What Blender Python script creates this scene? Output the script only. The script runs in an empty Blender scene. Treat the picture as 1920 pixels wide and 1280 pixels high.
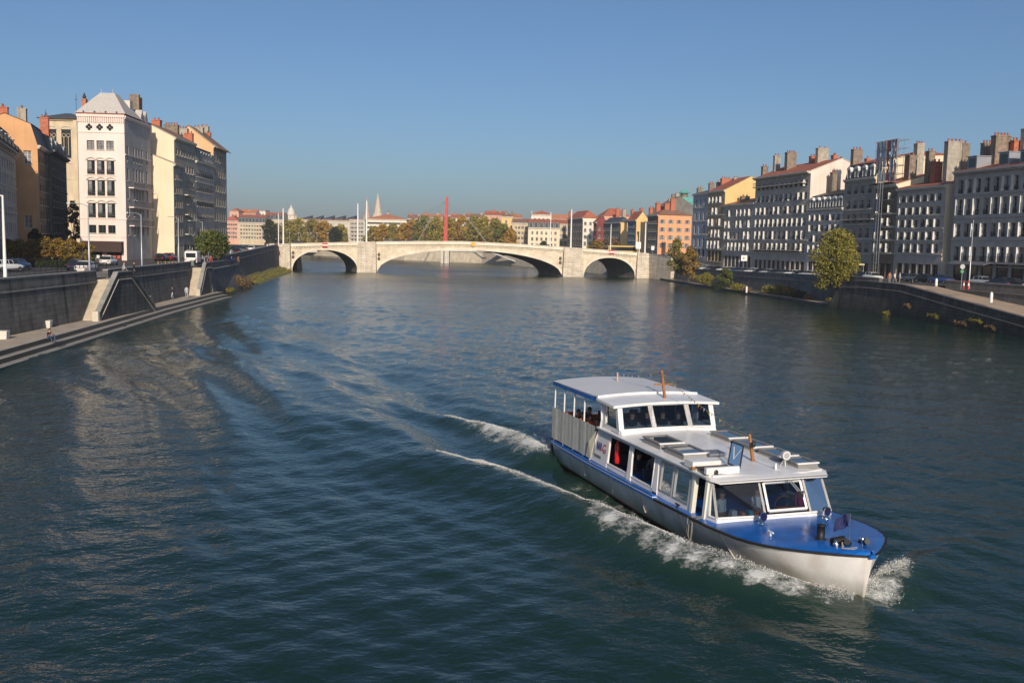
import bpy, bmesh, math, random
import numpy as np
from mathutils import Vector, Matrix, noise
random.seed(11)
C = bpy.context.scene.collection
R = math.radians
# ---------------------------------------------------------------- camera model (metres, camera at x=0,y=0)
F = 1800.; H = 9.7; YC = 454.; ROLL = math.atan(.021)
PITCH = math.atan((640 - YC) / F)
cp, sp = math.cos(PITCH), math.sin(PITCH); cr, sr = math.cos(ROLL), math.sin(ROLL)
def ray(px, py):
    dx = (px - 960) / F; dy = (640 - py) / F
    x = dx * cr - dy * sr; y = dx * sr + dy * cr
    return (x, cp + y * sp, -sp + y * cp)
def unz(px, py, z):
    r = ray(px, py); t = (z - H) / r[2]; return (r[0] * t, r[1] * t, z)
def uny(px, py, Y):
    r = ray(px, py); t = Y / r[1]; return (r[0] * t, Y, H + r[2] * t)
cam = bpy.data.cameras.new('camera'); co = bpy.data.objects.new('camera', cam); C.objects.link(co)
cam.sensor_width = 36; cam.lens = 36 * F / 1920; cam.clip_start = .3; cam.clip_end = 9000
co.matrix_world = Matrix.Translation((0, 0, H)) @ Matrix.Rotation(math.pi / 2 - PITCH, 4, 'X') @ Matrix.Rotation(ROLL, 4, 'Z')
bpy.context.scene.camera = co
# ---------------------------------------------------------------- light
SUN_AZ, SUN_EL = 7., 24.          # sun behind the camera, to the right
w = bpy.data.worlds.new('World'); bpy.context.scene.world = w; w.use_nodes = True
nt = w.node_tree; bg = nt.nodes['Background']
sky = nt.nodes.new('ShaderNodeTexSky'); sky.sky_type = 'NISHITA'; sky.sun_disc = False
sky.sun_elevation = R(SUN_EL); sky.sun_rotation = R(180 - SUN_AZ); sky.altitude = 0
sky.air_density = .95; sky.dust_density = 1.5; sky.ozone_density = 5.7
nt.links.new(sky.outputs[0], bg.inputs[0]); bg.inputs[1].default_value = .089
sl = bpy.data.lights.new('sun', 'SUN'); sl.energy = 4.3; sl.angle = R(.5); sl.color = (1, .87, .70)
so = bpy.data.objects.new('sun', sl); C.objects.link(so)
sd = Vector((math.sin(R(SUN_AZ)) * math.cos(R(SUN_EL)), -math.cos(R(SUN_AZ)) * math.cos(R(SUN_EL)), math.sin(R(SUN_EL))))
so.rotation_euler = sd.to_track_quat('Z', 'Y').to_euler()
vs = bpy.context.scene.view_settings
vs.view_transform = 'Standard'; vs.look = 'None'; vs.exposure = 0; vs.gamma = 1
cy = bpy.context.scene.cycles
cy.max_bounces = 6; cy.transparent_max_bounces = 12; cy.volume_bounces = 0; cy.diffuse_bounces = 2
cy.glossy_bounces = 3; cy.transmission_bounces = 3; cy.caustics_reflective = False; cy.caustics_refractive = False
cy.sample_clamp_indirect = 4; cy.use_denoising = True
# ---------------------------------------------------------------- materials
MATS = {}
def lin(c):
    return tuple(((x / 255) / 12.92 if x <= 10 else ((x / 255 + .055) / 1.055) ** 2.4) for x in c)
def M(name, col, rough=.85, var=.12, scale=.6, bump=0, bscale=8, metal=0, streak=0, dirt=(0.25, .23, .2), stain=None, spec=.5, island=0):
    """procedural surface: base colour broken up by two noises, optional vertical streaks of grime, optional bump"""
    if name in MATS: return MATS[name]
    m = bpy.data.materials.new(name); m.use_nodes = True; MATS[name] = m
    n = m.node_tree.nodes; l = m.node_tree.links; b = n['Principled BSDF']
    b.inputs['Roughness'].default_value = rough; b.inputs['Metallic'].default_value = metal
    b.inputs['Specular IOR Level'].default_value = spec
    geo = n.new('ShaderNodeNewGeometry')
    def noi(sc, det=4, vec=None):
        t = n.new('ShaderNodeTexNoise'); t.inputs['Scale'].default_value = sc; t.inputs['Detail'].default_value = det
        l.new(vec or geo.outputs['Position'], t.inputs['Vector']); return t.outputs['Fac']
    def mix(fac, a, bb, typ='MIX'):
        x = n.new('ShaderNodeMix'); x.data_type = 'RGBA'; x.blend_type = typ
        if hasattr(fac, 'is_linked') or hasattr(fac, 'links'): l.new(fac, x.inputs[0])
        else: x.inputs[0].default_value = fac
        for i, q in ((6, a), (7, bb)):
            if hasattr(q, 'links'): l.new(q, x.inputs[i])
            else: x.inputs[i].default_value = (*q, 1)
        return x.outputs[2]
    def ramp(src, a, bb, c0=0, c1=1):
        x = n.new('ShaderNodeMapRange'); l.new(src, x.inputs[0])
        for i, v in ((1, a), (2, bb), (3, c0), (4, c1)): x.inputs[i].default_value = v
        return x.outputs[0]
    c = mix(ramp(noi(scale), .3, .7), tuple(max(0, x * (1 - var)) for x in col), tuple(min(1, x * (1 + var)) for x in col))
    c = mix(ramp(noi(scale * 9, 3), .35, .75, 0, var * 1.2), c, tuple(x * .55 for x in col))
    if island:
        rp = n.new('ShaderNodeValToRGB'); l.new(geo.outputs['Random Per Island'], rp.inputs[0])
        cols = island
        rp.color_ramp.elements[0].color = (*cols[0], 1); rp.color_ramp.elements[1].color = (*cols[-1], 1)
        for i, q in enumerate(cols[1:-1]):
            e = rp.color_ramp.elements.new((i + 1) / (len(cols) - 1)); e.color = (*q, 1)
        c = mix(.8, c, rp.outputs[0])
    if streak:
        mp = n.new('ShaderNodeMapping'); mp.inputs['Scale'].default_value = (1.3, 1.3, .09); l.new(geo.outputs['Position'], mp.inputs[0])
        s = ramp(noi(1.0, 5, mp.outputs[0]), .48, .75, 0, streak)
        c = mix(s, c, dirt)
    if stain:   # (z0, z1, colour): band of algae or grime near a water line, ragged
        sx = n.new('ShaderNodeSeparateXYZ'); l.new(geo.outputs['Position'], sx.inputs[0])
        ad = n.new('ShaderNodeMath'); ad.operation = 'MULTIPLY_ADD'; l.new(noi(.9, 6), ad.inputs[0]); ad.inputs[1].default_value = stain[3] if len(stain) > 3 else 1.5
        l.new(sx.outputs[2], ad.inputs[2])
        c = mix(ramp(ad.outputs[0], stain[0], stain[1], .9, 0), c, stain[2])
    l.new(c, b.inputs['Base Color'])
    if bump:
        bn = n.new('ShaderNodeBump'); bn.inputs['Distance'].default_value = bump; bn.inputs['Strength'].default_value = .8
        l.new(noi(bscale, 5), bn.inputs['Height']); l.new(bn.outputs[0], b.inputs['Normal'])
    return m
def brick(name, c1, c2, mort, bw, bh, axis='X', bump=.01, stain=None, streak=0, dirt=(0.25, .23, .2), var=.12):
    """coursed stone: world aligned ashlar"""
    if name in MATS: return MATS[name]
    m = M(name, c1, streak=streak, stain=stain, dirt=dirt, var=var); n = m.node_tree.nodes; l = m.node_tree.links; b = n['Principled BSDF']
    geo = n.new('ShaderNodeNewGeometry'); s = n.new('ShaderNodeSeparateXYZ'); l.new(geo.outputs['Position'], s.inputs[0])
    cb = n.new('ShaderNodeCombineXYZ'); l.new(s.outputs[0 if axis == 'X' else 1], cb.inputs[0]); l.new(s.outputs[2], cb.inputs[1])
    t = n.new('ShaderNodeTexBrick'); l.new(cb.outputs[0], t.inputs['Vector'])
    t.inputs['Color1'].default_value = (1, 1, 1, 1); t.inputs['Color2'].default_value = (.80, .79, .77, 1); t.inputs['Mortar'].default_value = (*mort, 1)
    t.inputs['Scale'].default_value = 1; t.inputs['Mortar Size'].default_value = .035; t.inputs['Brick Width'].default_value = bw; t.inputs['Row Height'].default_value = bh
    old = b.inputs['Base Color'].links[0].from_socket
    x = n.new('ShaderNodeMix'); x.data_type = 'RGBA'; x.blend_type = 'MULTIPLY'; x.inputs[0].default_value = 1
    l.new(old, x.inputs[6]); l.new(t.outputs['Color'], x.inputs[7]); l.new(x.outputs[2], b.inputs['Base Color'])
    return m
def leafmat(name, cols, rough=.6):
    return M(name, cols[0], rough=rough, var=.25, scale=.35, island=cols, spec=.25)
glass_dark = M('window_glass', (.018, .022, .028), rough=.12, var=.3, scale=.5)
glass_cur = M('curtained_glass', (.24, .24, .24), rough=.25, var=.4, scale=1.2)
glass_blind = M('blind', (.34, .32, .30), rough=.7, var=.15)
frame_w = M('white_paint', (.70, .68, .65), rough=.5, var=.06)
frame_g = M('green_joinery', (.025, .05, .045), rough=.5)
frame_b = M('brown_joinery', (.10, .07, .05), rough=.6)
iron = M('wrought_iron', (.02, .02, .022), rough=.5, var=.2)
stone_w = M('pale_stone', (.62, .56, .48), var=.12, streak=.35)
zinc = M('zinc', (.33, .35, .38), rough=.45, var=.15, metal=.3)
slate = M('slate', (.075, .08, .09), rough=.6, var=.3, scale=2)
tile_r = M('red_tile', (.40, .125, .07), var=.35, scale=1.1, bump=.03, bscale=6)
tile_o = M('orange_tile', (.50, .20, .10), var=.3, scale=1.1, bump=.03, bscale=6)
tile_b = M('brown_tile', (.27, .15, .10), var=.3, scale=1.1, bump=.03, bscale=6)
brick_r = M('chimney_brick', (.48, .15, .08), var=.3, scale=2.5, streak=.4)
chim_p = M('chimney_render', (.42, .37, .30), var=.25, scale=1.4, streak=.75, dirt=(.12, .11, .1))
chim_b = M('sooty_render', (.26, .20, .15), var=.35, scale=1.6, streak=.7, dirt=(.08, .07, .06))
asph = M('asphalt', (.055, .055, .058), var=.2, scale=.5, bump=.01)
conc_dark = brick('quay_wall_stone', (.175, .17, .16), None, (.62, .6, .58), 1.3, .48, 'Y', streak=.85, dirt=(.022, .024, .022), var=.35, stain=(.2, 2.2, (.035, .036, .028), 1.6))
coping = M('coping_stone', (.30, .29, .27), var=.25, scale=1.5)
paving = M('quay_paving', (.46, .385, .30), var=.2, scale=.8, bump=.01)
steel = M('galvanised_steel', (.42, .44, .45), rough=.4, var=.1, metal=.5)
white_steel = M('white_pole_paint', (.78, .77, .74), rough=.45, var=.05)
# ---------------------------------------------------------------- mesh builder
class MB:
    def __init__(s): s.v = []; s.f = []; s.m = []; s.sm = []
    def add(s, vs, fs, mi=0, sm=False):
        o = len(s.v); s.v += [tuple(p) for p in vs]
        for f in fs: s.f.append([o + i for i in f]); s.m.append(mi); s.sm.append(sm)
    def quad(s, a, b, c, d, mi=0): s.add([a, b, c, d], [(0, 1, 2, 3)], mi)
    def poly(s, ps, mi=0): s.add(ps, [tuple(range(len(ps)))], mi)
    def box(s, x0, x1, y0, y1, z0, z1, mi=0):
        s.add([(x0, y0, z0), (x1, y0, z0), (x1, y1, z0), (x0, y1, z0), (x0, y0, z1), (x1, y0, z1), (x1, y1, z1), (x0, y1, z1)],
              [(3, 2, 1, 0), (4, 5, 6, 7), (0, 1, 5, 4), (1, 2, 6, 5), (2, 3, 7, 6), (3, 0, 4, 7)], mi)
    def hexa(s, p, mi=0):   # 8 points, bottom 4 then top 4
        s.add(p, [(3, 2, 1, 0), (4, 5, 6, 7), (0, 1, 5, 4), (1, 2, 6, 5), (2, 3, 7, 6), (3, 0, 4, 7)], mi)
    def prism(s, pts, z0, z1, mi=0):
        n = len(pts); s.add([(x, y, z0) for x, y in pts] + [(x, y, z1) for x, y in pts],
              [tuple(range(n))[::-1], tuple(range(n, 2 * n))] + [(i, (i + 1) % n, n + (i + 1) % n, n + i) for i in range(n)], mi)
    def tube(s, a, b, r0, r1=None, n=6, mi=0, cap=True):
        r1 = r0 if r1 is None else r1; a = Vector(a); b = Vector(b); d = (b - a)
        if d.length < 1e-6: return
        q = d.to_track_quat('Z', 'Y'); ps = []
        for c, r in ((a, r0), (b, r1)):
            for i in range(n): ps.append(c + q @ Vector((r * math.cos(2 * math.pi * i / n), r * math.sin(2 * math.pi * i / n), 0)))
        s.add(ps, [(i, (i + 1) % n, n + (i + 1) % n, n + i) for i in range(n)] , mi, n > 5)
        if cap: s.add(ps, [tuple(range(n))[::-1], tuple(range(n, 2 * n))], mi)
    def path(s, pts, r, n=5, mi=0):
        for a, b in zip(pts, pts[1:]): s.tube(a, b, r, r, n, mi)
    def loft(s, rings, mi=0, closed=True, caps=True, sm=False):
        n = len(rings[0]); vs = [p for r in rings for p in r]; fs = []
        for k in range(len(rings) - 1):
            for i in range(n if closed else n - 1):
                j = (i + 1) % n; fs.append((k * n + i, k * n + j, (k + 1) * n + j, (k + 1) * n + i))
        s.add(vs, fs, mi, sm)
        if caps: s.add(list(rings[0]), [tuple(range(n))[::-1]], mi); s.add(list(rings[-1]), [tuple(range(n))], mi)
    def lathe(s, c, prof, n=10, mi=0, sm=True):
        s.loft([[(c[0] + r * math.cos(2 * math.pi * i / n), c[1] + r * math.sin(2 * math.pi * i / n), c[2] + z) for i in range(n)] for r, z in prof], mi, sm=sm)
    def mesh(s, name):
        me = bpy.data.meshes.new(name); me.from_pydata(s.v, [], s.f)
        me.polygons.foreach_set('material_index', s.m); me.polygons.foreach_set('use_smooth', s.sm); me.update(); return me
    def build(s, name, mats, parent=None, loc=(0, 0, 0), rz=0):
        me = s.mesh(name)
        for m in (mats if isinstance(mats, (list, tuple)) else [mats]): me.materials.append(m)
        return put(name, me, parent, loc, rz)
def put(name, me, parent=None, loc=(0, 0, 0), rz=0):
    o = bpy.data.objects.new(name, me); C.objects.link(o); o.location = loc; o.rotation_euler = (0, 0, rz)
    if parent is not None: o.parent = parent
    return o
def tag(o, label=None, cat=None, group=None, kind=None):
    if label: o['label'] = label
    if cat: o['category'] = cat
    if group: o['group'] = group
    if kind: o['kind'] = kind
    return o
def thing(name, label, cat, loc=(0, 0, 0), rz=0, group=None):
    o = bpy.data.objects.new(name, None); C.objects.link(o); o.location = loc; o.rotation_euler = (0, 0, rz)
    return tag(o, label, cat, group)
def struct(o): o['kind'] = 'structure'; return o
KIDS = {}
def copy_tree(o, label=None, loc=None, rz=None, scale=None):
    if not KIDS:
        pass
    def rec(x, par):
        c = x.copy(); C.objects.link(c)
        if par is not None: c.parent = par
        for ch in [q for q in C.objects if q.parent == x]: rec(ch, c)
        return c
    c = rec(o, None)
    if label: c['label'] = label
    if loc is not None: c.location = loc
    if rz is not None: c.rotation_euler = (0, 0, rz)
    if scale is not None: c.scale = (scale,) * 3
    return c
# ---------------------------------------------------------------- terrain functions
def lerp(a, b, t): return a + (b - a) * t
def interp(x, pts):
    if x <= pts[0][0]: return pts[0][1]
    for (a, va), (b, vb) in zip(pts, pts[1:]):
        if x <= b: return lerp(va, vb, (x - a) / (b - a))
    return pts[-1][1]
# left bank: wall line, promenade edge (x as function of y), street level
LW = [(-20, -36.5), (60, -42.2), (97, -44.0), (142, -48.3), (165, -52.0), (280, -68.4)]
LE = [(-20, -27.5), (70, -37.8), (118, -43.4), (148, -45.9)]
LZ = [(0, 4.8), (160, 4.8), (225, 5.6), (280, 6.7), (330, 6.9)]
RW = [(-20, 84), (60, 74), (120, 66), (150, 60.5), (163, 58), (200, 53.5), (251, 47.3), (281, 43.5)]
RZ = [(0, 4.9), (140, 4.7), (165, 4.3), (215, 3.6), (251, 3.2), (268, 4.4), (285, 6.4), (330, 6.6)]
def lz(y): return interp(y, LZ)
def rzz(y): return interp(y, RZ)
# ---------------------------------------------------------------- setting: ground, banks, water
b = MB(); b.quad((-3000, -300, -3), (3000, -300, -3), (3000, 3500, -3), (-3000, 3500, -3)); struct(b.build('ground', M('river_bed', (.06, .06, .045))))
ys = [-20, 0, 20, 40, 60, 75, 97, 103, 107, 115, 130, 142, 150, 165, 180, 200, 220, 240, 260, 281, 300, 330]
b = MB()
for a, c in zip(ys, ys[1:]):
    b.quad((interp(a, LW) - 6, a, lz(a)), (interp(c, LW) - 6, c, lz(c)), (-400, c, lz(c)), (-400, a, lz(a)))
struct(b.build('road', asph))
b = MB()
for a, c in zip(ys, ys[1:]):   # pavement of left quay, a kerb above the road
    xa, xc = interp(a, LW) - .2, interp(c, LW) - .2
    b.quad((xa, a, lz(a) + .12), (xc, c, lz(c) + .12), (xc - 5.8, c, lz(c) + .12), (xa - 5.8, a, lz(a) + .12))
    b.quad((xa - 5.8, a, lz(a) + .12), (xc - 5.8, c, lz(c) + .12), (xc - 5.8, c, lz(c) - .1), (xa - 5.8, a, lz(a) - .1))
struct(b.build('pavement', M('pavement_slab', (.20, .19, .175), var=.15)))
# promenade with its steps into the river
b = MB(); pys = [-20, 30, 60, 80, 97, 118, 135, 148, 152]
def prof(y):
    x = interp(y, LE); return [(x - 12, .9), (x, .9), (x, .52), (x + .75, .52), (x + .75, .16), (x + 1.55, .16), (x + 1.55, -2.5)]
for a, c in zip(pys, pys[1:]):
    pa, pc = prof(a), prof(c)
    for k in range(6): b.quad((pa[k][0], a, pa[k][1]), (pa[k + 1][0], a, pa[k + 1][1]), (pc[k + 1][0], c, pc[k + 1][1]), (pc[k][0], c, pc[k][1]), 0 if k == 0 else (2 if k % 2 == 0 else 1))
    for k in (1, 3): # pale nosings
        xa, xc = pa[k][0], pc[k][0]
        if k in (1, 3): b.quad((xa - .18, a, pa[k][1] + .012), (xa + .03, a, pa[k][1] + .012), (xc + .03, c, pc[k][1] + .012), (xc - .18, c, pc[k][1] + .012), 3)
pp_ = prof(152); b.poly([(x, 152, z) for x, z in pp_] + [(pp_[0][0], 152, -2.5)], 1)
struct(b.build('path', [paving, M('dark_riser', (.045, .04, .035), rough=.35, var=.3), M('step_tread', (.30, .285, .26), var=.2), M('nosing_stone', (.42, .39, .35), var=.12)]))  # risers darker and smoother than the treads
# right street
b = MB(); ysr = [-20, 20, 60, 90, 120, 140, 150, 163, 180, 200, 215, 235, 251, 268, 281, 290, 310, 330]
for a, c in zip(ysr, ysr[1:]):
    b.quad((interp(a, RW) + .2, a, rzz(a)), (interp(c, RW) + .2, c, rzz(c)), (400, c, rzz(c)), (400, a, rzz(a)))
struct(b.build('road', M('quay_asphalt', (.065, .065, .07), var=.2, scale=.4)))
# low ledge along the right quay wall
b = MB(); LED = [(150, 55.5), (163, 53.4), (200, 49.0), (251, 43.3), (281, 41)]
yl = [150, 163, 175, 200, 225, 251, 283]
for a, c in zip(yl, yl[1:]):
    xa, xc = interp(a, LED), interp(c, LED)
    b.quad((xa, a, .45), (xa + 1.0, a, .45), (xc + 1.0, c, .45), (xc, c, .45), 0); b.quad((xa + 1.0, a, .46), (xa + 9, a, .75), (xc + 9, c, .75), (xc + 1.0, c, .46), 1)
    b.quad((xa, a, .45), (xc, c, .45), (xc - .1, c, -2), (xa - .1, a, -2), 2)
struct(b.build('path', [paving, M('earth', (.085, .07, .045), var=.4, scale=1.5), conc_dark]))
# bank land beyond the bridge: right bank curves across the view, left bank
b = MB(); fb = [(36, 290), (24, 335), (7, 385), (-1, 410), (-14, 436), (-52, 464), (-110, 541), (-210, 660), (-500, 900)]
b.poly([(x, y, 4.6) for x, y in fb] + [(-500, 1500, 4.6), (1500, 1500, 4.6), (1500, 290, 4.6)])
struct(b.build('ground', M('far_ground', (.12, .115, .10))))
b = MB(); lb = [(-66, 298), (-92, 345), (-130, 410), (-190, 500), (-330, 640), (-700, 900)]
b.poly([(x, y, 5.2) for x, y in lb] + [(-1500, 900, 5.2), (-1500, 298, 5.2)]); struct(b.build('ground', M('far_ground', (.12, .115, .10))))
emb = M('embankment_stone', (.62, .53, .40), var=.2, streak=.25)
def wall_line(pts, ztop, zbot, th, name, label, mat, cap=None, parapet=True, batter=.6):
    t = thing(name, label, 'wall')
    b = MB(); c = MB()
    for (x0, y0), (x1, y1) in zip(pts, pts[1:]):
        d = Vector((x1 - x0, y1 - y0)).normalized(); n = Vector((d.y, -d.x)) * (1 if th > 0 else -1); T = abs(th)
        za = ztop(y0) if callable(ztop) else ztop; zb = ztop(y1) if callable(ztop) else ztop
        b.hexa([(x0 + n.x * batter, y0 + n.y * batter, zbot), (x1 + n.x * batter, y1 + n.y * batter, zbot), (x1 - n.x * T, y1 - n.y * T, zbot), (x0 - n.x * T, y0 - n.y * T, zbot),
                (x0, y0, za), (x1, y1, zb), (x1 - n.x * T, y1 - n.y * T, zb), (x0 - n.x * T, y0 - n.y * T, za)])
        if cap:
            c.hexa([(x0 + n.x * .08, y0 + n.y * .08, za + .003), (x1 + n.x * .08, y1 + n.y * .08, zb + .003), (x1 - n.x * (T + .05), y1 - n.y * (T + .05), zb + .003), (x0 - n.x * (T + .05), y0 - n.y * (T + .05), za + .003),
                (x0 + n.x * .08, y0 + n.y * .08, za + .14), (x1 + n.x * .08, y1 + n.y * .08, zb + .14), (x1 - n.x * (T + .05), y1 - n.y * (T + .05), zb + .14), (x0 - n.x * (T + .05), y0 - n.y * (T + .05), za + .14)])
            for q in (1.15,):  # thin string course
                c.hexa([(x0 + n.x * .1 + n.x*.12, y0 + n.y * .22, za - q), (x1 + n.x * .22, y1 + n.y * .22, zb - q), (x1 - n.x * .1, y1 - n.y * .1, zb - q), (x0 - n.x * .1, y0 - n.y * .1, za - q),
                    (x0 + n.x * .22, y0 + n.y * .22, za - q + .1), (x1 + n.x * .22, y1 + n.y * .22, zb - q + .1), (x1 - n.x * .1, y1 - n.y * .1, zb - q + .1), (x0 - n.x * .1, y0 - n.y * .1, za - q + .1)])
    b.build('masonry', mat, t)
    if cap: c.build('coping', cap, t)
    return t
wall_line([(p[0] + .0, p[1]) for p in fb], 4.65, -3, -1.0, 'embankment_wall', 'pale river embankment wall beyond the bridge under the far trees', emb, None, batter=1.5)
wall_line(lb, 5.25, -3, 1.0, 'embankment_wall', 'river wall at far left beyond the left arch', emb, None, batter=1.0)
# left quay wall in segments, split by the two stairs
def seg(y0, y1, fn):
    yy = sorted({y0, y1} | {y for y, _ in fn if y0 < y < y1}); return [(interp(y, fn), y) for y in yy]
pz = lambda y: lz(y) + .85
wall_line(seg(-20, 102.6, LW), pz, -1, .5, 'quay_wall', 'long dark quay wall on the left bank nearest the viewer', conc_dark, coping)
wall_line(seg(106.3, 146, LW), pz, -1, .5, 'quay_wall', 'dark quay wall between the two stairs to the left promenade', conc_dark, coping)
wall_line([(-51.2, 154), (-53.3, 172), (-60.8, 226), (-68.4, 279.5)], lambda y: interp(y, [(150, 5.6), (165, 5.65), (279.5, 7.6)]), -1, .6, 'quay_wall', 'dark retaining wall rising from the second stair to the bridge', conc_dark, coping)
b = MB(); b.box(-68.9, -67.6, 272, 274, -1, 7.9); tag(b.build('stone_pilaster', stone_w), 'pale stone pilaster against the dark wall left of the bridge', 'pilaster')
# stairs down to the promenade
stone_st = M('stair_stone', (.50, .43, .33), var=.15, scale=1.2)
def stair(ytop, yfoot, label, landing, yend=None, zt=4.8):
    t = thing('quay_stair', label, 'stairs'); n = 22; b = MB()
    for k in range(n):
        ya = lerp(yfoot, ytop, k / n); yb = lerp(yfoot, ytop, (k + 1) / n); z = .9 + (zt - .9) * (k + 1) / n
        xw = interp(ya, LW) - .5; xe = interp(landing, LW) - .5; b.hexa([(xw, ya, z - .2), (xw + 2.5, ya, z - .2), (xe + 2.5, landing, z - .2), (xe, landing, z - .2), (xw, ya, z), (xw + 2.5, ya, z), (xe + 2.5, landing, z), (xe, landing, z)])
    b.build('steps', stone_st, t)
    p = MB(); c = MB(); xo = interp(yfoot, LW) + 2.2; xo2 = interp(ytop, LW) + 2.2
    pts = [(xo, yfoot - .3, 1.55), (xo2, ytop, zt + .75), (xo2 - .15, landing, zt + .75)]
    if yend: pts.append((xo2 - .55, yend, 1.2))
    for a, d in zip(pts, pts[1:]):
        p.hexa([(a[0] + .02, a[1], 0), (d[0] + .02, d[1], 0), (d[0] - .45, d[1], 0), (a[0] - .45, a[1], 0), (a[0], a[1], a[2]), (d[0], d[1], d[2]), (d[0] - .45, d[1], d[2]), (a[0] - .45, a[1], a[2])])
        c.hexa([(a[0] + .06, a[1], a[2] + .003), (d[0] + .06, d[1], d[2] + .003), (d[0] - .5, d[1], d[2] + .003), (a[0] - .5, a[1], a[2] + .003), (a[0] + .06, a[1], a[2] + .13), (d[0] + .06, d[1], d[2] + .13), (d[0] - .5, d[1], d[2] + .13), (a[0] - .5, a[1], a[2] + .13)])
        c.tube((a[0] + .06, a[1], a[2] - .75), (d[0] + .06, d[1], d[2] - .75), .05, n=5, mi=1)
    p.build('side_wall', brick('stair_wall_stone', (.13, .128, .12), None, (.62, .6, .58), 1.3, .48, 'Y', streak=.8, dirt=(.022, .024, .022), var=.35), t); c.build('coping', [coping, stone_w], t)
    b = MB(); b.box(xo - .5, xo + .12, yfoot - .75, yfoot - .3, .88, 1.9); b.build('newel', stone_w, t)
    return t
stair(103, 97, 'pale stone stair nearest the viewer down to the left promenade, with dark sloping side wall', 107, 115)
stair(146.5, 141.5, 'farther pale stone stair on the left bank below the parked white van', 150, None)
b = MB(); b.box(-46.9, -46.1, 103.3, 104.4, 4.85, 5.95); tag(b.build('gate_post', stone_w), 'squat pale gate post at the top of the nearer stair', 'post')
# bastion beyond second stair
t = thing('bastion', 'dark sloping stone bastion overgrown with brown shrubs beyond the second stair', 'bastion')
b = MB(); b.hexa([(-46.1, 149.5, -2), (-51.8, 197, -2), (-58, 197, -2), (-52, 149.5, -2), (-47.3, 149.5, 4.3), (-53.7, 187, 4.15), (-58, 187, 4.15), (-52, 149.5, 4.3)]); b.build('masonry', conc_dark, t)
b = MB(); b.hexa([(-47.2, 149.4, 4.303), (-53.55, 187.2, 4.153), (-54.2, 187.2, 4.153), (-47.9, 149.4, 4.303), (-47.2, 149.4, 4.5), (-53.55, 187.2, 4.35), (-54.2, 187.2, 4.35), (-47.9, 149.4, 4.5)])
b.hexa([(-47.7, 149.6, 4.5), (-53.6, 183.2, 4.35), (-53.9, 183.2, 4.35), (-48.0, 149.6, 4.5), (-47.7, 149.6, 5.45), (-53.6, 183.2, 5.2), (-53.9, 183.2, 5.2), (-48.0, 149.6, 5.45)], 1)
b.hexa([(-47.65, 149.6, 5.453), (-53.55, 183.2, 5.203), (-54, 183.2, 5.203), (-48.1, 149.6, 5.453), (-47.65, 149.6, 5.57), (-53.55, 183.2, 5.32), (-54, 183.2, 5.32), (-48.1, 149.6, 5.57)])
b.build('coping', [coping, conc_dark], t)
# right quay wall
zr = lambda y: rzz(y) + .85
wall_line(seg(156, 281, RW), lambda y: interp(y, [(150, 5.2), (163, 5.0), (200, 4.4), (251, 3.65), (262, 4.6), (272, 6.1), (281, 7.1)]), -1, -.5, 'quay_wall', 'long dark quay wall along the right bank behind the riverside bushes', brick('right_quay_stone', (.20, .195, .19), None, (.65, .63, .6), 1.2, .45, 'Y', streak=.7, dirt=(.05, .05, .045), var=.3), coping)
# ramp on the right bank, descending towards the viewer
rampstone = brick('ramp_masonry', (.14, .13, .11), None, (.45, .43, .4), 1.2, .45, 'Y', stain=(1.0, 3.2, (.03, .034, .018), 2.6), streak=.8, dirt=(.03, .03, .026), var=.4)
t = thing('stone_ramp', 'stone ramp sloping down to the river at right with dark outer wall', 'ramp')
RP = [(54.3, 158.5, 4.35), (55.5, 151, 4.62), (57.0, 141, 4.6), (58.3, 126, 3.3), (59.6, 110, 2.0), (62.5, 80, .9), (66, 40, .5), (69, 0, .5)]
b = MB(); c = MB(); d = MB()
for a, e in zip(RP, RP[1:]):
    b.hexa([(a[0] - .6, a[1], -2), (e[0] - .6, e[1], -2), (e[0] + .5, e[1], -2), (a[0] + .5, a[1], -2), (a[0], a[1], a[2]), (e[0], e[1], e[2]), (e[0] + .5, e[1], e[2]), (a[0] + .5, a[1], a[2])])
    c.hexa([(a[0] - .1, a[1], a[2] + .003), (e[0] - .1, e[1], e[2] + .003), (e[0] + .55, e[1], e[2] + .003), (a[0] + .55, a[1], a[2] + .003), (a[0] - .1, a[1], a[2] + .16), (e[0] - .1, e[1], e[2] + .16), (e[0] + .55, e[1], e[2] + .16), (a[0] + .55, a[1], a[2] + .16)])
    c.hexa([(a[0] - .28, a[1], a[2] - .95), (e[0] - .28, e[1], e[2] - .95), (e[0] + .1, e[1], e[2] - .95), (a[0] + .1, a[1], a[2] - .95), (a[0] - .2, a[1], a[2] - .82), (e[0] - .2, e[1], e[2] - .82), (e[0] + .1, e[1], e[2] - .82), (a[0] + .1, a[1], a[2] - .82)])
    za, ze = min(a[2] - .05, 4.75), min(e[2] - .05, 4.75)
    xa, xe = max(interp(a[1], RW), a[0] + 1), max(interp(e[1], RW), e[0] + 1)
    d.quad((a[0] + .5, a[1], za), (e[0] + .5, e[1], ze), (xe, e[1], ze), (xa, a[1], za))
# flared end sloping into the water
b.hexa([(52.6, 163.5, -2), (53.9, 158.5, -2), (62, 158.5, -2), (61, 163.5, -2), (53.2, 162.9, -.3), (54.3, 158.5, 4.35), (60, 158.5, 4.35), (58.6, 162.9, -.3)])
b.build('masonry', rampstone, t); c.build('coping', M('dark_coping', (.10, .10, .10), var=.3), t); d.build('ramp_surface', M('ramp_gravel', (.44, .33, .235), var=.12, scale=.5), t)
wall_line([(interp(y, RW) , y) for y in (0, 60, 120, 139)], 5.45, -1, -.45, 'retaining_wall', 'low retaining wall between the right street and the ramp', M('retaining_stone', (.16, .15, .135), var=.3, streak=.5), coping)
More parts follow.
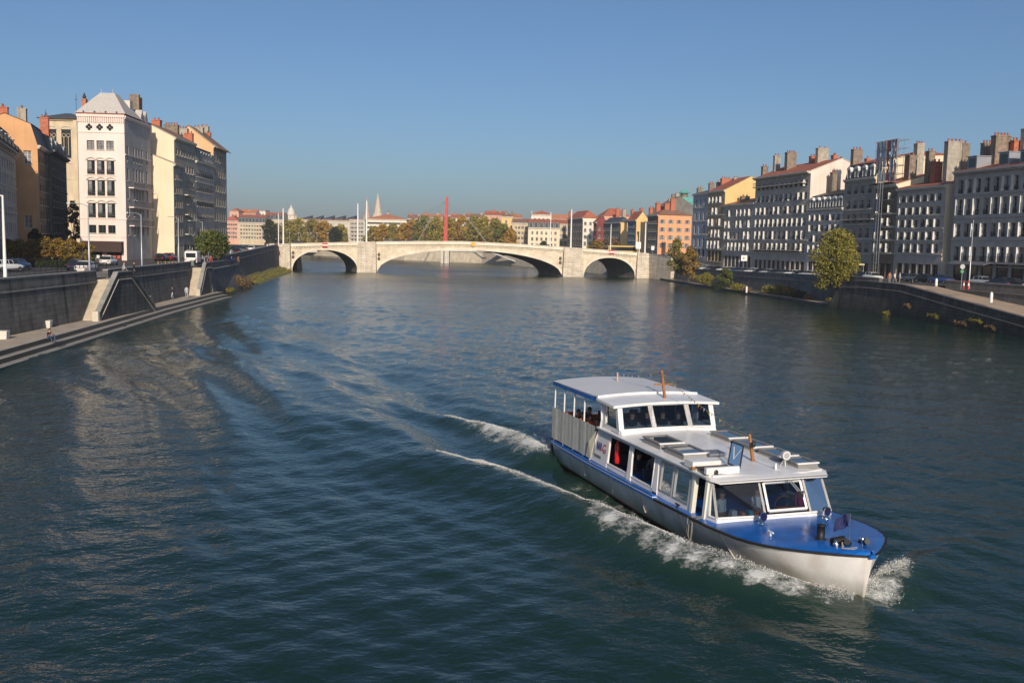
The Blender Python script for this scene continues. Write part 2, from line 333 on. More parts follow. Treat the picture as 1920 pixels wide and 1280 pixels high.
# ---------------------------------------------------------------- road bridge
bs = brick('bridge_ashlar', (.80, .685, .53), None, (.85, .82, .78), 1.1, .42, stain=(-.2, 1.3, (.18, .15, .10), 1.8), streak=.3)
bs2 = brick('pier_ashlar', (.74, .65, .53), None, (.5, .47, .43), 1.3, .5, stain=(-.2, 1.2, (.16, .14, .10), 1.8), streak=.4)
t = thing('road_bridge', 'pale stone road bridge with three flat arches across the river', 'bridge')
BY, BW, SK = 281., 17., -.38
DK = [(-72, 7.6), (-67.9, 7.82), (-55, 8.45), (-41, 9.0), (-28, 9.45), (-14.5, 9.68), (0, 9.3), (15, 8.63), (28, 7.95), (39.6, 7.29)]
def arch(x, x0, x1, xc, zs, zc):
    if x <= x0 or x >= x1: return None
    u = (x - xc) / ((xc - x0) if x < xc else (x1 - xc)); return zs + (zc - zs) * math.sqrt(max(0, 1 - abs(u) ** 2.1))
ARC = [(-64.6, -45.5, -54.9, 0.4, 6.3), (-39.8, 14.2, -13.5, .2, 7.05), (20.5, 35.5, 28.0, .2, 5.75)]
def under(x):
    for a in ARC:
        v = arch(x, *a)
        if v is not None: return v
    return -2.5
b = MB(); ring = [MB(), MB(), MB()]
xs = sorted(set([-72 + k * .4 for k in range(280)] + [a[i] + e for a in ARC for i in (0, 1) for e in (-.01, .01, .1, -.1, .3, -.3, .6, -.6)])); xs = [x for x in xs if x <= 39.8]
for x0, x1 in zip(xs, xs[1:]):
    u0, u1 = under(x0), under(x1); t0, t1 = interp(x0, DK) - .9, interp(x1, DK) - .9
    f = lambda x, z: (x, BY, z); g = lambda x, z: (x + SK * BW, BY + BW, z)
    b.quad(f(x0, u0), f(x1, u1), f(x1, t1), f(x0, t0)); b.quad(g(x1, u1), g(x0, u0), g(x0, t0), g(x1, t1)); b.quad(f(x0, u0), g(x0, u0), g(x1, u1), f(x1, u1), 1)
    b.quad(f(x0, t0), f(x1, t1), g(x1, t1), g(x0, t0))
b.build('spandrel_wall', [bs, M('dark_vault_stone', (.20, .18, .15), var=.25, streak=.4)], t)  # arch undersides take a darker stone than the face
for i, a in enumerate(ARC):
    r = MB(); n = 48
    pts = [(lerp(a[0] + .02, a[1] - .02, k / n)) for k in range(n + 1)]
    pl = [(x, arch(x, *a)) for x in pts]
    for (x0, z0), (x1, z1) in zip(pl, pl[1:]):
        n0 = Vector((-(z1 - z0), x1 - x0)).normalized() * (.5 if i != 1 else .62)
        r.hexa([(x0, BY - .12, z0), (x1, BY - .12, z1), (x1, BY + .0, z1), (x0, BY + .0, z0), (x0 + n0.x, BY - .12, z0 + n0.y), (x1 + n0.x, BY - .12, z1 + n0.y), (x1 + n0.x, BY, z1 + n0.y), (x0 + n0.x, BY, z0 + n0.y)])
    r.build('arch_ring', M('voussoir_stone', (.76, .67, .54), var=.15), t)
def pierbox(x0, x1, proud, ztop, nm):
    b = MB(); b.hexa([(x0 - .3, BY - proud - .5, -2.5), (x1 + .3, BY - proud - .5, -2.5), (x1 + .3 , BY + .1, -2.5), (x0 - .3, BY + .1, -2.5), (x0, BY - proud, ztop(x0)), (x1, BY - proud, ztop(x1)), (x1, BY + .1, ztop(x1)), (x0, BY + .1, ztop(x0))]); b.build(nm, bs2, t)
dk = lambda x: interp(x, DK)
pierbox(-45.2, -40.1, 1.6, lambda x: dk(x) - .02, 'pier'); pierbox(14.6, 20.1, 1.6, lambda x: dk(x) - .02, 'pier')
pierbox(-67.9, -65.0, 1.4, lambda x: dk(x) - .02, 'abutment'); pierbox(36.0, 39.8, 1.2, lambda x: dk(x) - .02, 'abutment')
b = MB()
for x0, x1 in zip(DK, DK[1:]):
    for side in (0,):
        oy = BY + (BW if side else 0); ox = SK * BW if side else 0; y0, y1 = (oy - .35, oy + .15) if not side else (oy - .15, oy + .35)
        b.hexa([(x0[0] + ox, y0 + .12, x0[1] - .9), (x1[0] + ox, y0 + .12, x1[1] - .9), (x1[0] + ox, y1, x1[1] - .9), (x0[0] + ox, y1, x0[1] - .9), (x0[0] + ox, y0 + .12, x0[1] - .16), (x1[0] + ox, y0 + .12, x1[1] - .16), (x1[0] + ox, y1, x1[1] - .16), (x0[0] + ox, y1, x0[1] - .16)])
        b.hexa([(x0[0] + ox, y0, x0[1] - .157), (x1[0] + ox, y0, x1[1] - .157), (x1[0] + ox, y1 + .05, x1[1] - .157), (x0[0] + ox, y1 + .05, x0[1] - .157), (x0[0] + ox, y0, x0[1]), (x1[0] + ox, y0, x1[1]), (x1[0] + ox, y1 + .05, x1[1]), (x0[0] + ox, y1 + .05, x0[1])])
x = -64.5
while x < 35.8:
    if not (-45.5 < x < -39.8 or 14.3 < x < 20.4):
        z = dk(x) - .95; b.box(x, x + .3, BY - .5, BY, z - .42, z)
    x += .78
x = -64.5
b.build('parapet', M('parapet_stone', (.74, .66, .54), var=.12), t)
b = MB()
for x0, x1 in zip(DK, DK[1:]): b.hexa([(x0[0], BY - .5, x0[1] - .94), (x1[0], BY - .5, x1[1] - .94), (x1[0], BY, x1[1] - .94), (x0[0], BY, x0[1] - .94), (x0[0], BY - .55, x0[1] - .8), (x1[0], BY - .55, x1[1] - .8), (x1[0], BY + .0, x1[1] - .8), (x0[0], BY, x0[1] - .8)])
b.build('cornice', M('voussoir_stone', (1, 1, 1)), t)
b = MB(); # carved scroll brackets beside the piers
for x in (-39.3, 13.6, -64.3): 
    for z in (4.0, 5.2): b.lathe((x, BY - .35, z), [(.05, -.25), (.35, -.1), (.42, .15), (.2, .45), (.05, .5)], 8); b.box(x - .25, x + .25, BY - .4, BY, z + .35, z + .6)
b.build('bracket', M('bronze_grey', (.13, .12, .10)), t)
# wing wall on the right
wall_line([(39.9, 280.2), (44.5, 268), (47.5, 252)][0:2], lambda y: interp(y, [(268, 6.2), (280.2, 7.2)]), -1, -.8, 'wing_wall', 'pale wing wall splaying from the right end of the bridge', bs2, coping, batter=1.0)
# bridge signs
def rect_sign(px, py):
    x, y, z = uny(px, py, BY - .65); t = thing('navigation_sign', '', 'sign', (x, y, z), group='red and white boards on the bridge')
    b = MB(); b.box(-.75, .75, 0, .06, -.55, .55); b.build('board', M('sign_white', (.8, .8, .8), rough=.4, var=.02), t)
    b = MB(); b.box(-.78, .78, -.02, .03, .2, .58); b.box(-.78, .78, -.02, .03, -.58, -.2); b.build('red_stripe', M('sign_red', (.55, .02, .02), rough=.4, var=.05), t); return t
rect_sign(609, 459.5)['label'] = 'red and white no entry board above the left arch'
rect_sign(1147, 472.5)['label'] = 'red and white no entry board above the right arch'
x, y, z = uny(887, 458, BY - .65); t = thing('navigation_sign', 'round yellow board on the parapet above the main arch', 'sign', (x, y, z))
b = MB(); b.add([(.62 * math.cos(k * math.pi / 8), yy, .62 * math.sin(k * math.pi / 8)) for yy in (0, .08) for k in range(16)], [tuple(range(16)), tuple(range(16, 32))] + [(k, (k + 1) % 16, 16 + (k + 1) % 16, 16 + k) for k in range(16)]); b.build('disc', M('sign_yellow', (.80, .42, .02), rough=.4, var=.05), t)
b = MB(); b.box(-.07, .07, .02, .1, -.9, .2); b.build('bracket', steel, t)
# ---------------------------------------------------------------- buildings
WIN = {}
def window_mesh(w, h, style):
    """window seen from outside: local x width, -y outward, origin bottom centre. 0 frame,1 glass,2 sill,3 iron,4 curtain"""
    key = (round(w, 1), round(h, 1), style)
    if key in WIN: return WIN[key]
    b = MB(); f = .07; x = w / 2
    b.quad((-x, .05, 0), (x, .05, 0), (x, .05, h), (-x, .05, h), 1)
    b.box(-x, -x + f, -.02, .04, 0, h); b.box(x - f, x, -.02, .04, 0, h); b.box(-x + f, x - f, -.02, .04, h - f, h); b.box(-x + f, x - f, -.02, .04, 0, f)
    b.box(-f / 2, f / 2, -.03, .035, f, h - f)
    if h > 1.5:
        for q in (.36, .68): b.box(-x + f, -f / 2, -.01, .03, h * q, h * q + .04); b.box(f / 2, x - f, -.01, .03, h * q, h * q + .04)
    b.box(-x - .1, x + .1, -.44, -.02, -.13, -.003, 2)
    if 'r' in style:   # iron guard rail over the lower part
        b.box(-x, x, -.40, -.37, .86, .91, 3); b.box(-x, x, -.40, -.37, .08, .12, 3)
        n = int(w / .14)
        for k in range(n + 1): xx = -x + w * k / n; b.box(xx - .012, xx + .012, -.395, -.375, .12, .86, 3)
        b.box(-x, x, -.392, -.38, .3, .62, 3)
    if 'c' in style: b.quad((-x + f, .03, h * .0 + f), (-f / 2, .03, f), (-f / 2, .03, h - f), (-x + f, .03, h - f), 4)
    if 'C' in style: b.quad((-x + f, .032, f), (x - f, .032, f), (x - f, .032, h - f), (-x + f, .032, h - f), 4)
    if 'b' in style: b.box(-x + f, x - f, -.06, -.025, h * .55, h - f, 5)
    if 'a' in style:   # arched hood
        for k in range(8):
            a0, a1 = math.pi * k / 8, math.pi * (k + 1) / 8; ri, ro = x + .02, x + .28
            b.hexa([(-ri * math.cos(a0), -.5, h + ri * .6 * math.sin(a0)), (-ri * math.cos(a1), -.5, h + ri * .6 * math.sin(a1)), (-ri * math.cos(a1), -.36, h + ri * .6 * math.sin(a1)), (-ri * math.cos(a0), -.36, h + ri * .6 * math.sin(a0)),
                    (-ro * math.cos(a0), -.5, h + ro * .6 * math.sin(a0)), (-ro * math.cos(a1), -.5, h + ro * .6 * math.sin(a1)), (-ro * math.cos(a1), -.36, h + ro * .6 * math.sin(a1)), (-ro * math.cos(a0), -.36, h + ro * .6 * math.sin(a0))], 2)
    if 'l' in style: b.box(-x - .15, x + .15, -.46, -.36, h + .05, h + .2, 2)
    if 'f' in style: b.box(-x - .02, -x + .02, -.78, -.02, 0, h, 6); b.box(-x + .02, -x + .22, -.46, -.40, 0, h, 6)   # pale leaf added at the jamb to catch the sun like a lit reveal
    if 's' in style:   # open louvred shutters lying flat beside the opening
        b.box(-x - w * .5, -x - .02, -.42, -.37, 0, h, 5); b.box(x + .02, x + w * .5, -.42, -.37, 0, h, 5)
    me = b.mesh('window'); fr = frame_g if 'g' in style else (frame_b if 'k' in style else frame_w)
    for m in (fr, glass_dark, stone_w, iron, glass_cur, glass_blind, M('sun_catching_leaf', (.70, .68, .64), rough=.6, var=.08)): me.materials.append(m)
    WIN[key] = me; return me
def holed(b, P, u0, u1, z0, z1, holes, dep, mi=0, back=True):
    us = sorted({u0, u1} | {h[0] for h in holes} | {h[1] for h in holes}); zs = sorted({z0, z1} | {h[2] for h in holes} | {h[3] for h in holes})
    us = [u for u in us if u0 <= u <= u1]; zs = [z for z in zs if z0 <= z <= z1]
    for a, c in zip(us, us[1:]):
        run = None
        for p, q in zip(zs, zs[1:]):
            cu, cz = (a + c) / 2, (p + q) / 2
            inside = any(h[0] < cu < h[1] and h[2] < cz < h[3] for h in holes)
            if not inside: b.quad(P(a, p, 0), P(c, p, 0), P(c, q, 0), P(a, q, 0), mi)
    for h in holes:
        a, c, p, q = h[:4]
        b.quad(P(a, p, 0), P(a, q, 0), P(a, q, dep), P(a, p, dep), mi); b.quad(P(c, p, dep), P(c, q, dep), P(c, q, 0), P(c, p, 0), mi)
        b.quad(P(a, q, 0), P(c, q, 0), P(c, q, dep), P(a, q, dep), mi); b.quad(P(a, p, dep), P(c, p, dep), P(c, p, 0), P(a, p, 0), mi)
        if back: b.quad(P(a, p, dep + .06), P(c, p, dep + .06), P(c, q, dep + .06), P(a, q, dep + .06), mi)
class Bld: pass
def building(name, label, cat, a, b_, W, z0, ze, wall, rows=(), ncol=5, roof='gable', rise=3, rmat=None, style='', margin=.8,
             cornice=.45, courses=(), gable=(), gwall=None, chim=(), dorm=0, ground=None, dep=.3, balc=(), group=None, ov=.3, colx=None, rail_rows=(), seed=0, winmax=100, dstyle='z', cmat=None):
    """a -> b_ world xy ends of the facade; local x along it, building lies on +y. z absolute."""
    rnd = random.Random(seed + int(abs(a[0] * 7 + a[1] * 13)))
    dx, dy = b_[0] - a[0], b_[1] - a[1]; L = math.hypot(dx, dy); rz = math.atan2(dy, dx)
    t = thing(name, label, cat, (a[0], a[1], z0), rz, group); E = Bld(); E.t = t; E.L = L; E.W = W; E.rz = rz; E.a = a; E.z0 = z0; E.ze = ze
    hh = ze - z0
    cols = colx or [margin + (L - 2 * margin) * (k + .5) / ncol for k in range(ncol)]
    holes = []
    for r in rows:
        zb, h, w = r[0] - z0, r[1], r[2]; st = r[3] if len(r) > 3 else style
        for x in (r[4] if len(r) > 4 else cols):
            if .1 < x - w / 2 and x + w / 2 < L - .1: holes.append((x - w / 2, x + w / 2, zb, zb + h, st))
    wb = MB()
    if roof == 'flat' or roof == 'hip' or roof == 'mansard': rise_g = 0
    else: rise_g = rise
    holed(wb, lambda u, z, d: (u, d, z), 0, L, -3, hh, holes, dep)
    gh = {0: [], 1: []}
    for g in gable: gh[g[0]].append((g[1] - g[3] / 2, g[1] + g[3] / 2, g[2] - z0, g[2] - z0 + g[4], g[5] if len(g) > 5 else style))
    gm = 1 if gwall else 0
    holed(wb, lambda u, z, d: (d, u, z), 0, W, -3, hh, gh[0], dep, gm)
    holed(wb, lambda u, z, d: (L - d, u, z), 0, W, -3, hh, gh[1], dep, gm)
    wb.quad((L, W, -3), (0, W, -3), (0, W, hh), (L, W, hh), gm)
    if rise_g:
        for x in (0, L): wb.poly([(x, 0, hh), (x, W, hh), (x, W / 2, hh + rise_g)], gm)
    if roof == 'shed':
        pass
    wb.build('wall', [wall, gwall or wall], t)
    n = 0
    for h in holes:
        if n >= winmax: break
        st = h[4]; v = rnd.random()
        if 'F' in st and rnd.random() < .72: st += 'f'
        st = st.replace('F', '')
        if 'n' not in st:
            if v < .22: st += 'c'
            elif v < .36: st += 'C'
            elif v < .46 and h[3] - h[2] > 1.3: st += 'b'
        put('window', window_mesh(h[1] - h[0], h[3] - h[2], st), t, ((h[0] + h[1]) / 2, dep, h[2])); n += 1
    for e in (0, 1):
        for h in gh[e]:
            put('window', window_mesh(h[1] - h[0], h[3] - h[2], h[4]), t, (dep if e == 0 else L - dep, (h[0] + h[1]) / 2, h[2]), R(-90 if e == 0 else 90))
    cm = cmat or stone_w
    if cornice:
        b = MB(); b.box(-.02, L + .02, -cornice, -.003, hh - .35, hh - .02); b.box(-.02, L + .02, -cornice * .6, -.003, hh - .6, hh - .353); b.build('cornice', cm, t)
    for zc in courses:
        b = MB(); b.box(0.01, L - .01, -.16, -.003, zc - z0, zc - z0 + .22); b.build('string_course', cm, t)
    for q in balc:   # (z, x0, x1)
        z = q[0] - z0; b = MB(); b.box(q[1], q[2], -.95, -.003, z - .2, z); b.build('balcony', cm, t)
        rl = MB(); rl.box(q[1], q[2], -.93, -.90, z + .95, z + 1.0); rl.box(q[1], q[1] + .03, -.9, 0, z + .95, z + 1.0); rl.box(q[2] - .03, q[2], -.9, 0, z + .95, z + 1.0)
        k = q[1]
        while k < q[2]: rl.box(k, k + .03, -.925, -.905, z, z + .95); k += .22
        rl.build('railing', iron, t)
    rb = MB(); rm = rmat or tile_r
    o = ov
    if roof == 'gable':
        zz = hh + .02
        s = rise / (W / 2)
        for (y0, y1, za, zb_) in ((-o, W / 2, zz - o * s, zz + rise), (W + o, W / 2, zz - o * s, zz + rise)):
            rb.quad((-o * .3, y0, za), (L + o * .3, y0, za), (L + o * .3, y1, zb_), (-o * .3, y1, zb_)); rb.quad((-o * .3, y0, za + .15), (L + o * .3, y0, za + .15), (L + o * .3, y1, zb_ + .15), (-o * .3, y1, zb_ + .15))
            rb.quad((-o * .3, y0, za), (L + o * .3, y0, za), (L + o * .3, y0, za + .15), (-o * .3, y0, za + .15))
            for x in (-o * .3, L + o * .3): rb.quad((x, y0, za), (x, y1, zb_), (x, y1, zb_ + .15), (x, y0, za + .15), 1)
    elif roof == 'hip':
        zz = hh; q = min(W, L) * .42
        A = [(-o, -o, zz), (L + o, -o, zz), (L + o, W + o, zz), (-o, W + o, zz)]
        if L > W: r1, r2 = (q, W / 2, zz + rise), (L - q, W / 2, zz + rise); fs = [(A[0], A[1], r2, r1), (A[2], A[3], r1, r2), (A[1], A[2], r2), (A[3], A[0], r1)]
        else: r1, r2 = (L / 2, q, zz + rise), (L / 2, W - q, zz + rise); fs = [(A[1], A[2], r2, r1), (A[3], A[0], r1, r2), (A[0], A[1], r1), (A[2], A[3], r2)]
        for f in fs: rb.poly(f)
        rb.box(-o, L + o, -o, W + o, zz - .12, zz - .005)
    elif roof == 'mansard':
        mh = rise; i = mh * .28
        A = [(0, 0), (L, 0), (L, W), (0, W)]; B_ = [(.02, i), (L - .02, i), (L - .02, W - i), (.02, W - i)]
        for k in (0, 2): rb.quad((*A[k], hh), (*A[(k + 1) % 4], hh), (*B_[(k + 1) % 4], hh + mh), (*B_[k], hh + mh), 1)
        for x in (0.0, L): rb.poly([(x, 0, hh), (x, i, hh + mh), (x, W / 2, hh + mh + 1.5), (x, W - i, hh + mh), (x, W, hh)], 2)
        for y0, y1 in ((i, W / 2), (W - i, W / 2)): rb.quad((-.1, y0 - (.25 if y0 < y1 else -.25), hh + mh), (L + .1, y0 - (.25 if y0 < y1 else -.25), hh + mh), (L + .1, y1, hh + mh + 1.6), (-.1, y1, hh + mh + 1.6))
    elif roof == 'flat':
        rb.box(-.1, L + .1, -.1, W + .1, hh, hh + .3)
    ro = rb.build('roof', [rm, (slate if roof == 'mansard' else wall), gwall or wall], t)
    for k in range(dorm):
        x = L * (k + .5) / dorm; d = MB(); base = hh + .25; dw = .55
        d.box(x - dw - .12, x - dw, -.05, 1.4, base, base + 1.9); d.box(x + dw, x + dw + .12, -.05, 1.4, base, base + 1.9); d.quad((x - dw, .08, base), (x + dw, .08, base), (x + dw, .08, base + 1.7), (x - dw, .08, base + 1.7), 1)
        d.box(x - .03, x + .03, .03, .07, base, base + 1.7)
        if dstyle == 'a':
            for j in range(6):
                a0, a1 = math.pi * j / 6, math.pi * (j + 1) / 6; r = dw + .2
                d.hexa([(x - r * math.cos(a0), -.15, base + 1.7), (x - r * math.cos(a1), -.15, base + 1.7), (x - r * math.cos(a1), 1.5, base + 1.7), (x - r * math.cos(a0), 1.5, base + 1.7)] +
                       [(x - r * math.cos(a0), -.15, base + 1.75 + .55 * math.sin(a0)), (x - r * math.cos(a1), -.15, base + 1.75 + .55 * math.sin(a1)), (x - r * math.cos(a1), 1.5, base + 1.75 + .55 * math.sin(a1)), (x - r * math.cos(a0), 1.5, base + 1.75 + .55 * math.sin(a0))])
        else: d.box(x - dw - .2, x + dw + .2, -.18, 1.6, base + 1.9, base + 2.02)
        d.build('dormer', [zinc if dstyle != 'a' else white_steel, glass_dark], ro)
    for c in chim:
        # (px centre, px width, py top, depth v, material, thickness along x, pots)
        px, pw, pyt, v, mt = c[:5]; th = c[5] if len(c) > 5 else .9; pots = c[6] if len(c) > 6 else 2
        ca, sa = math.cos(rz), math.sin(rz)
        # ray at px meets the vertical plane y_local = v
        r = ray(px, pyt); nx, ny = -sa, ca; k = (v + a[0] * nx + a[1] * ny) / (r[0] * nx + r[1] * ny)
        X, Y, Z = r[0] * k, r[1] * k, H + r[2] * k; u = (X - a[0]) * ca + (Y - a[1]) * sa; zt = Z - z0
        pwm = pw * Y / F; cb = MB(); hy = pwm / 2 / max(.3, abs(ca if abs(ca) > .7 else sa)); hx = th / 2
        if abs(ca) > .7: hx, hy = pwm / 2, th / 2
        cb.box(u - hx, u + hx, v - hy, v + hy, hh - 1.5, zt - .35); cb.box(u - hx - .07, u + hx + .07, v - hy - .07, v + hy + .07, zt - .347, zt - .15)
        for k in range(pots):
            f = (k + .5) / pots
            cb.lathe((u if hx < hy else lerp(u - hx, u + hx, f), lerp(v - hy, v + hy, f) if hx < hy else v, zt - .15), [(.17, 0), (.14, .45), (.18, .5)], 6, 1)
        cb.build('chimney', [mt, tile_r], ro)
    return E
def autorows(z0, ze, n, ground=4.2, w=1.15, frac=.58, style='', top=.9, shrink=.06):
    fh = (ze - top - z0 - ground) / n; return [(z0 + ground + fh * k + fh * .22, fh * frac * (1 - shrink * k), w, style) for k in range(n)]
def facx(px, p0, dirv):
    """point on ground line p0 + t*dir that is seen at column px (about horizon height)"""
    r = ray(px, 450); k = r[0] / r[1]; t = (k * p0[1] - p0[0]) / (dirv[0] - k * dirv[1]); return (p0[0] + dirv[0] * t, p0[1] + dirv[1] * t)
def zat(px, py, Y): return uny(px, py, Y)[2]
st = dict(
 pink=M('pink_stucco', (.80, .68, .62), var=.05, scale=.3, streak=.12), pinkshade=M('pink_stucco_shaded', (.55, .50, .47), var=.12, scale=.5, streak=.35),  # pinkshade: river side of the pink house, its shade put into the colour
 orange=M('orange_stucco', (.66, .36, .17), var=.10, scale=.35, streak=.25), cream=M('cream_stucco', (.82, .68, .49), var=.06, scale=.25, streak=.15),
 grey=M('grey_stucco', (.40, .36, .31), var=.15, scale=.5, streak=.4), grey2=M('lavender_grey_stucco', (.55, .48, .42), var=.14, scale=.5, streak=.3), white=M('white_stucco', (.66, .61, .56), var=.10, scale=.5, streak=.3),
 brown=M('brown_facade', (.22, .165, .11), var=.25, scale=.6, streak=.4), ochre=M('ochre_stucco', (.46, .35, .20), var=.18, scale=.5, streak=.4),
 yellow=M('yellow_stucco', (.78, .52, .22), var=.08, scale=.4, streak=.2), palepink=M('pale_gable', (.80, .67, .58), var=.08, scale=.4, streak=.3), blue=M('bluish_stucco', (.42, .46, .52), var=.1, scale=.5, streak=.3),
 apricot=M('apricot_stucco', (.82, .38, .19), var=.06, scale=.4, streak=.12), dkgrey=M('dark_and_shaded_facade', (.17, .16, .145), var=.25, scale=.6, streak=.5), rosy=M('rosy_stucco', (.72, .38, .27), var=.1, scale=.4, streak=.2),  # dkgrey also darkens fronts that stand in shade
 beige=M('beige_stone', (.62, .50, .34), var=.12, scale=.4, streak=.25), dred=M('dark_red_stucco', (.22, .05, .05), var=.2), teal=M('grey_blue_stucco', (.12, .18, .25), var=.2), green=M('grey_green_stucco', (.16, .18, .16), var=.2))
# ---- left bank: river fronts toned darker than the gables for shade --------------------------------------------------------------
LD = (-.07, 1.0); LP = (-69.5, 173.)
# pink corner house: front gable faces the viewer
Y0 = 173.; A = (-69.5, 173.); B_ = (-70.55, 188.); zr_ = lambda py: zat(190, py, Y0)
gw = []
for py0, py1, ty in ((281, 264, 'gC'), (327, 301, 'grac'), (367, 338, 'grac'), (408, 381, 'grac'), (437, 422, 'g')):
    for px in (174, 191.5, 209): gw.append((0, (235.3 - px) / F * Y0 * 1.0 , zr_(py0), 1.3, zr_(py1) - zr_(py0), ty))
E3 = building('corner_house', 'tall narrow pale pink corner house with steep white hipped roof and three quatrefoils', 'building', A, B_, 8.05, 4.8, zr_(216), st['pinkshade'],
    rows=[(zr_(y0), (y0 - y1) * .096, .85, 'gn', [1.6, 5, 6.6, 8.2, 9.8, 12.6]) for y0, y1 in ((300, 272), (337, 313), (372, 348), (404, 386), (440, 420))], gable=gw, gwall=st['pink'], roof='flat', cornice=.3,
    courses=(zr_(411), zr_(290)), cmat=st['pink'], balc=[(zr_(349), 1.6, 13.6), (zr_(386), 1.6, 13.6), (zr_(421), 1.6, 13.6)])
t = E3.t; hh = E3.ze - 4.8
b = MB(); b.loft([[(-.3, -.3, hh + .3), (9.5, -.3, hh + .3), (9.5, 8.35, hh + .3), (-.3, 8.35, hh + .3)], [(3.4, 2.7, hh + 4.3), (5.8, 2.7, hh + 4.3), (5.8, 5.2, hh + 4.3), (3.4, 5.2, hh + 4.3)]])
for y in (1.2, 3.1, 5.0, 6.9): b.box(-.34, .3, y - .12, y + .12, hh + .38, hh + .62, 1)
b.tube((3.4, 3.0, hh + 4.3), (3.4, 3.0, hh + 5.0), .05); b.tube((3.4, 5.0, hh + 4.3), (3.4, 5.0, hh + 5.0), .05)
b.build('roof', [M('white_slate', (.50, .47, .44), var=.12, scale=3), iron], t)
b = MB() # machicolated frieze, string courses and quatrefoils of the front
for k in range(25): y = .06 + k * .325; b.box(-.28, -.003, y, y + .16, hh - 1.3, hh - .35)
b.box(-.34, -.003, -.1, 8.15, hh - .35, hh + .05); b.build('frieze', M('pink_trim', (.82, .66, .60), var=.05), t); b = MB(); b.box(-.12, -.003, 0, 8.05, hh - 3.1, hh - 2.95); b.build('string_course', M('pink_trim', (1, 1, 1)), t)
for z in (zr_(411), zr_(444), zr_(371), zr_(331)): b = MB(); b.box(-.1, -.003, 0 if z < 12.5 else 1.5, 8.05 if z < 12.5 else 7.0, z - 4.8, z - 4.65); b.build('string_course', M('pink_trim', (1, 1, 1)), t)
for px in (172, 191, 209.5):
    y = (235.3 - px) / F * Y0; z = zr_(239) - 4.8; b = MB()
    for ax, az in ((0, .33), (0, -.33), (.33, 0), (-.33, 0)):
        b.add([(-.05, y + ax + .27 * math.cos(k * math.pi / 5), z + az + .27 * math.sin(k * math.pi / 5)) for k in range(10)], [tuple(range(10))])
    b.build('quatrefoil', M('dark_opening', (.02, .02, .02)), t)
b = MB(); z1 = zr_(452) - 4.8 ; b.box(-1.3, -.02, .5, 7.4, z1 - 1.9, z1); b.build('awning', M('brown_awning', (.06, .035, .03), rough=.9), t)
b = MB()
for y0_, y1_ in ((.9, 3.4), (4.3, 7.1)): b.quad((-.012, y0_, 0), (-.012, y1_, 0), (-.012, y1_, 2.6), (-.012, y0_, 2.6))
b.build('shop_opening', M('dark_opening', (.02, .02, .02)), t)
b = MB(); b.box(1.8, 2.8, 7.2, 8.0, hh, hh + 3.0); b.lathe((2.3, 7.6, hh + 3.0), [(.2, 0), (.35, .3), (.12, .9), (.02, 1.1)], 8, 1); b.build('chimney', [brick_r, iron], t)
b = MB(); b.box(6.5, 8, 1.0, 2.8, hh, hh + 3.5, 0); b.box(10.4, 11.2, .6, 2.4, hh, hh + 5.2, 1); b.box(12.2, 13.1, .8, 2.2, hh, hh + 4.9, 2); b.build('chimney', [stone_w, chim_b, brick_r], t)
b = MB()
for x in (9.2, 11.6): b.loft([[(x, -.1, hh - 1), (x + 1.7, -.1, hh - 1), (x + 1.7, 3, hh - 1), (x, 3, hh - 1)], [(x, -.1, hh + .9), (x + 1.7, -.1, hh + .9), (x + 1.7, 3, hh + .9), (x, 3, hh + .9)], [(x + .8, -.1, hh + 2.3), (x + .9, -.1, hh + 2.3), (x + .9, 3, hh + 2.3), (x + .8, 3, hh + 2.3)]])
b.loft([[(9, 1, hh + .3), (15, 1, hh + .3), (15, 8, hh + .3), (9, 8, hh + .3)], [(9, 4, hh + 3.4), (14.5, 4, hh + 3.4), (14.5, 5, hh + 3.4), (9, 5, hh + 3.4)]], 1)
b.build('dormer', [st['pinkshade'], slate], t)
# cream wall, two stepped parts
A = (-66.9, 190.); P327 = A
def lfac(px, p0=A, k=.07): return facx(px, p0, (-k, 1))
B1 = lfac(345); zl = zat(327, 306, 190)
building('apartment_building', 'cream blank gable wall with stepped roofs beside the pale pink corner house', 'building', A, B1, 8.0, 4.8, zl, st['grey'], rows=autorows(4.8, zl, 5, w=1.0) + [(4.95, 2.8, 1.5, 'kn')], ncol=4, roof='gable', rise=1.5, rmat=tile_b, gwall=st['cream'], ov=.4,
    chim=[(306.5, 8, 262, 5.2, brick_r, 1.2)])
B2 = lfac(368); A2 = (-67.6, 192.6)
zl2 = zat(331, 258, 194)
building('apartment_building', 'taller grey apartment house with cream gable rising behind the stepped cream wall', 'building', A2, B2, 10.5, 4.8, zl2, st['grey'], rows=autorows(4.8, zl2, 6, w=1.05) + [(4.95, 2.8, 1.6, 'kn')], ncol=7, roof='gable', rise=2.6, rmat=tile_b, gwall=st['cream'], ov=.4,
    chim=[(294, 15, 224, 8.2, brick_r, 1.5), (322, 24, 233, 6, chim_b, 1.2, 5), (344, 16, 240, 5, chim_p, 1.2, 3)], balc=[(18.0, 5.5, 10), (14, 5.5, 10), (10, 5.5, 10)])
B3 = lfac(402); zl3 = zat(385, 306, 215)
building('apartment_building', 'long grey riverside apartment house with dormers in its slate mansard', 'building', B2, B3, 12, 4.8, zl3, st['grey2'], rows=autorows(4.8, zl3, 5, w=1.0, style='r') + [(5.2, 2.8, 1.5, 'kn')], ncol=9, roof='mansard', rise=3, dorm=7, dstyle='z', courses=(9, 13, 17, 21), gwall=st['cream'],
    chim=[(354, 15, 249, 3.5, brick_r, 1.2, 3), (372, 18, 238, 5, chim_p, 1.4, 3)])
B4 = lfac(426); zl4 = zat(403, 272, B3[1])
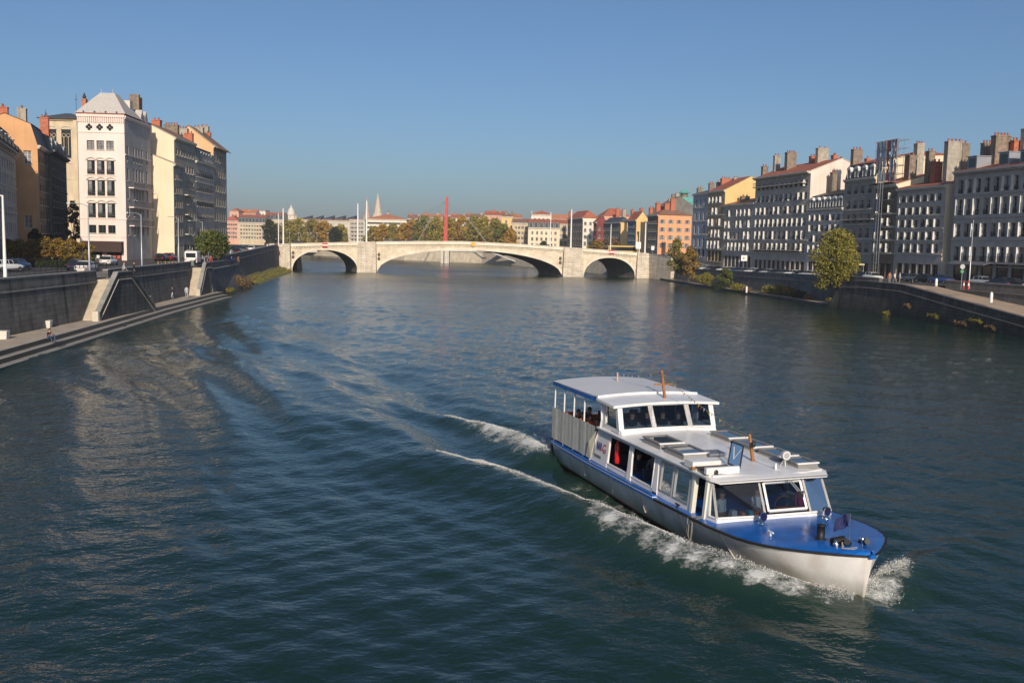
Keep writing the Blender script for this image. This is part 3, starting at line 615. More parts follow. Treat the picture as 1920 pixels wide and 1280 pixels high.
building('apartment_building', 'tallest end house of the left row with apricot gable and overhanging eaves', 'building', B3, B4, 11, 4.9, zl4, st['grey'], rows=autorows(4.9, zl4, 6, w=1.0), ncol=5, roof='gable', rise=4.2, rmat=tile_b, gwall=M('apricot_gable', (.72, .46, .25), var=.08, streak=.2), ov=1.0,
    chim=[(391, 8, 248, 5.0, brick_r, 1.0), (384, 14, 236, 6.2, chim_p, 1.2)])
# orange gable house and the row behind it, river fronts coloured dark for shade
O0 = uny(75, 440, 163.)[:2]; O1 = (O0[0] - .33 * 12, O0[1] + 12.); O2 = (O0[0] - .33 * 38, O0[1] + 38.); zo = zat(77, 272, 163)
building('apartment_building', 'orange plastered gable house with two white framed windows at the left', 'building', O0, O1, 9.5, 4.8, zo, st['brown'], rows=autorows(4.8, zo, 6, w=1.0), ncol=4, roof='mansard', rise=3.4, gwall=st['orange'], rmat=tile_b,
    gable=[(0, 1.55, zat(57, 308, 163), 1.15, 2.2, 'C'), (0, 1.7, zat(57, 428, 163), 1.2, 2.2, 'C')], chim=[(83, 14, 219, 1.6, brick_r, 1.3), (41, 14, 202, 5.0, chim_p, 1.6), (66, 8, 243, 2.5, chim_p, 1)], cornice=.5)
O3 = (O0[0] - .33 * 36, O0[1] + 36.)
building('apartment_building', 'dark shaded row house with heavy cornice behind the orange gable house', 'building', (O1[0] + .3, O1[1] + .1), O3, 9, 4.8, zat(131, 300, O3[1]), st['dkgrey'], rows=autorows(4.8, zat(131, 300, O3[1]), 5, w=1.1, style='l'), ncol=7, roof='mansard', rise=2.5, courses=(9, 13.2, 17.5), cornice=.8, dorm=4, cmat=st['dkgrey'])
# leftmost house with rounded corner
Q1 = uny(33, 440, 158.)[:2]; Q0 = uny(-40, 440, 118.)[:2]; zq = zat(31, 253, 158)
building('apartment_building', 'grey stone house with a curved attic at the left edge of the view', 'building', Q0, Q1, 9, 4.8, zq - 3.2, st['grey2'], rows=autorows(4.8, zq - 3.2, 5, w=1.0, style='l'), ncol=14, roof='mansard', rise=3.2, dorm=9, courses=(8.6, 12.5, 16.4), balc=[(zq - 3.2, 1, 40)],
    chim=[(5, 16, 199, 3.5, brick_r, 1.8, 3)])
# cathedral tower
cx0, cx1 = uny(82, 300, 262.), uny(149, 300, 262.); zt = zat(115, 222, 262)
Et = building('cathedral_tower', 'beige Gothic cathedral tower with traceried window rising behind the dark row', 'church', cx0[:2], cx1[:2], 9.5, 4.8, zt, st['beige'], roof='hip', rise=1.9, rmat=slate, cornice=.7, ov=1.2, courses=(15, 24, zt - 12), cmat=st['beige'], rows=[(zt - 10.5, 7.6, 2.6, 'ank', [2.3, 6.2])])
b = MB()
for x in (0, 8.6): b.box(x - .4, x + 1.0, -.9, .2, -4, zt - 4.8 - 2.2); b.box(x - .2, x + .8, -.6, .2, zt - 7, zt - 5.4)
for x in (2.3, 6.2):
    for k in (-1, 1):
        b.tube((x + k * .6, -.0, zt - 14.5), (x + k * .6, 0, zt - 9.5), .09, n=5)
        for j in range(10): a0, a1 = j * math.pi / 5, (j + 1) * math.pi / 5; b.tube((x + k * .6 + .5 * math.cos(a0), 0, zt - 9.3 + .5 * math.sin(a0)), (x + k * .6 + .5 * math.cos(a1), 0, zt - 9.3 + .5 * math.sin(a1)), .07, n=4)
b.build('buttress', st['beige'], Et.t)
b = MB(); b.tube((7.0, 4.7, zt - 3), (7.0, 4.7, zt + 2.2), .06); b.box(6.6, 7.4, 4.65, 4.75, zt + .8, zt + .9); b.lathe((.6, .6, zt - 4.8), [(.3, 0), (.45, .5), (.1, 1.6), (.02, 2.4)], 6); b.build('cross', iron, Et.t)
# ---- right bank ------------------------------------------------------------
RPT = [(79.6, 147.), (76.0, 168.), (69.6, 205.5), (52.0, 292.)]
def rf(px):
    if px >= 1768: p, q = RPT[0], RPT[1]
    elif px >= 1578: p, q = RPT[1], RPT[2]
    else: p, q = RPT[2], RPT[3]
    return facx(px, p, ((q[0] - p[0]), (q[1] - p[1])))
def rb_(label, pxf, pxn, eave_px, eave_py, W, wall, nfl, ncol, **kw):
    a, b2 = rf(pxf), rf(pxn); Y = facx(eave_px, a, (b2[0] - a[0], b2[1] - a[1]))[1] if pxn != pxf else a[1]
    ze = zat(eave_px, eave_py, Y); z0 = 3.4 if a[1] > 200 else 4.2; z0 = min(z0, rzz(a[1]) - .2, rzz(b2[1]) - .2)
    rows = kw.pop('rows', None) or autorows(z0 + .6, ze, nfl, w=kw.pop('ww', 1.3), frac=.68, style=kw.pop('ws', 'r'), ground=kw.pop('ground_h', 4.4), top=kw.pop('top', .9))
    rows = list(rows) + [(max(rzz(a[1]), rzz(b2[1])) + .15, 2.9, 1.9, 'kn')]
    fh = (ze - z0) / (nfl + 1); cs = kw.pop('courses', None) or tuple(r[0] - .35 for r in rows[:4])
    return building('apartment_building', label, 'building', a, b2, W, z0, ze, wall, rows=rows, ncol=ncol, courses=cs, **kw)
a_, b__ = RPT[0], RPT[1]
zr1 = zat(1771, 322, 168)
zz_ = lambda py: zat(1768, py, 168)
rowsR1 = [(zz_(y0), (y0 - y1) / F * 168, 1.35, s) for y0, y1, s in ((364, 339, 'rF'), (404, 375, 'rF'), (444, 420, 'rF'), (488, 462, 'rF'))]
# wide building runs beyond the right edge
nearR = (79.6 + 3.6, 147. - 21)
building('apartment_building', 'wide grey stone apartment house with zinc box dormers at the right edge', 'building', b__, nearR, 14, 4.2, zr1, st['grey2'], rows=rowsR1, ncol=18, roof='gable', rise=1.8, rmat=tile_r, cornice=.7, margin=.5, dep=.42,
    courses=[zz_(368), zz_(410), zz_(450), zz_(497)], cmat=M('grey_trim', (.56, .50, .46), var=.12, streak=.3), balc=[(zz_(489), 6, 24)],
    chim=[(1789, 30, 264, 3.5, chim_p, 1.2, 4), (1808, 14, 268, 5.5, chim_b, 1.5, 2), (1851, 18, 267, 5, chim_b, 1.0, 3), (1878, 31, 253, 4.5, chim_b, 1.3, 5), (1904, 12, 262, 6, brick_r, 1, 2), (1926, 16, 240, 7, chim_p, 1, 2)])
E1 = [o for o in C.objects if o.get('label', '').startswith('wide grey')][0]; hh = zr1 - 4.2
for x0 in (2.5, 10.5, 15.5, 22): b = MB(); b.box(x0, x0 + 2.4, .4, 5, hh, hh + 2.3); b.box(x0 - .15, x0 + 2.55, .2, 5, hh + 2.303, hh + 2.42); b.box(x0 + .3, x0 + 2.1, .36, .397, hh + .5, hh + 2.0, 1); b.build('dormer', [zinc, glass_dark], E1)
b = MB()
for k in range(11): x = 1.5 + k * 3.7; b.quad((x, -.012, .3), (x + 2.3, -.012, .3), (x + 2.3, -.012, 3.6), (x, -.012, 3.6)); b.box(x - .2, x, -.12, -.003, .3, 3.7, 1); b.box(x + 2.3, x + 2.5, -.12, -.003, .3, 3.7, 1)
b.build('shopfront', [glass_dark, frame_g], E1)
b = MB(); b.hexa([(2, -2.2, 3.3), (12, -2.2, 3.3), (12, -.05, 3.9), (2, -.05, 3.9), (2, -2.2, 3.4), (12, -2.2, 3.4), (12, -.05, 4.0), (2, -.05, 4.0)]); b.build('awning', M('grey_awning', (.12, .13, .15)), E1)
rb_('grey house with scalloped hoods and a red tile roof, left of the wide stone house', 1678, 1768, 1680, 354, 13, st['grey2'], 5, 6, roof='gable', rise=1.5, rmat=tile_r, ws='raF', cornice=.5, gwall=st['cream'], dep=.4,
    chim=[(1709, 15, 290, 3.0, chim_b, 1.6, 4), (1724, 14, 268, 6.5, chim_p, 1.3, 3), (1745, 12, 282, 4.0, chim_b, 1.2, 2), (1757, 16, 302, 3.2, brick_r, 1.2, 2)])
rb_('narrow brown house behind the scaffold ladder', 1636, 1678, 1640, 348, 13, st['brown'], 5, 3, roof='gable', rise=2.0, rmat=tile_r, gwall=st['cream'], ws='rF')
# tall pale gabled house behind, its wall lit above the roofs
p = uny(1676, 400, 207.)[:2]; q = uny(1772, 400, 203.)[:2]; zc_ = zat(1720, 290, 205)
Ec = building('apartment_building', 'tall cream walled house standing behind the scaffold and the scalloped house', 'building', p, q, 9, 4.2, zc_, st['cream'], roof='hip', rise=1.0, rmat=tile_r, cornice=0, ov=.2)
rb_('dark grey house with arched white dormers next to the scaffold', 1578, 1636, 1580, 337, 13, st['grey'], 5, 4, roof='mansard', rise=2.9, dorm=4, dstyle='a', rmat=tile_r, gwall=st['cream'], ws='r',
    chim=[(1607, 18, 279, 5.5, chim_b, 1.2, 3), (1627, 8, 296, 5.0, brick_r, 1.0, 1)], balc=[(zat(1578, 412, 205), .4, 13)])
rb_('low white fronted house with arched dormers behind the big poplar tree', 1513, 1578, 1515, 392, 12, st['white'], 4, 6, roof='mansard', rise=2.8, dorm=6, dstyle='a', rmat=slate, ws='rF', chim=[(1564, 11, 322, 4.5, chim_b, 1.1, 2)])
rb_('huge grey house with attic gallery, red roof and tall pale gable', 1412, 1514, 1414, 334, 15, st['grey2'], 6, 11, roof='gable', rise=3.0, rmat=tile_r, cornice=1.0, gwall=st['palepink'], ws='rF', dep=.4,
    balc=[(zat(1412, 352, 247), .3, 26), (zat(1412, 505 - 38, 247), .3, 26)], chim=[(1434, 10, 311, 3.0, chim_b, 1.1, 2), (1457, 11, 291, 4.2, chim_p, 1.0, 2), (1483, 18, 285, 4.5, chim_b, 1.4, 4), (1524, 10, 292, 8, brick_r, 1.2, 2), (1542, 21, 277, 7.3, chim_p, 1.2, 2), (1565, 9, 290, 10.5, brick_r, 1.2, 2), (1577, 8, 297, 12, brick_r, 1.2, 2)])
rb_('plain mauve grey house with an orange tile edge below the yellow gable', 1356, 1412, 1360, 384, 12, st['grey2'], 4, 7, roof='gable', rise=1.6, rmat=tile_o, ws='F', chim=[(1397, 16, 367, 3.2, chim_b, 1, 2)])
rb_('ochre house with brick chimneys and a bright yellow gable', 1325, 1356, 1328, 359, 15, st['ochre'], 5, 4, roof='gable', rise=3.8, rmat=tile_r, gwall=st['yellow'], ws='F',
    chim=[(1334, 9, 343, 3.0, chim_b, 1, 2), (1349, 10, 341, 4.5, chim_b, 1, 2), (1361, 18, 334, 5.0, brick_r, 1.2, 4), (1380, 10, 333, 7.0, chim_p, 1.2, 2)])
rb_('narrow bluish white house at the far end of the right row', 1297, 1325, 1297, 364, 12, st['blue'], 4, 3, roof='hip', rise=1.6, rmat=slate, ws='', chim=[(1312, 9, 352, 4, chim_b, 1, 2)])
# ---- beyond the bridge, right bank: shaded fronts get dark wall colours ------------------------------------------
def rfar(label, pxf, pxc, pxr, D, epx, epy, wall, gw_, rmat, roof='gable', rise=2.5, nfl=4, ncol=5, k=.25, gcols=3, **kw):
    c = uny(pxc, 450, D)[:2]; f = facx(pxf, c, (-k, 1)); L = math.hypot(f[0] - c[0], f[1] - c[1])
    r = uny(pxr, 450, D)[:2]; W = (r[0] - c[0]) * 1.02; ze = zat(epx, epy, D); z0 = 4.6
    rows = autorows(z0, ze, nfl, w=1.1, ground=3.6); g = []
    if gcols:
        for rr in rows:
            for j in range(gcols): g.append((1, W * (j + .5) / gcols, rr[0], 1.05, rr[1], 's' if kw.get('sh') else ''))
    kw.pop('sh', None)
    return building('apartment_building', label, 'building', f, c, W, z0, ze, wall, rows=rows, ncol=ncol, gable=g, gwall=gw_, rmat=rmat, roof=roof, rise=rise, **kw)
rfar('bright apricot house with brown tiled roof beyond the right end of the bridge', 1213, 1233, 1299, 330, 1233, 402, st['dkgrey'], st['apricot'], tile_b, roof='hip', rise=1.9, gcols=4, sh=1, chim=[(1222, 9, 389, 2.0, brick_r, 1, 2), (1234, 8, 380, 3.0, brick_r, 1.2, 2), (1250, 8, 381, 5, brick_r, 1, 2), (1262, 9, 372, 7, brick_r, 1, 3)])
rfar('grey blue house with red tiled gable left of the apricot house', 1176, 1192, 1216, 352, 1192, 412, st['teal'], st['yellow'], tile_r, rise=3.0, gcols=0, chim=[(1186, 5, 393, 3, brick_r, 1, 1), (1203, 6, 390, 3, brick_r, 1, 1)])
rfar('grey green house with hipped slate roof and yellow end wall', 1131, 1163, 1182, 374, 1163, 416, st['green'], st['yellow'], slate, roof='hip', rise=2.0, gcols=0, nfl=3, ncol=8)
rfar('small dark red house with pointed red roof beside the grey green house', 1112, 1118, 1138, 392, 1118, 416, st['dred'], st['dred'], tile_r, rise=2.2, gcols=2, nfl=3, ncol=2)
rfar('broad white house with shaded front and wide red brown roof beyond the bridge', 1064, 1092, 1122, 408, 1092, 408, st['dkgrey'], M('off_white_stucco', (.76, .70, .58), var=.08), tile_r, roof='hip', rise=3.2, gcols=3, nfl=4, ncol=6, chim=[(1070, 6, 396, 3, brick_r, 1, 2)])
rfar('rosy house with red roof behind the broad white house', 1120, 1132, 1180, 430, 1132, 404, st['rosy'], st['rosy'], tile_r, roof='hip', rise=3.4, gcols=3, nfl=4, chim=[(1158, 6, 391, 4, brick_r, 1, 2), (1170, 6, 392, 4, chim_p, 1, 2)])
rfar('brown roofed house with a cluster of chimneys above the apricot house', 1235, 1247, 1300, 395, 1247, 384, st['brown'], st['dkgrey'], tile_b, rise=3.5, gcols=0, chim=[(1256, 5, 372, 3, chim_p, 1, 1), (1262, 5, 364, 4, chim_b, 1, 1), (1269, 5, 362, 6, chim_p, 1, 1), (1277, 6, 376, 8, chim_p, 1, 1)])
x0, y0, z = uny(1268, 384, 440.); x1 = uny(1302, 384, 440.)[0]
Ed = building('domed_building', 'building with turquoise copper roof and small lantern above the rooftops at right', 'building', (x0, y0), (x1, y0), 10, 4.6, z, st['beige'], roof='hip', rise=0.1, rmat=slate)
cu = M('copper_green', (.10, .42, .34), var=.25, scale=.6); hh = z - 4.6; W_ = x1 - x0
b = MB(); b.loft([[(-.3, 0, hh), (W_ + .3, 0, hh), (W_ + .3, 9, hh), (-.3, 9, hh)], [(1.2, 2.5, hh + 3.5), (W_ - 1.2, 2.5, hh + 3.5), (W_ - 1.2, 6, hh + 3.5), (1.2, 6, hh + 3.5)]]); b.build('roof', cu, Ed.t)
b = MB(); b.lathe((W_ * .5, 4.2, hh + 3.5), [(1.7, 0), (1.7, 1.9), (2.6, 2.0), (1.3, 2.9), (.4, 3.3), (.05, 4.3)], 10); b.build('lantern', [M('lantern_stone', (.25, .2, .15))], Ed.t)
b = MB(); b.lathe((W_ * .5, 4.2, hh + 5.5), [(2.65, 0), (1.35, .9), (.42, 1.35), (.08, 2.3)], 10); b.build('lantern_roof', cu, Ed.t)
# ---- beyond the bridge, centre and left: facades facing the viewer -----------
def far(label, px0, px1, epy, D, wall, nfl=4, ncol=6, W=12, **kw):
    a = uny(px0, 450, D)[:2]; c = uny(px1, 450, D)[:2]; ze = zat((px0 + px1) / 2, epy, D)
    return building(kw.pop('name', 'apartment_building'), label, 'building', a, c, W, 4.6, ze, wall, rows=kw.pop('rows', None) or autorows(4.6, ze, nfl, w=1.1, ground=3.4), ncol=ncol, **kw)
far('rosy pink house with red roof just right of the left riverside row', 421, 447, 414, 560, st['rosy'], 4, 5, roof='hip', rise=3.2, rmat=tile_r, dep=.2)
far('beige house with slate dormers and long red roof at far left', 447, 498, 417, 560, st['beige'], 4, 9, roof='mansard', rise=3, dorm=8, rmat=tile_r, chim=[(456, 4, 404, 5, brick_r, 1, 1), (478, 5, 405, 5, chim_p, 1, 1), (490, 4, 404, 5, chim_p, 1, 1)])
far('small salmon house with flat red roof high on the far left skyline', 431, 448, 396, 640, st['rosy'], 5, 2, roof='hip', rise=2.0, rmat=tile_r)
far('white modern block with stepped top on the far left skyline', 478, 498, 395, 680, M('off_white_stucco', (.7, .68, .6)), 6, 3, roof='flat')
far('pinkish house with several small roofs left of the church dome', 448, 480, 401, 650, st['palepink'], 5, 6, roof='gable', rise=3, rmat=tile_o, chim=[(455, 4, 394, 5, chim_p, 1, 1), (468, 4, 393, 5, chim_p, 1, 1)])
far('cream house with dark attic windows behind the far left trees', 497, 532, 411, 600, st['beige'], 4, 6, roof='mansard', rise=2.6, dorm=4, rmat=tile_r, chim=[(520, 4, 402, 5, brick_r, 1, 1)])
far('long white modern apartment block with slanting dark roof panels', 556, 655, 413, 540, M('pale_concrete', (.58, .53, .46), var=.08), 5, 22, roof='flat', rows=autorows(4.6, zat(605, 413, 540), 5, w=.8, ground=3), winmax=90)
E4 = far('white modern block end with stacked open balconies', 655, 684, 412, 538, M('pale_concrete', (.6, .55, .48)), 5, 4, roof='flat', balc=[(zat(670, y, 538), .5, 8) for y in (419, 426, 433, 440, 447)])
for k in range(5):
    x0_ = uny(562 + k * 21, 410, 542.); b = MB(); s_ = 541 / F; z_ = x0_[2]
    b.hexa([(0, 0, -1), (19 * s_, 0, -1), (19 * s_, 8, -1), (0, 8, -1), (0, 0, 0), (19 * s_, 0, .2), (19 * s_, 8, 2.2), (0, 8, 0)])
    o = b.build('roof_panel', slate, None, (x0_[0], 542, z_)); o.parent = E4.t; o.matrix_parent_inverse = (Matrix.Translation(E4.t.location) @ Matrix.Rotation(E4.rz, 4, 'Z')).inverted()
far('white house with tall dark windows under a broad orange roof behind the cable bridge', 684, 762, 411, 545, M('off_white_stucco', (.7, .68, .6)), 5, 15, roof='hip', rise=3.2, rmat=tile_o, rows=autorows(4.6, zat(720, 411, 545), 5, w=1.5, ground=3), winmax=90, W=30, chim=[(728, 5, 398, 12, chim_p, 1, 2)])
for lab, x0, x1, e, D, wl_, rm in (('low house with mottled roof right of the broad orange roof', 763, 795, 410, 600, st['beige'], tile_b), ('pinkish roofed house peeping over the trees left of the red pylon', 790, 830, 408, 640, st['rosy'], tile_o), ('pale house over the trees right of the red pylon', 845, 880, 409, 640, st['palepink'], tile_r), ('long low tiled house above the trees far right of the red pylon', 872, 912, 408, 620, st['beige'], tile_b)):
    far(lab, x0, x1, e, D, wl_, 4, 5, roof='gable', rise=2.4, rmat=rm, chim=[(x0 + 8, 4, e - 10, 5, brick_r, 1, 1), (x1 - 9, 4, e - 9, 5, chim_p, 1, 1)])
far('black modern block with slanting sides above the trees at the red pylon', 827, 845, 404, 700, slate, 1, 1, roof='flat', rows=[(8, .5, .5, 'n')])
far('reddish terrace with many chimneys above the right end of the trees', 908, 945, 404, 560, st['rosy'], 5, 6, roof='gable', rise=2.5, rmat=tile_r, chim=[(914, 4, 396, 5, brick_r, 1, 1), (926, 5, 394, 5, brick_r, 1, 2), (938, 4, 395, 5, chim_p, 1, 1)])
far('warm yellow house with big lit wall right of the far trees', 940, 968, 406, 520, st['yellow'], 4, 2, roof='gable', rise=1.5, rmat=tile_b, chim=[(950, 5, 396, 4, chim_b, 1, 1), (960, 5, 397, 4, chim_b, 1, 1)])
far('pale house with tiled roof and balconies at the right end of the far trees', 960, 992, 418, 440, st['beige'], 4, 4, roof='gable', rise=1.9, rmat=tile_b)
far('yellow beige house with grey mansard and red roof in the centre right', 990, 1049, 427, 425, st['cream'], 3, 6, roof='mansard', rise=2.3, dorm=6, rmat=tile_r, rows=autorows(4.6, zat(1020, 427, 425), 3, w=1.0, ground=2.6))
far('cream house with a red roof standing above the grey mansard house', 995, 1033, 402, 520, st['palepink'], 4, 4, roof='hip', rise=2.2, rmat=tile_r, chim=[(997, 3, 394, 4, chim_p, 1, 1), (1018, 3, 396, 4, chim_p, 1, 1)])
far('narrow orange walled house with dark red roof left of the broad white house', 1047, 1066, 420, 450, st['beige'], 3, 3, roof='gable', rise=2.0, rmat=tile_r)
far('rooftops of a crowded beige terrace above the centre right houses', 1030, 1066, 411, 600, st['beige'], 4, 5, roof='gable', rise=3, rmat=tile_o, chim=[(1040, 4, 403, 5, chim_p, 1, 1)])
far('beige walled house with tiled roof in front of the yellow house', 962, 978, 409, 500, st['cream'], 4, 3, roof='gable', rise=2, rmat=tile_o)
# church dome and spires
t = thing('church_dome', 'white domed church tower on the far left skyline', 'church', uny(546, 450, 900.)[:2] + (4.6,))
zb = zat(546, 412, 900) - 4.6; b = MB(); b.lathe((0, 0, 0), [(5, 0), (5, zb), (5.6, zb + .2), (5.6, zb + 1), (4.2, zb + 1.4), (4.2, zb + 4.5), (4.8, zb + 4.8), (3.4, zb + 5.5), (3.2, zb + 8), (2.4, zb + 9.8), (1.2, zb + 10.6), (1.1, zb + 12), (.2, zb + 13.2), (.05, zb + 15)], 12)
for k in range(8): a = k * math.pi / 4; b.box(4.6 * math.cos(a) - .5, 4.6 * math.cos(a) + .5, 4.6 * math.sin(a) - .5, 4.6 * math.sin(a) + .5, zb + 1, zb + 4.4, 1)
b.build('tower', [M('pale_limestone', (.66, .60, .52)), st['beige']], t)
for px, top, base, D, w_, mt, lab in ((688, 369, 410, 900, 6.0, M('pink_stone_spire', (.50, .33, .27)), 'pinkish church spire behind the white pole on the bridge'), (708, 362, 408, 880, 8.6, M('pale_stone_spire', (.58, .48, .37)), 'pale pointed church spire above the broad orange roof')):
    t = thing('church_spire', lab, 'church', uny(px, 450, D)[:2] + (4.6,)); zb, ztp = zat(px, base, D) - 4.6, zat(px, top, D) - 4.6; r = w_ / 2; b = MB()
    b.box(-r, r, -r, r, 0, zb); b.lathe((0, 0, zb), [(r * 1.05, 0), (r * .62, (ztp - zb) * .42), (.1, ztp - zb)], 8, sm=False)
    for k in range(4): a = k * math.pi / 2 + .785; b.lathe((r * 1.1 * math.cos(a), r * 1.1 * math.sin(a), zb - 1), [(.7, 0), (.7, 1.5), (.05, 5)], 6)
    b.build('spire', mt, t)
# ---------------------------------------------------------------- water
def seg_dist(X, Y, pts):
    """signed distance and parameter to a polyline (numpy)"""
    best = np.full(X.shape, 1e9); sgn = np.zeros(X.shape); par = np.zeros(X.shape); acc = 0
    tot = sum(math.hypot(b[0] - a[0], b[1] - a[1]) for a, b in zip(pts, pts[1:]))
    for a, b in zip(pts, pts[1:]):
        dx, dy = b[0] - a[0], b[1] - a[1]; L2 = dx * dx + dy * dy; L = math.sqrt(L2)
        t = np.clip(((X - a[0]) * dx + (Y - a[1]) * dy) / L2, 0, 1); qx = X - a[0] - t * dx; qy = Y - a[1] - t * dy
        d = np.hypot(qx, qy); m = d < best; best = np.where(m, d, best); sgn = np.where(m, np.sign(qx * dy - qy * dx), sgn); par = np.where(m, (acc + t * L) / tot, par); acc += L
    return best * sgn, par
P2 = lambda l: [unz(x, y, 0)[:2] for x, y in l]
BOWW = P2([(1600, 1128), (1500, 1112), (1400, 1092), (1300, 1060), (1200, 1015), (1120, 975), (1040, 942), (940, 905), (820, 868), (728, 815), (637, 756), (560, 717), (436, 672)])
STERNW = P2([(1030, 856), (1000, 838), (930, 808), (850, 786), (783, 768), (730, 735), (655, 700), (564, 644), (500, 612)])
STARB = P2([(1612, 1118), (1650, 1090), (1690, 1075), (1760, 1040), (1860, 990), (1990, 930)])
HULLF = P2([(1560, 1105), (1460, 1062), (1360, 1030), (1250, 975), (1150, 930), (1060, 890)])
CROSS = [P2([(960, 1000), (800, 905), (700, 850)])]
def wave_height(X, Y):
    h = np.zeros(X.shape)
    rs = np.random.RandomState(3)
    for k in range(26):  # wind ripples and slow swell from several directions
        lam = 0.9 * 1.16 ** k; a = rs.uniform(-.9, .9) + (math.pi / 2 if k % 3 else 1.1); ph = rs.uniform(0, 6.28)
        amp = .0105 * lam ** .45 * (1.15 if lam < 3 else (.55 if lam < 9 else .22))
        w_ = 2 * math.pi / lam; s = w_ * (math.cos(a) * X + math.sin(a) * Y) + ph
        mod = .6 + .4 * np.sin(X * .05 * (1 + k % 4) + k) * np.sin(Y * .043 * (1 + k % 3) + 2 * k)
        lamfade = np.clip(1.6 - np.abs(Y) / (lam * 190), 0, 1)
        h += amp * mod * lamfade * np.sin(s + .6 * np.sin(s * .5 + ph))
    def crest(pts, amp, wid, front, lo=0, hi=1, fade=.6):
        d, p = seg_dist(X, Y, pts); d = d * front + .18 * np.sin(p * 40) * np.clip(p * 3, 0, 1); wid = wid * (1 + 2.4 * np.clip(p * 1.6 - .2, 0, 1)) if front > 0 else wid
        g = np.exp(-(np.where(d > 0, d / (wid * .75), d / (wid * 1.5))) ** 2)
        return amp * g * (1 - fade * p) - amp * .55 * np.exp(-((d - wid * 1.5) / (wid * 1.1)) ** 2) * (1 - fade * p)
    h += crest(BOWW, .70, .95, 1, fade=.25) * np.clip(seg_dist(X, Y, BOWW)[1] * 14 + .25, 0, 1)
    h += crest(STERNW, .42, .9, 1, fade=.1)
    h += crest(STARB, .30, .6, -1) * np.clip(seg_dist(X, Y, STARB)[1] * 8 + .1, 0, 1) * np.clip(1.3 - 2.2 * seg_dist(X, Y, STARB)[1], 0, 1)
    for off, am in ((3.6, .32), (7.2, .28), (10.8, .22), (14.4, .16)):
        d, p = seg_dist(X, Y, BOWW); dd = d + off
        h += am * np.exp(-(dd / 1.25) ** 2) * np.clip((p - .32) * 5, 0, 1)
        d, p = seg_dist(X, Y, STERNW); dd = d + off
        h += am * .8 * np.exp(-(dd / 1.2) ** 2) * np.clip((p - .18) * 5, 0, 1)
    return h
rows_, cols_ = 620, 620
yy = 4 * (1400 / 4) ** (np.linspace(0, 1, rows_)) ; yy[0] = -30
kk = np.linspace(-1, 1, cols_); kk = np.sign(kk) * (np.abs(kk) ** 1.15)
XX = np.outer(yy * .72 + 16 + 22 * np.exp(-np.maximum(yy, 0) / 15), kk); YY = np.repeat(yy[:, None], cols_, 1)
ZZ = wave_height(XX, YY) * np.clip(1.1 - YY / 700, 0, 1)
def fo(pts, wid, p0=0, p1=1, skew=0):
    d, p = seg_dist(XX, YY, pts); return np.exp(-((d + skew) / wid) ** 2) * np.clip((p1 - p) * 18, 0, 1) * np.clip((p - p0) * 30 + .5, 0, 1) * (.86 + .17 * np.sin(XX * 2.3 + YY * 1.1) * np.sin(YY * 1.7 + 1) + .12 * np.sin(XX * 5.1 - YY * 3.7))
foam = np.maximum.reduce([fo(BOWW, .55, 0, .36, -.10) * 1.1, fo(BOWW, .9, 0, .2, .45) * 1.02, fo(STERNW, .5, 0, .19, -.05), fo(STERNW, 1.5, 0, .15) * 1.2, fo(STARB, .8, 0, .22), fo(STARB, 1.4, 0, .14) * 1.2, fo(HULLF, 1.0, 0, 1) * .72, fo(P2([(1030, 850), (1010, 790), (960, 740), (900, 700)]), 1.6, 0, .7) * .74])
me = bpy.data.meshes.new('river_water'); nv = rows_ * cols_
me.vertices.add(nv); me.vertices.foreach_set('co', np.stack([XX, YY, ZZ], -1).astype(np.float32).ravel())
idx = np.arange(nv).reshape(rows_, cols_); q = np.stack([idx[:-1, :-1], idx[:-1, 1:], idx[1:, 1:], idx[1:, :-1]], -1).reshape(-1, 4); nf = len(q)
me.loops.add(nf * 4); me.loops.foreach_set('vertex_index', q.ravel().astype(np.int32)); me.polygons.add(nf)
me.polygons.foreach_set('loop_start', (np.arange(nf) * 4).astype(np.int32)); me.polygons.foreach_set('loop_total', np.full(nf, 4, np.int32)); me.polygons.foreach_set('use_smooth', np.ones(nf, bool))
at = me.attributes.new('foam', 'FLOAT', 'POINT'); at.data.foreach_set('value', foam.astype(np.float32).ravel())
me.update(calc_edges=True)
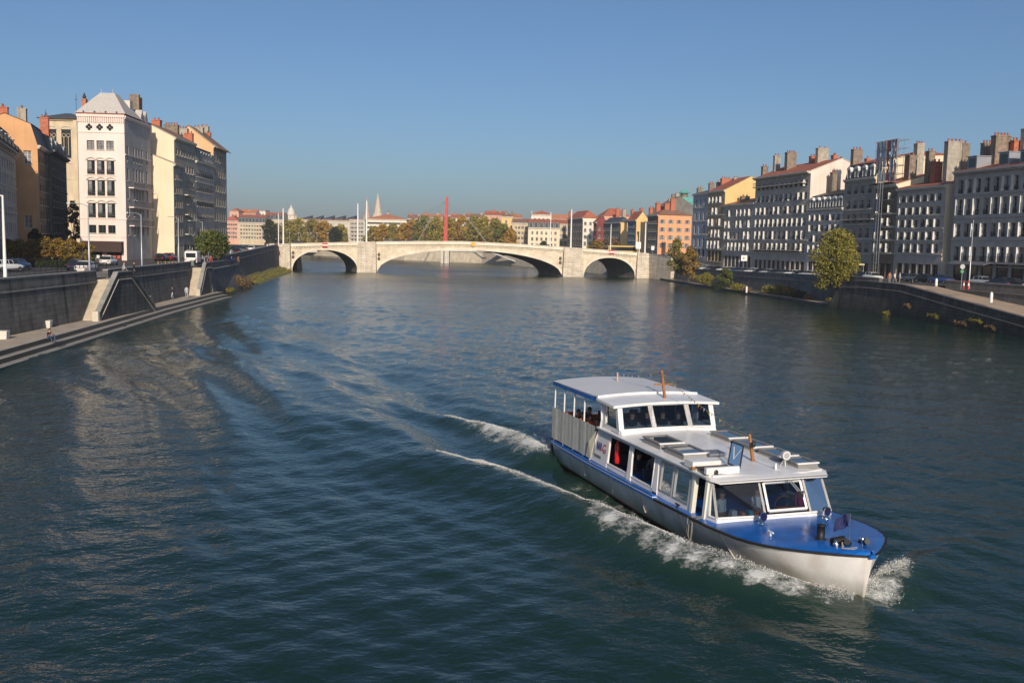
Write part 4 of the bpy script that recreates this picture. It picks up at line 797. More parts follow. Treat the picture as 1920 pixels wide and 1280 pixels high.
def water_material():
    m = bpy.data.materials.new('river_water'); m.use_nodes = True; n = m.node_tree.nodes; l = m.node_tree.links; p = n['Principled BSDF']
    geo = n.new('ShaderNodeNewGeometry'); P = geo.outputs['Position']
    def noi(sc, det, rough=.55, scl=(1, 1, 1), dist=0, rot=0):
        mp = n.new('ShaderNodeMapping'); mp.inputs['Scale'].default_value = scl; mp.inputs['Rotation'].default_value = (0, 0, rot); l.new(P, mp.inputs[0])
        t = n.new('ShaderNodeTexNoise'); t.inputs['Scale'].default_value = sc; t.inputs['Detail'].default_value = det; t.inputs['Roughness'].default_value = rough; t.inputs['Distortion'].default_value = dist
        l.new(mp.outputs[0], t.inputs[0]); return t.outputs[0]
    def math_(op, a, b=None, c=None):
        x = n.new('ShaderNodeMath'); x.operation = op
        for i, v in enumerate((a, b, c)):
            if v is None: continue
            if isinstance(v, (int, float)): x.inputs[i].default_value = v
            else: l.new(v, x.inputs[i])
        return x.outputs[0]
    def mr(s, a, b, c=0, d=1):
        x = n.new('ShaderNodeMapRange'); l.new(s, x.inputs[0]); [setattr(x.inputs[i + 1], 'default_value', v) for i, v in enumerate((a, b, c, d))]; return x.outputs[0]
    fa = n.new('ShaderNodeAttribute'); fa.attribute_name = 'foam'
    f1 = noi(2.2, 6, .65); f2 = noi(7, 6, .75)
    fm = math_('ADD', math_('MULTIPLY', fa.outputs['Fac'], .92), math_('ADD', math_('MULTIPLY', f1, 1.0), math_('MULTIPLY', f2, 1.1)))
    mask = mr(fm, 1.62, 2.0); mask = math_('MULTIPLY', mask, mr(fa.outputs['Fac'], .05, .3))
    wet = mr(noi(.03, 3), .35, .65)
    cm = n.new('ShaderNodeMix'); cm.data_type = 'RGBA'; l.new(wet, cm.inputs[0]); cm.inputs[6].default_value = (.008, .027, .021, 1); cm.inputs[7].default_value = (.011, .034, .024, 1)
    aer = n.new('ShaderNodeMix'); aer.data_type = 'RGBA'; l.new(mr(fa.outputs['Fac'], .1, 1, 0, .5), aer.inputs[0]); l.new(cm.outputs[2], aer.inputs[6]); aer.inputs[7].default_value = (.05, .085, .065, 1)
    cx = n.new('ShaderNodeMix'); cx.data_type = 'RGBA'; l.new(mask, cx.inputs[0]); l.new(aer.outputs[2], cx.inputs[6]); cx.inputs[7].default_value = (.66, .67, .64, 1)
    l.new(cx.outputs[2], p.inputs['Base Color']); sy = n.new('ShaderNodeSeparateXYZ'); l.new(P, sy.inputs[0]); l.new(math_('ADD', math_('MULTIPLY', mask, .8), math_('MULTIPLY', mr(sy.outputs[1], 55, 230, .03, .20), mr(noi(.03, 2), .3, .7, .75, 1.15))), p.inputs['Roughness']); p.inputs['IOR'].default_value = 1.29
    # ripples: two crossing wind trains plus fine chop, patchy with gusts
    gust = mr(noi(.022, 3, .5, (1, .5, 1)), .35, .68, .45, 1.35)
    h = math_('ADD', math_('MULTIPLY', noi(.8, 2, .5, (1, 1.35, 1), .3, .25), .06), math_('MULTIPLY', noi(2.7, 3, .5, (1, 1.4, 1), .3, -.3), .055))
    h = math_('ADD', h, math_('MULTIPLY', noi(8.5, 2, .5, (1, 1.2, 1)), .012))
    h = math_('ADD', math_('MULTIPLY', h, gust), math_('MULTIPLY', mask, .05))
    bn = n.new('ShaderNodeBump'); bn.inputs['Distance'].default_value = 1.0; bn.inputs['Strength'].default_value = 1; l.new(h, bn.inputs['Height']); l.new(bn.outputs[0], p.inputs['Normal'])
    return m
me.materials.append(water_material()); wo = put('water', me); struct(wo)
# ---------------------------------------------------------------- excursion boat
BA = R(19); bh = (math.sin(BA), -math.cos(BA)); bo = (3.7621 + .2 * .9455, 43.143 + .2 * .3256)
boat = thing('excursion_boat', 'white and blue river excursion boat with long glazed cabin, heading towards the viewer', 'boat', (bo[0], bo[1], 0), math.atan2(bh[1], bh[0]))
def bw_(s, t, z):   # boat coordinates (s from stern, t to the boat's own starboard = image left, z) -> world
    return (bo[0] + s * bh[0] + t * bh[1], bo[1] + s * bh[1] - t * bh[0], z)
class BB(MB):       # builder in (s,t,z), stored as (s,-t,z)
    def add(s, vs, fs, mi=0, sm=False): MB.add(s, [(p[0], -p[1], p[2]) for p in vs], [tuple(reversed(f)) for f in fs], mi, sm)
wp = M('boat_white', (.80, .79, .78), rough=.32, var=.09, scale=1.2, streak=.12, dirt=(.45, .42, .38)); wps = M('boat_side_white', (.76, .75, .76), rough=.35, var=.08, scale=.8, streak=.15)
bp = M('boat_blue', (.010, .135, .50), rough=.22, var=.2, scale=1.6); blk = M('black_rubber', (.012, .012, .014), rough=.55)
hullm = M('hull_paint', (.84, .82, .81), rough=.3, var=.1, scale=.9, streak=.55, dirt=(.46, .39, .31), stain=(.15, 1.1, (.27, .26, .16), .9))
redb = M('antifouling', (.25, .045, .03), rough=.5, var=.3, scale=3)
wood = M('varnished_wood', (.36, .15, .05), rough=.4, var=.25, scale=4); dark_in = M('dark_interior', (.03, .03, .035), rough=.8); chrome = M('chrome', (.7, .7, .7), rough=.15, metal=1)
HB = [(0, 2.15), (3, 2.3), (8, 2.4), (14, 2.47), (15.5, 2.40), (16.3, 2.22), (17.0, 1.82), (17.6, 1.26), (18.05, .76), (18.35, .38), (18.5, .15), (18.58, .02)]
HW = [(0, 2.0), (10, 2.08), (13, 1.98), (15, 1.6), (16.5, 1.0), (17.5, .45), (18.0, .14), (18.3, .03), (18.9, .03)]
ZD = [(0, .78), (5, .84), (11, .97), (14, 1.06), (16.3, 1.17), (18, 1.29), (18.6, 1.34)]
hb = lambda s: interp(s, HB); hw = lambda s: interp(s, HW); zd = lambda s: interp(s, ZD)
S = [0, 1.5, 3, 5, 7, 9, 11, 12.5, 14, 14.8, 15.5, 16.1, 16.6, 17.05, 17.45, 17.8, 18.1, 18.35, 18.5, 18.56]
b = BB()
def rg(s):
    r = []; sc = s - max(0, s - 17) * .13
    for sg in (1, -1):
        pts = [(s, hb(s), zd(s)), (lerp(s, sc, .35), lerp(hb(s), hw(s), .38), lerp(zd(s), 0, .38)), (lerp(s, sc, .75), lerp(hb(s), hw(s), .78), lerp(zd(s), 0, .72)), (sc, hw(s), .1 if s > 16.9 else -.03), (sc - .02, hw(s) * .95, -.15), (sc - .25, hw(s) * .6, -.7)]
        r.append([(x, y * sg, z) for x, y, z in pts])
    return r[0] + [(sc - .3, 0, -.8)] + r[1][::-1]
rings = [rg(s) for s in S]; n = len(rings[0])
for k in range(len(S) - 1):
    for i in range(n - 1):
        low = 3 <= i <= n - 5
        b.add([rings[k][i], rings[k][i + 1], rings[k + 1][i + 1], rings[k + 1][i]], [(0, 1, 2, 3)], 1 if low else 0, True)
b.poly(rings[0], 0); b.poly(rings[-1][::-1], 0)
ho = b.build('hull', [hullm, redb], boat)
bm = bmesh.new(); bm.from_mesh(ho.data); bmesh.ops.remove_doubles(bm, verts=bm.verts, dist=.002); bmesh.ops.recalc_face_normals(bm, faces=bm.faces); bm.to_mesh(ho.data); bm.free()
# riveted seams of the shell plating and a rusty scupper under each cleat
b = BB()
for s_ in (3.6, 6.4, 9.2, 12.1, 14.6):
    z0, z1 = .12, zd(s_) - .08; y0, y1 = lerp(hw(s_), hb(s_), .12), lerp(hw(s_), hb(s_), .93); b.hexa([(s_, y0 - .02, z0), (s_ + .03, y0 - .02, z0), (s_ + .03, y0 + .035, z0), (s_, y0 + .035, z0), (s_, y1 - .02, z1), (s_ + .03, y1 - .02, z1), (s_ + .03, y1 + .02, z1), (s_, y1 + .02, z1)])
    b.build('plate_seam', M('seam_shadow_paint', (.50, .47, .43), rough=.5, var=.3, scale=3), boat); b = BB()
# deck, cambered
b = BB()
for s0, s1 in zip(S, S[1:]):
    for j in range(8):
        u0, u1 = -1 + j / 4, -1 + (j + 1) / 4; cz = lambda s, u: zd(s) + .015 + .12 * (1 - u * u)
        b.add([(s0, u0 * hb(s0), cz(s0, u0)), (s1, u0 * hb(s1), cz(s1, u0)), (s1, u1 * hb(s1), cz(s1, u1)), (s0, u1 * hb(s0), cz(s0, u1))], [(0, 1, 2, 3)], 0, True)
b.box(18.46, 18.66, -.1, .1, zd(18.5) - .05, zd(18.5) + .045); b.build('deck', bp, boat)
# rub rail
b = BB()
for sg in (1, -1):
    b = BB()
    for s0, s1 in zip(S, S[1:]):
        o0, o1 = (hb(s0) + .05) * sg, (hb(s1) + .05) * sg; i0, i1 = (hb(s0) - .04) * sg, (hb(s1) - .04) * sg; z0, z1 = zd(s0), zd(s1)
        b.hexa([(s0, i0, z0 - .045), (s1, i1, z1 - .045), (s1, o1, z1 - .045), (s0, o0, z0 - .045), (s0, i0, z0 + .02), (s1, i1, z1 + .02), (s1, o1, z1 + .02), (s0, o0, z0 + .02)])
    b.build('rub_rail', [blk], boat)
b = BB(); b.box(.3, 4.7, -2.17, -2.13, 2.35, 3.4); b.build('stern_shade_screen', dark_in, boat)  # dark screen added so the open stern reads as shaded
b = BB(); b.box(4.9, 13.2, -2.0, 2.0, 2.345, 2.36); b.build('cabin_shade_sheet', dark_in, boat)  # dark sheet added under the roof to deepen the cabin shade
for sg in (1, -1):   # twin blue stripes along the aft hull
    b = BB()
    for (za, zb, m_) in ((.075, .14, 0), (-.03, .045, 0), (.045, .075, 1)):
        for s0, s1 in zip([0, 2, 4, 6, 8, 9.9], [2, 4, 6, 8, 9.9, 10.4]):
            y0, y1 = (hb(s0) + .07) * sg, (hb(s1) + .07) * sg; q = (hb(s0) - .1) * sg; q1 = (hb(s1) - .1) * sg
            b.hexa([(s0, q, zd(s0) + za), (s1, q1, zd(s1) + za), (s1, y1, zd(s1) + za), (s0, y0, zd(s0) + za), (s0, q, zd(s0) + zb), (s1, q1, zd(s1) + zb), (s1, y1, zd(s1) + zb), (s0, y0, zd(s0) + zb)], m_)
    b.build('stripe', [bp, wp], boat)
# cabin sides ------------------------------------------------
TB, TT, ZB, ZT = 2.2, 2.06, 1.0, 2.42
def side(sg, holes, s0, s1, mat=wps, name='cabin_side', zb=ZB, zt=ZT, dep=.06):
    P = lambda u, z, d: (u, sg * (lerp(TB, TT, (z - 1.0) / 1.42) - d), z)
    b = BB(); holed(b, P, s0, s1, zb, zt, holes, dep, back=False); holed(b, lambda u, z, d: P(u, z, dep - d), s0, s1, zb, zt, holes, 0, back=False); return b.build(name, mat, boat)
def pane_mat(name, tint, refl=.12, alpha=.55):
    if name in MATS: return MATS[name]
    m = bpy.data.materials.new(name); m.use_nodes = True; MATS[name] = m; n = m.node_tree.nodes; l = m.node_tree.links
    n.remove(n['Principled BSDF']); tr = n.new('ShaderNodeBsdfTransparent'); tr.inputs[0].default_value = (*tint, 1); g = n.new('ShaderNodeBsdfGlossy'); g.inputs['Roughness'].default_value = .03
    fr = n.new('ShaderNodeFresnel'); fr.inputs[0].default_value = 1.4; ad = n.new('ShaderNodeMath'); ad.operation = 'ADD'; l.new(fr.outputs[0], ad.inputs[0]); ad.inputs[1].default_value = refl - .02
    mx = n.new('ShaderNodeMixShader'); l.new(ad.outputs[0], mx.inputs[0]); l.new(tr.outputs[0], mx.inputs[1]); l.new(g.outputs[0], mx.inputs[2]); l.new(mx.outputs[0], n['Material Output'].inputs[0]); return m
gl = pane_mat('tinted_pane', (.50, .58, .60), .02); gl2 = pane_mat('windscreen_pane', (.33, .40, .48), .03); glg = pane_mat('green_pane', (.30, .42, .38), .0); glf = pane_mat('dark_pane', (.07, .09, .10), .0)
HOL = [(5.95, 7.75, 1.18, 2.28), (7.95, 9.75, 1.16, 2.28), (10.25, 11.15, 1.22, 2.26), (11.25, 12.3, 1.22, 2.26)]
side(1, HOL + [(12.62, 13.3, 1.03, 2.40)], 4.9, 13.55); side(-1, [(5.6, 7.4, 1.2, 2.28), (7.6, 9.4, 1.2, 2.28), (9.6, 11.4, 1.2, 2.28), (11.6, 13.3, 1.2, 2.28)], 4.9, 13.55)
def wpane(sg, h, mat, fr=wp, bar=.045):
    P = lambda u, z, d=0: (u, sg * (lerp(TB, TT, (z - 1.0) / 1.42) - d), z); a, c, p, q = h
    w = thing_part('window', boat); f = BB()
    for (u0, u1, z0, z1) in ((a, a + bar, p, q), (c - bar, c, p, q), (a + bar, c - bar, p, p + bar), (a + bar, c - bar, q - bar, q)):
        f.hexa([P(u0, z0, .05), P(u1, z0, .05), P(u1, z0, -.025), P(u0, z0, -.025), P(u0, z1, .05), P(u1, z1, .05), P(u1, z1, -.025), P(u0, z1, -.025)])
    f.build('frame', fr, w)
    if mat is None: return
    g = BB(); g.quad(P(a, p, .02), P(c, p, .02), P(c, q, .02), P(a, q, .02)); g.build('pane', mat, w)
def thing_part(name, parent):
    o = bpy.data.objects.new(name, None); C.objects.link(o); o.parent = parent; return o
for h in HOL[:2]: wpane(1, h, None, bar=.03)
for h in HOL[2:]: wpane(1, h, glg, steel, bar=.05)
for h in [(5.6, 7.4, 1.2, 2.28), (7.6, 9.4, 1.2, 2.28), (9.6, 11.4, 1.2, 2.28), (11.6, 13.3, 1.2, 2.28)]: wpane(-1, h, glf)  # far panes tinted near black to imitate a shaded cabin
for s in (7.85, 9.95): b = BB(); b.hexa([(s - .16, TB + .03, 1.0), (s + .22, TB + .03, 1.0), (s + .22, TB - .05, 1.0), (s - .16, TB - .05, 1.0), (s - .04, TT + .02, 2.42), (s + .06, TT + .02, 2.42), (s + .06, TT - .05, 2.42), (s - .04, TT - .05, 2.42)]); b.build('stanchion', wp, boat)
# door frame of the open side hatch
b = BB()
for s in (12.5, 13.3): b.hexa([(s, TB + .05, 1.0), (s + .14, TB + .05, 1.0), (s + .14, TB - .1, 1.0), (s, TB - .1, 1.0), (s, TT + .05, 2.62), (s + .14, TT + .05, 2.62), (s + .14, TT - .1, 2.62), (s, TT - .1, 2.62)])
b.build('door_frame', M('cream_paint', (.72, .70, .62), rough=.4, var=.04), boat)
b = BB(); b.box(12.55, 13.4, 1.95, 2.22, .98, 1.06); b.build('threshold', wood, boat)
# interior: sole, far wall tint, bench rows
b = BB(); b.box(.1, 13.9, -2.05, 2.05, .42, .5); b.build('cabin_sole', M('sole_brown', (.10, .06, .04), rough=.6), boat)
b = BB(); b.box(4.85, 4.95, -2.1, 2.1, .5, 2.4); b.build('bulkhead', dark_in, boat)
b = BB(); b.box(13.75, 13.85, -1.9, 1.9, .5, 1.15); b.box(13.3, 14.05, -1.95, 1.95, 1.16, 1.22, 1); b.build('dashboard', [dark_in, wood], boat)
for k, s in enumerate((5.6, 6.9, 8.2, 9.5, 10.8)):
    for t0 in (.55, -1.75):
        b = BB(); b.box(s, s + .45, t0, t0 + 1.2, .88, .96); b.box(s - .08, s, t0, t0 + 1.2, .9, 1.42); b.box(s + .05, s + .1, t0 + .1, t0 + .15, .5, .88); b.box(s + .3, s + .35, t0 + 1.05, t0 + 1.1, .5, .88); b.build('bench', M('seat_navy', (.03, .04, .07), rough=.7), boat)
# lower roof with camber and bowed front
b = BB(); SR = [4.9, 8, 11, 13.3, 13.6, 13.8, 13.9]
def rt(s, u): return (s + (.42 * (1 - u * u) if s > 13.2 else 0), u * (2.22 if s < 13.5 else lerp(2.22, 2.0, (s - 13.5) / .4)), 2.44 + .13 * (1 - u * u) - (0 if s < 13.6 else .04 * (s - 13.5) / .4))
U = [-1 + k / 6 for k in range(13)]
for s0, s1 in zip(SR, SR[1:]):
    for u0, u1 in zip(U, U[1:]):
        b.add([rt(s0, u0), rt(s1, u0), rt(s1, u1), rt(s0, u1)], [(0, 1, 2, 3)], 0, True)
        d = lambda p: (p[0], p[1], p[2] - .07); b.add([d(rt(s0, u0)), d(rt(s1, u0)), d(rt(s1, u1)), d(rt(s0, u1))], [(3, 2, 1, 0)], 0, True)
for s0, s1 in zip(SR, SR[1:]):
    for u in (1, -1): a_, c_ = rt(s0, u), rt(s1, u); b.quad(a_, c_, (c_[0], c_[1], c_[2] - .09), (a_[0], a_[1], a_[2] - .09))
for u0, u1 in zip(U, U[1:]): a_, c_ = rt(13.9, u0), rt(13.9, u1); b.quad(a_, c_, (c_[0], c_[1], c_[2] - .1), (a_[0], a_[1], a_[2] - .1))
b.build('roof', wp, boat)
b = BB()
for u0, u1 in zip(U, U[1:]):
    a_, c_ = rt(13.9, u0), rt(13.9, u1); b.tube((a_[0] + .03, a_[1], a_[2] - .03), (c_[0] + .03, c_[1], c_[2] - .03), .022, n=5)
for u in (1, -1): b.tube((5, 2.24 * u, 2.41), (13.5, 2.24 * u, 2.41), .03, n=5)
b.build('roof_gutter', steel, boat)
# windscreen: bottom (s,t,z) and top corners
WB = [(13.6, 2.14, 1.22), (14.0, 2.1, 1.24), (14.32, .55, 1.30), (14.34, -1.12, 1.30), (14.1, -2.06, 1.24), (13.6, -2.12, 1.22)]
WT = [(13.42, 2.03, 2.38), (13.5, 2.02, 2.38), (13.92, .62, 2.42), (13.92, -1.0, 2.42), (13.55, -1.98, 2.38), (13.42, -2.02, 2.38)]
def bar3(b, p, q, w, d=.05, mi=0): b.tube(p, q, w, w, 4, mi)
for k in range(5):
    w = thing_part('windscreen' if 0 < k < 4 else 'side_light', boat); g = BB(); g.quad(WB[k], WB[k + 1], WT[k + 1], WT[k]); g.build('pane', gl2, w)
    f = BB(); r = .045
    for p, q in ((WB[k], WB[k + 1]), (WB[k + 1], WT[k + 1]), (WT[k + 1], WT[k]), (WT[k], WB[k])): f.tube(p, q, r, r, 4)
    if k == 2:
        c = [lerp_ for lerp_ in ()]
        def bi(u, v): 
            a_ = [lerp(WB[2][i], WB[3][i], u) for i in range(3)]; d_ = [lerp(WT[2][i], WT[3][i], u) for i in range(3)]; return tuple(lerp(a_[i], d_[i], v) + (.03 if i == 0 else 0) for i in range(3))
        cs = [bi(.08, .13), bi(.92, .13), bi(.92, .88), bi(.08, .88)]
        for i in range(4): f.tube(cs[i], cs[(i + 1) % 4], .05, .05, 4)
    f.build('frame', wp, w)
b = BB() # white skirt under the windscreen
for k in range(5):
    p, q = WB[k], WB[k + 1]; zb = lambda s: zd(s) + .03; b.hexa([(p[0] + .05, p[1], zb(p[0])), (q[0] + .05, q[1], zb(q[0])), (q[0] - .05, q[1] * .97, zb(q[0])), (p[0] - .05, p[1] * .97, zb(p[0])), (p[0], p[1], p[2]), (q[0], q[1], q[2]), (q[0] - .08, q[1] * .97, q[2]), (p[0] - .08, p[1] * .97, p[2])])
b.hexa([(13.3, 2.2, 1.0), (14.02, 2.13, 1.05), (14.0, 2.05, 1.05), (13.3, 2.1, 1.0), (13.3, 2.16, 1.24), (14.0, 2.1, 1.25), (14.0, 2.02, 1.25), (13.3, 2.08, 1.24)])
b.build('windscreen_sill', wp, boat); b = BB()
for k in range(1, 4):
    p, q = WT[k], WT[k + 1]; b.hexa([(p[0] + .04, p[1], p[2]), (q[0] + .04, q[1], q[2]), (q[0] - .04, q[1], q[2]), (p[0] - .04, p[1], p[2]), (p[0] + .06, p[1] * 1.02, p[2] + .13), (q[0] + .06, q[1] * 1.02, q[2] + .13), (q[0] - .04, q[1], q[2] + .13), (p[0] - .04, p[1], p[2] + .13)])
b.build('windscreen_header', wp, boat)
# upper deckhouse --------------------------------------------
b = BB(); SU = [(5.0, 3.62), (6.0, 3.60), (6.62, 3.56)]
def plate(b, s0, s1, hwid, z0, z1, cam, th, mi=0):
    for u0, u1 in zip(U, U[1:]):
        f = lambda s, u, z: (s, u * hwid, z + cam * (1 - u * u)); b.add([f(s0, u0, z0), f(s1, u0, z1), f(s1, u1, z1), f(s0, u1, z0)], [(0, 1, 2, 3)], mi, True); b.add([f(s0, u0, z0 - th), f(s1, u0, z1 - th), f(s1, u1, z1 - th), f(s0, u1, z0 - th)], [(3, 2, 1, 0)], mi, True)
        for s, z in ((s0, z0), (s1, z1)): b.add([f(s, u0, z), f(s, u1, z), f(s, u1, z - th), f(s, u0, z - th)], [(0, 1, 2, 3)], mi)
    for u in (1, -1): b.quad((s0, u * hwid, z0), (s1, u * hwid, z1), (s1, u * hwid, z1 - th), (s0, u * hwid, z0 - th), mi)
plate(b, 5.0, 6.62, 2.3, 3.62, 3.56, .10, .10); plate(b, 4.86, 5.0, 2.24, 3.70, 3.70, .10, .08)
b.build('upper_roof', wp, boat)
b = BB(); plate(b, .1, 4.86, 2.24, 3.60, 3.66, .13, .05); b.build('canopy', M('canopy_vinyl', (.66, .66, .66), rough=.5, var=.06), boat)
b = BB()
for sg in (1, -1): b.hexa([(.1, 2.21 * sg, 3.42), (4.7, 2.21 * sg, 3.44), (4.7, 2.24 * sg, 3.44), (.1, 2.24 * sg, 3.42), (.1, 2.21 * sg, 3.60), (4.9, 2.21 * sg, 3.66), (4.9, 2.24 * sg, 3.66), (.1, 2.24 * sg, 3.60)])
b.build('valance', bp, boat)
for s in (.15, 1.25, 2.35, 3.45):
    for sg in (1, -1): b = BB(); b.tube((s, 2.15 * sg, .85), (s, 2.12 * sg, 3.5), .035, n=6); b.build('canopy_post', wp, boat)
# upper windscreen
UB = [(6.6, 2.0, 2.60), (6.74, 2.0, 2.62), (6.8, .62, 2.66), (6.8, -.95, 2.66), (6.74, -2.0, 2.62)]
UT = [(6.4, 2.0, 3.5), (6.45, 1.98, 3.52), (6.5, .72, 3.54), (6.5, -.85, 3.54), (6.45, -1.98, 3.52)]
for k in range(1, 4):
    w = thing_part('upper_windscreen', boat); g = BB(); g.quad(UB[k], UB[k + 1], UT[k + 1], UT[k]); g.build('pane', gl2, w); f = BB()
    for p, q in ((UB[k], UB[k + 1]), (UT[k + 1], UT[k])): f.tube(p, q, .05, .05, 4)
    for p, q in ((UB[k + 1], UT[k + 1]), (UT[k], UB[k])):
        d = .1; f.hexa([(p[0] + .03, p[1] - d, p[2]), (p[0] + .03, p[1] + d, p[2]), (p[0] - .04, p[1] + d, p[2]), (p[0] - .04, p[1] - d, p[2]), (q[0] + .03, q[1] - d, q[2]), (q[0] + .03, q[1] + d, q[2]), (q[0] - .04, q[1] + d, q[2]), (q[0] - .04, q[1] - d, q[2])])
    f.build('frame', wp, w)
b = BB(); b.hexa([(6.68, 2.08, 2.47), (6.9, 2.05, 2.47), (6.9, -2.05, 2.47), (6.68, -2.08, 2.47), (6.66, 2.05, 2.62), (6.83, 2.05, 2.62), (6.83, -2.05, 2.62), (6.66, -2.05, 2.62)]); b.build('upper_sill', wp, boat)
for sg in (1, -1):   # curved side panels of the deckhouse
    b = BB()
    y = lambda z: sg * lerp(2.2, 2.06, min(1, (z - 1.0) / 1.42)); Q = lambda s, z, d=0: (s, y(z) - sg * d, z)
    prof = [(1.0, 4.35), (1.5, 4.55), (2.0, 4.78), (2.5, 5.05), (2.75, 5.12), (3.1, 5.08), (3.35, 4.98), (3.52, 4.85)]
    for (z0, s0), (z1, s1) in zip(prof, prof[1:]):
        e = 5.0 + .95 if z0 < 2.35 else None
        if z1 <= 2.55: b.hexa([Q(s0, z0, .05), Q(5.9, z0, .05), Q(5.9, z0, -.02), Q(s0, z0, -.02), Q(s1, z1, .05), Q(5.9, z1, .05), Q(5.9, z1, -.02), Q(s1, z1, -.02)])
        else: b.hexa([Q(s0, z0, .05), Q(s0 + .32, z0, .05), Q(s0 + .32, z0, -.02), Q(s0, z0, -.02), Q(s1, z1, .05), Q(s1 + .34, z1, .05), Q(s1 + .34, z1, -.02), Q(s1, z1, -.02)])
        b.tube(Q(s0, z0, -.03), Q(s1, z1, -.03), .045, n=5)
    b.hexa([Q(5.2, 2.5, .05), Q(6.7, 2.5, .05), Q(6.7, 2.5, -.02), Q(5.2, 2.5, -.02), Q(5.2, 2.66, .05), Q(6.7, 2.62, .05), Q(6.7, 2.62, -.02), Q(5.2, 2.66, -.02)])
    b.hexa([Q(6.5, 2.6, .05), Q(6.75, 2.6, .05), Q(6.75, 2.6, -.02), Q(6.5, 2.6, -.02), Q(6.3, 3.52, .05), Q(6.47, 3.52, .05), Q(6.47, 3.52, -.02), Q(6.3, 3.52, -.02)])
    b.build('deckhouse_side', wps, boat)
for sg in (1, -1):
    y = 2.04 * sg; w = thing_part('side_window', boat); g = BB(); g.quad((5.45, y, 2.66), (6.5, y, 2.62), (6.35, y, 3.5), (5.35, y, 3.5)); g.build('pane', gl, w)
    f = BB(); [f.tube(p, q, .025, n=4) for p, q in (((5.45, y, 2.66), (6.5, y, 2.62)), ((6.35, y, 3.5), (5.35, y, 3.5)), ((5.62, y, 2.66), (5.55, y, 3.5)))]; f.build('frame', blk, w)
# lettering on the panel (kept as blurred looking as in the photo: blue word with a red block, small grey line, small dark line)
def text(s, size, s0, z0, mat, sx=1, shear=0, name='lettering', t=TB + .005):
    cu = bpy.data.curves.new(name, 'FONT'); cu.body = s; cu.size = size; cu.extrude = .004; cu.shear = shear; o = bpy.data.objects.new(name, cu); C.objects.link(o)
    dg = bpy.context.evaluated_depsgraph_get(); me = bpy.data.meshes.new_from_object(o.evaluated_get(dg)); bpy.data.objects.remove(o); me.materials.append(mat)
    q = bpy.data.objects.new(name, me); C.objects.link(q); q.parent = boat
    zc = z0 + size * .4; tt = lerp(TB, TT, (zc - 1) / 1.42) + .05
    q.matrix_local = Matrix.Translation((s0, -tt, z0)) @ Matrix.Rotation(math.atan((TB - TT) / 1.42) * -1, 4, 'X') @ Matrix.Rotation(R(90), 4, 'X') @ Matrix.Diagonal((sx, 1, 1, 1)); return q
inkb = M('lettering_blue', (.03, .035, .16), rough=.5); inkr = M('lettering_red', (.5, .03, .06), rough=.5)
text('NAVI', .50, 4.86, 1.52, inkb, .42); text('G', .52, 5.42, 1.50, inkr, .9); text('CROISIERES', .15, 4.76, 1.24, M('lettering_grey', (.10, .10, .12)), .85)
b = BB(); b.hexa([(5.05, 2.175, 1.6), (5.75, 2.175, 1.6), (5.75, 2.17, 1.6), (5.05, 2.17, 1.6), (5.05, 2.17, 1.62), (5.75, 2.17, 1.62), (5.75, 2.165, 1.62), (5.05, 2.165, 1.62)]); b.build('emblem', inkr, boat)
# canvas curtain on the open stern, folded
for sg in (1, -1):
    b = BB(); N = 90
    P_ = [(lerp(0, 4.75, k / N), .006 * math.sin(k * .31) * (1 + math.sin(k * .13)) + .003 * math.sin(k * .83 + 1) + .002 * math.sin(k * 1.9)) for k in range(N + 1)]
    for (s0, d0), (s1, d1) in zip(P_, P_[1:]):
        for z0, z1, f0, f1 in ((1.02, 2.42, 1.6, .5),):
            ss = lambda s, z: s; b.add([(ss(s0, z0), sg * (2.2 + d0 * f0), z0), (ss(s1, z0), sg * (2.2 + d1 * f0), z0), (ss(s1, z1), sg * (2.19 + d1 * f1), z1), (ss(s0, z1), sg * (2.19 + d0 * f1), z1)], [(0, 1, 2, 3)], 0, True)
    o = b.build('curtain', M('canvas_curtain', (.47, .47, .43), rough=.8, var=.1, scale=3, streak=.15, dirt=(.38, .38, .35)) if sg == 1 else dark_in, boat)  # far curtain coloured near black, standing in for shade in the stern
    if sg == 1: f = BB(); f.add([(4.0, 2.26, 1.05), (4.5, 2.27, 1.05), (4.9, 2.2, 2.3), (4.35, 2.30, 1.75)], [(0, 1, 2, 3)]); f.build('folded_flap', M('cream_canvas', (.62, .58, .46), rough=.8), boat)
b = BB(); b.box(0, 4.9, -2.16, 2.16, 1.1, 1.2); b.build('stern_deck', M('stern_deck_grey', (.2, .2, .2)), boat)
b = BB(); b.box(0, .06, -2.1, 2.1, .8, 1.9); b.build('stern_rail_board', wps, boat)
# seats in the stern
seat_c = M('orange_plastic', (.60, .13, .045), rough=.45, var=.15)
for i in range(5):
    for j in range(5):
        s, t_ = .6 + i * .8, 1.55 - j * .78; b = BB(); b.box(s, s + .4, t_ - .22, t_ + .22, 1.66, 1.72); b.hexa([(s - .02, t_ - .22, 1.72), (s + .05, t_ - .22, 1.72), (s + .05, t_ + .22, 1.72), (s - .02, t_ + .22, 1.72), (s - .12, t_ - .2, 2.25), (s - .06, t_ - .2, 2.25), (s - .06, t_ + .2, 2.25), (s - .12, t_ + .2, 2.25)]); b.box(s + .15, s + .22, t_ - .03, t_ + .03, 1.2, 1.66)
        b.build('seat', seat_c, boat)
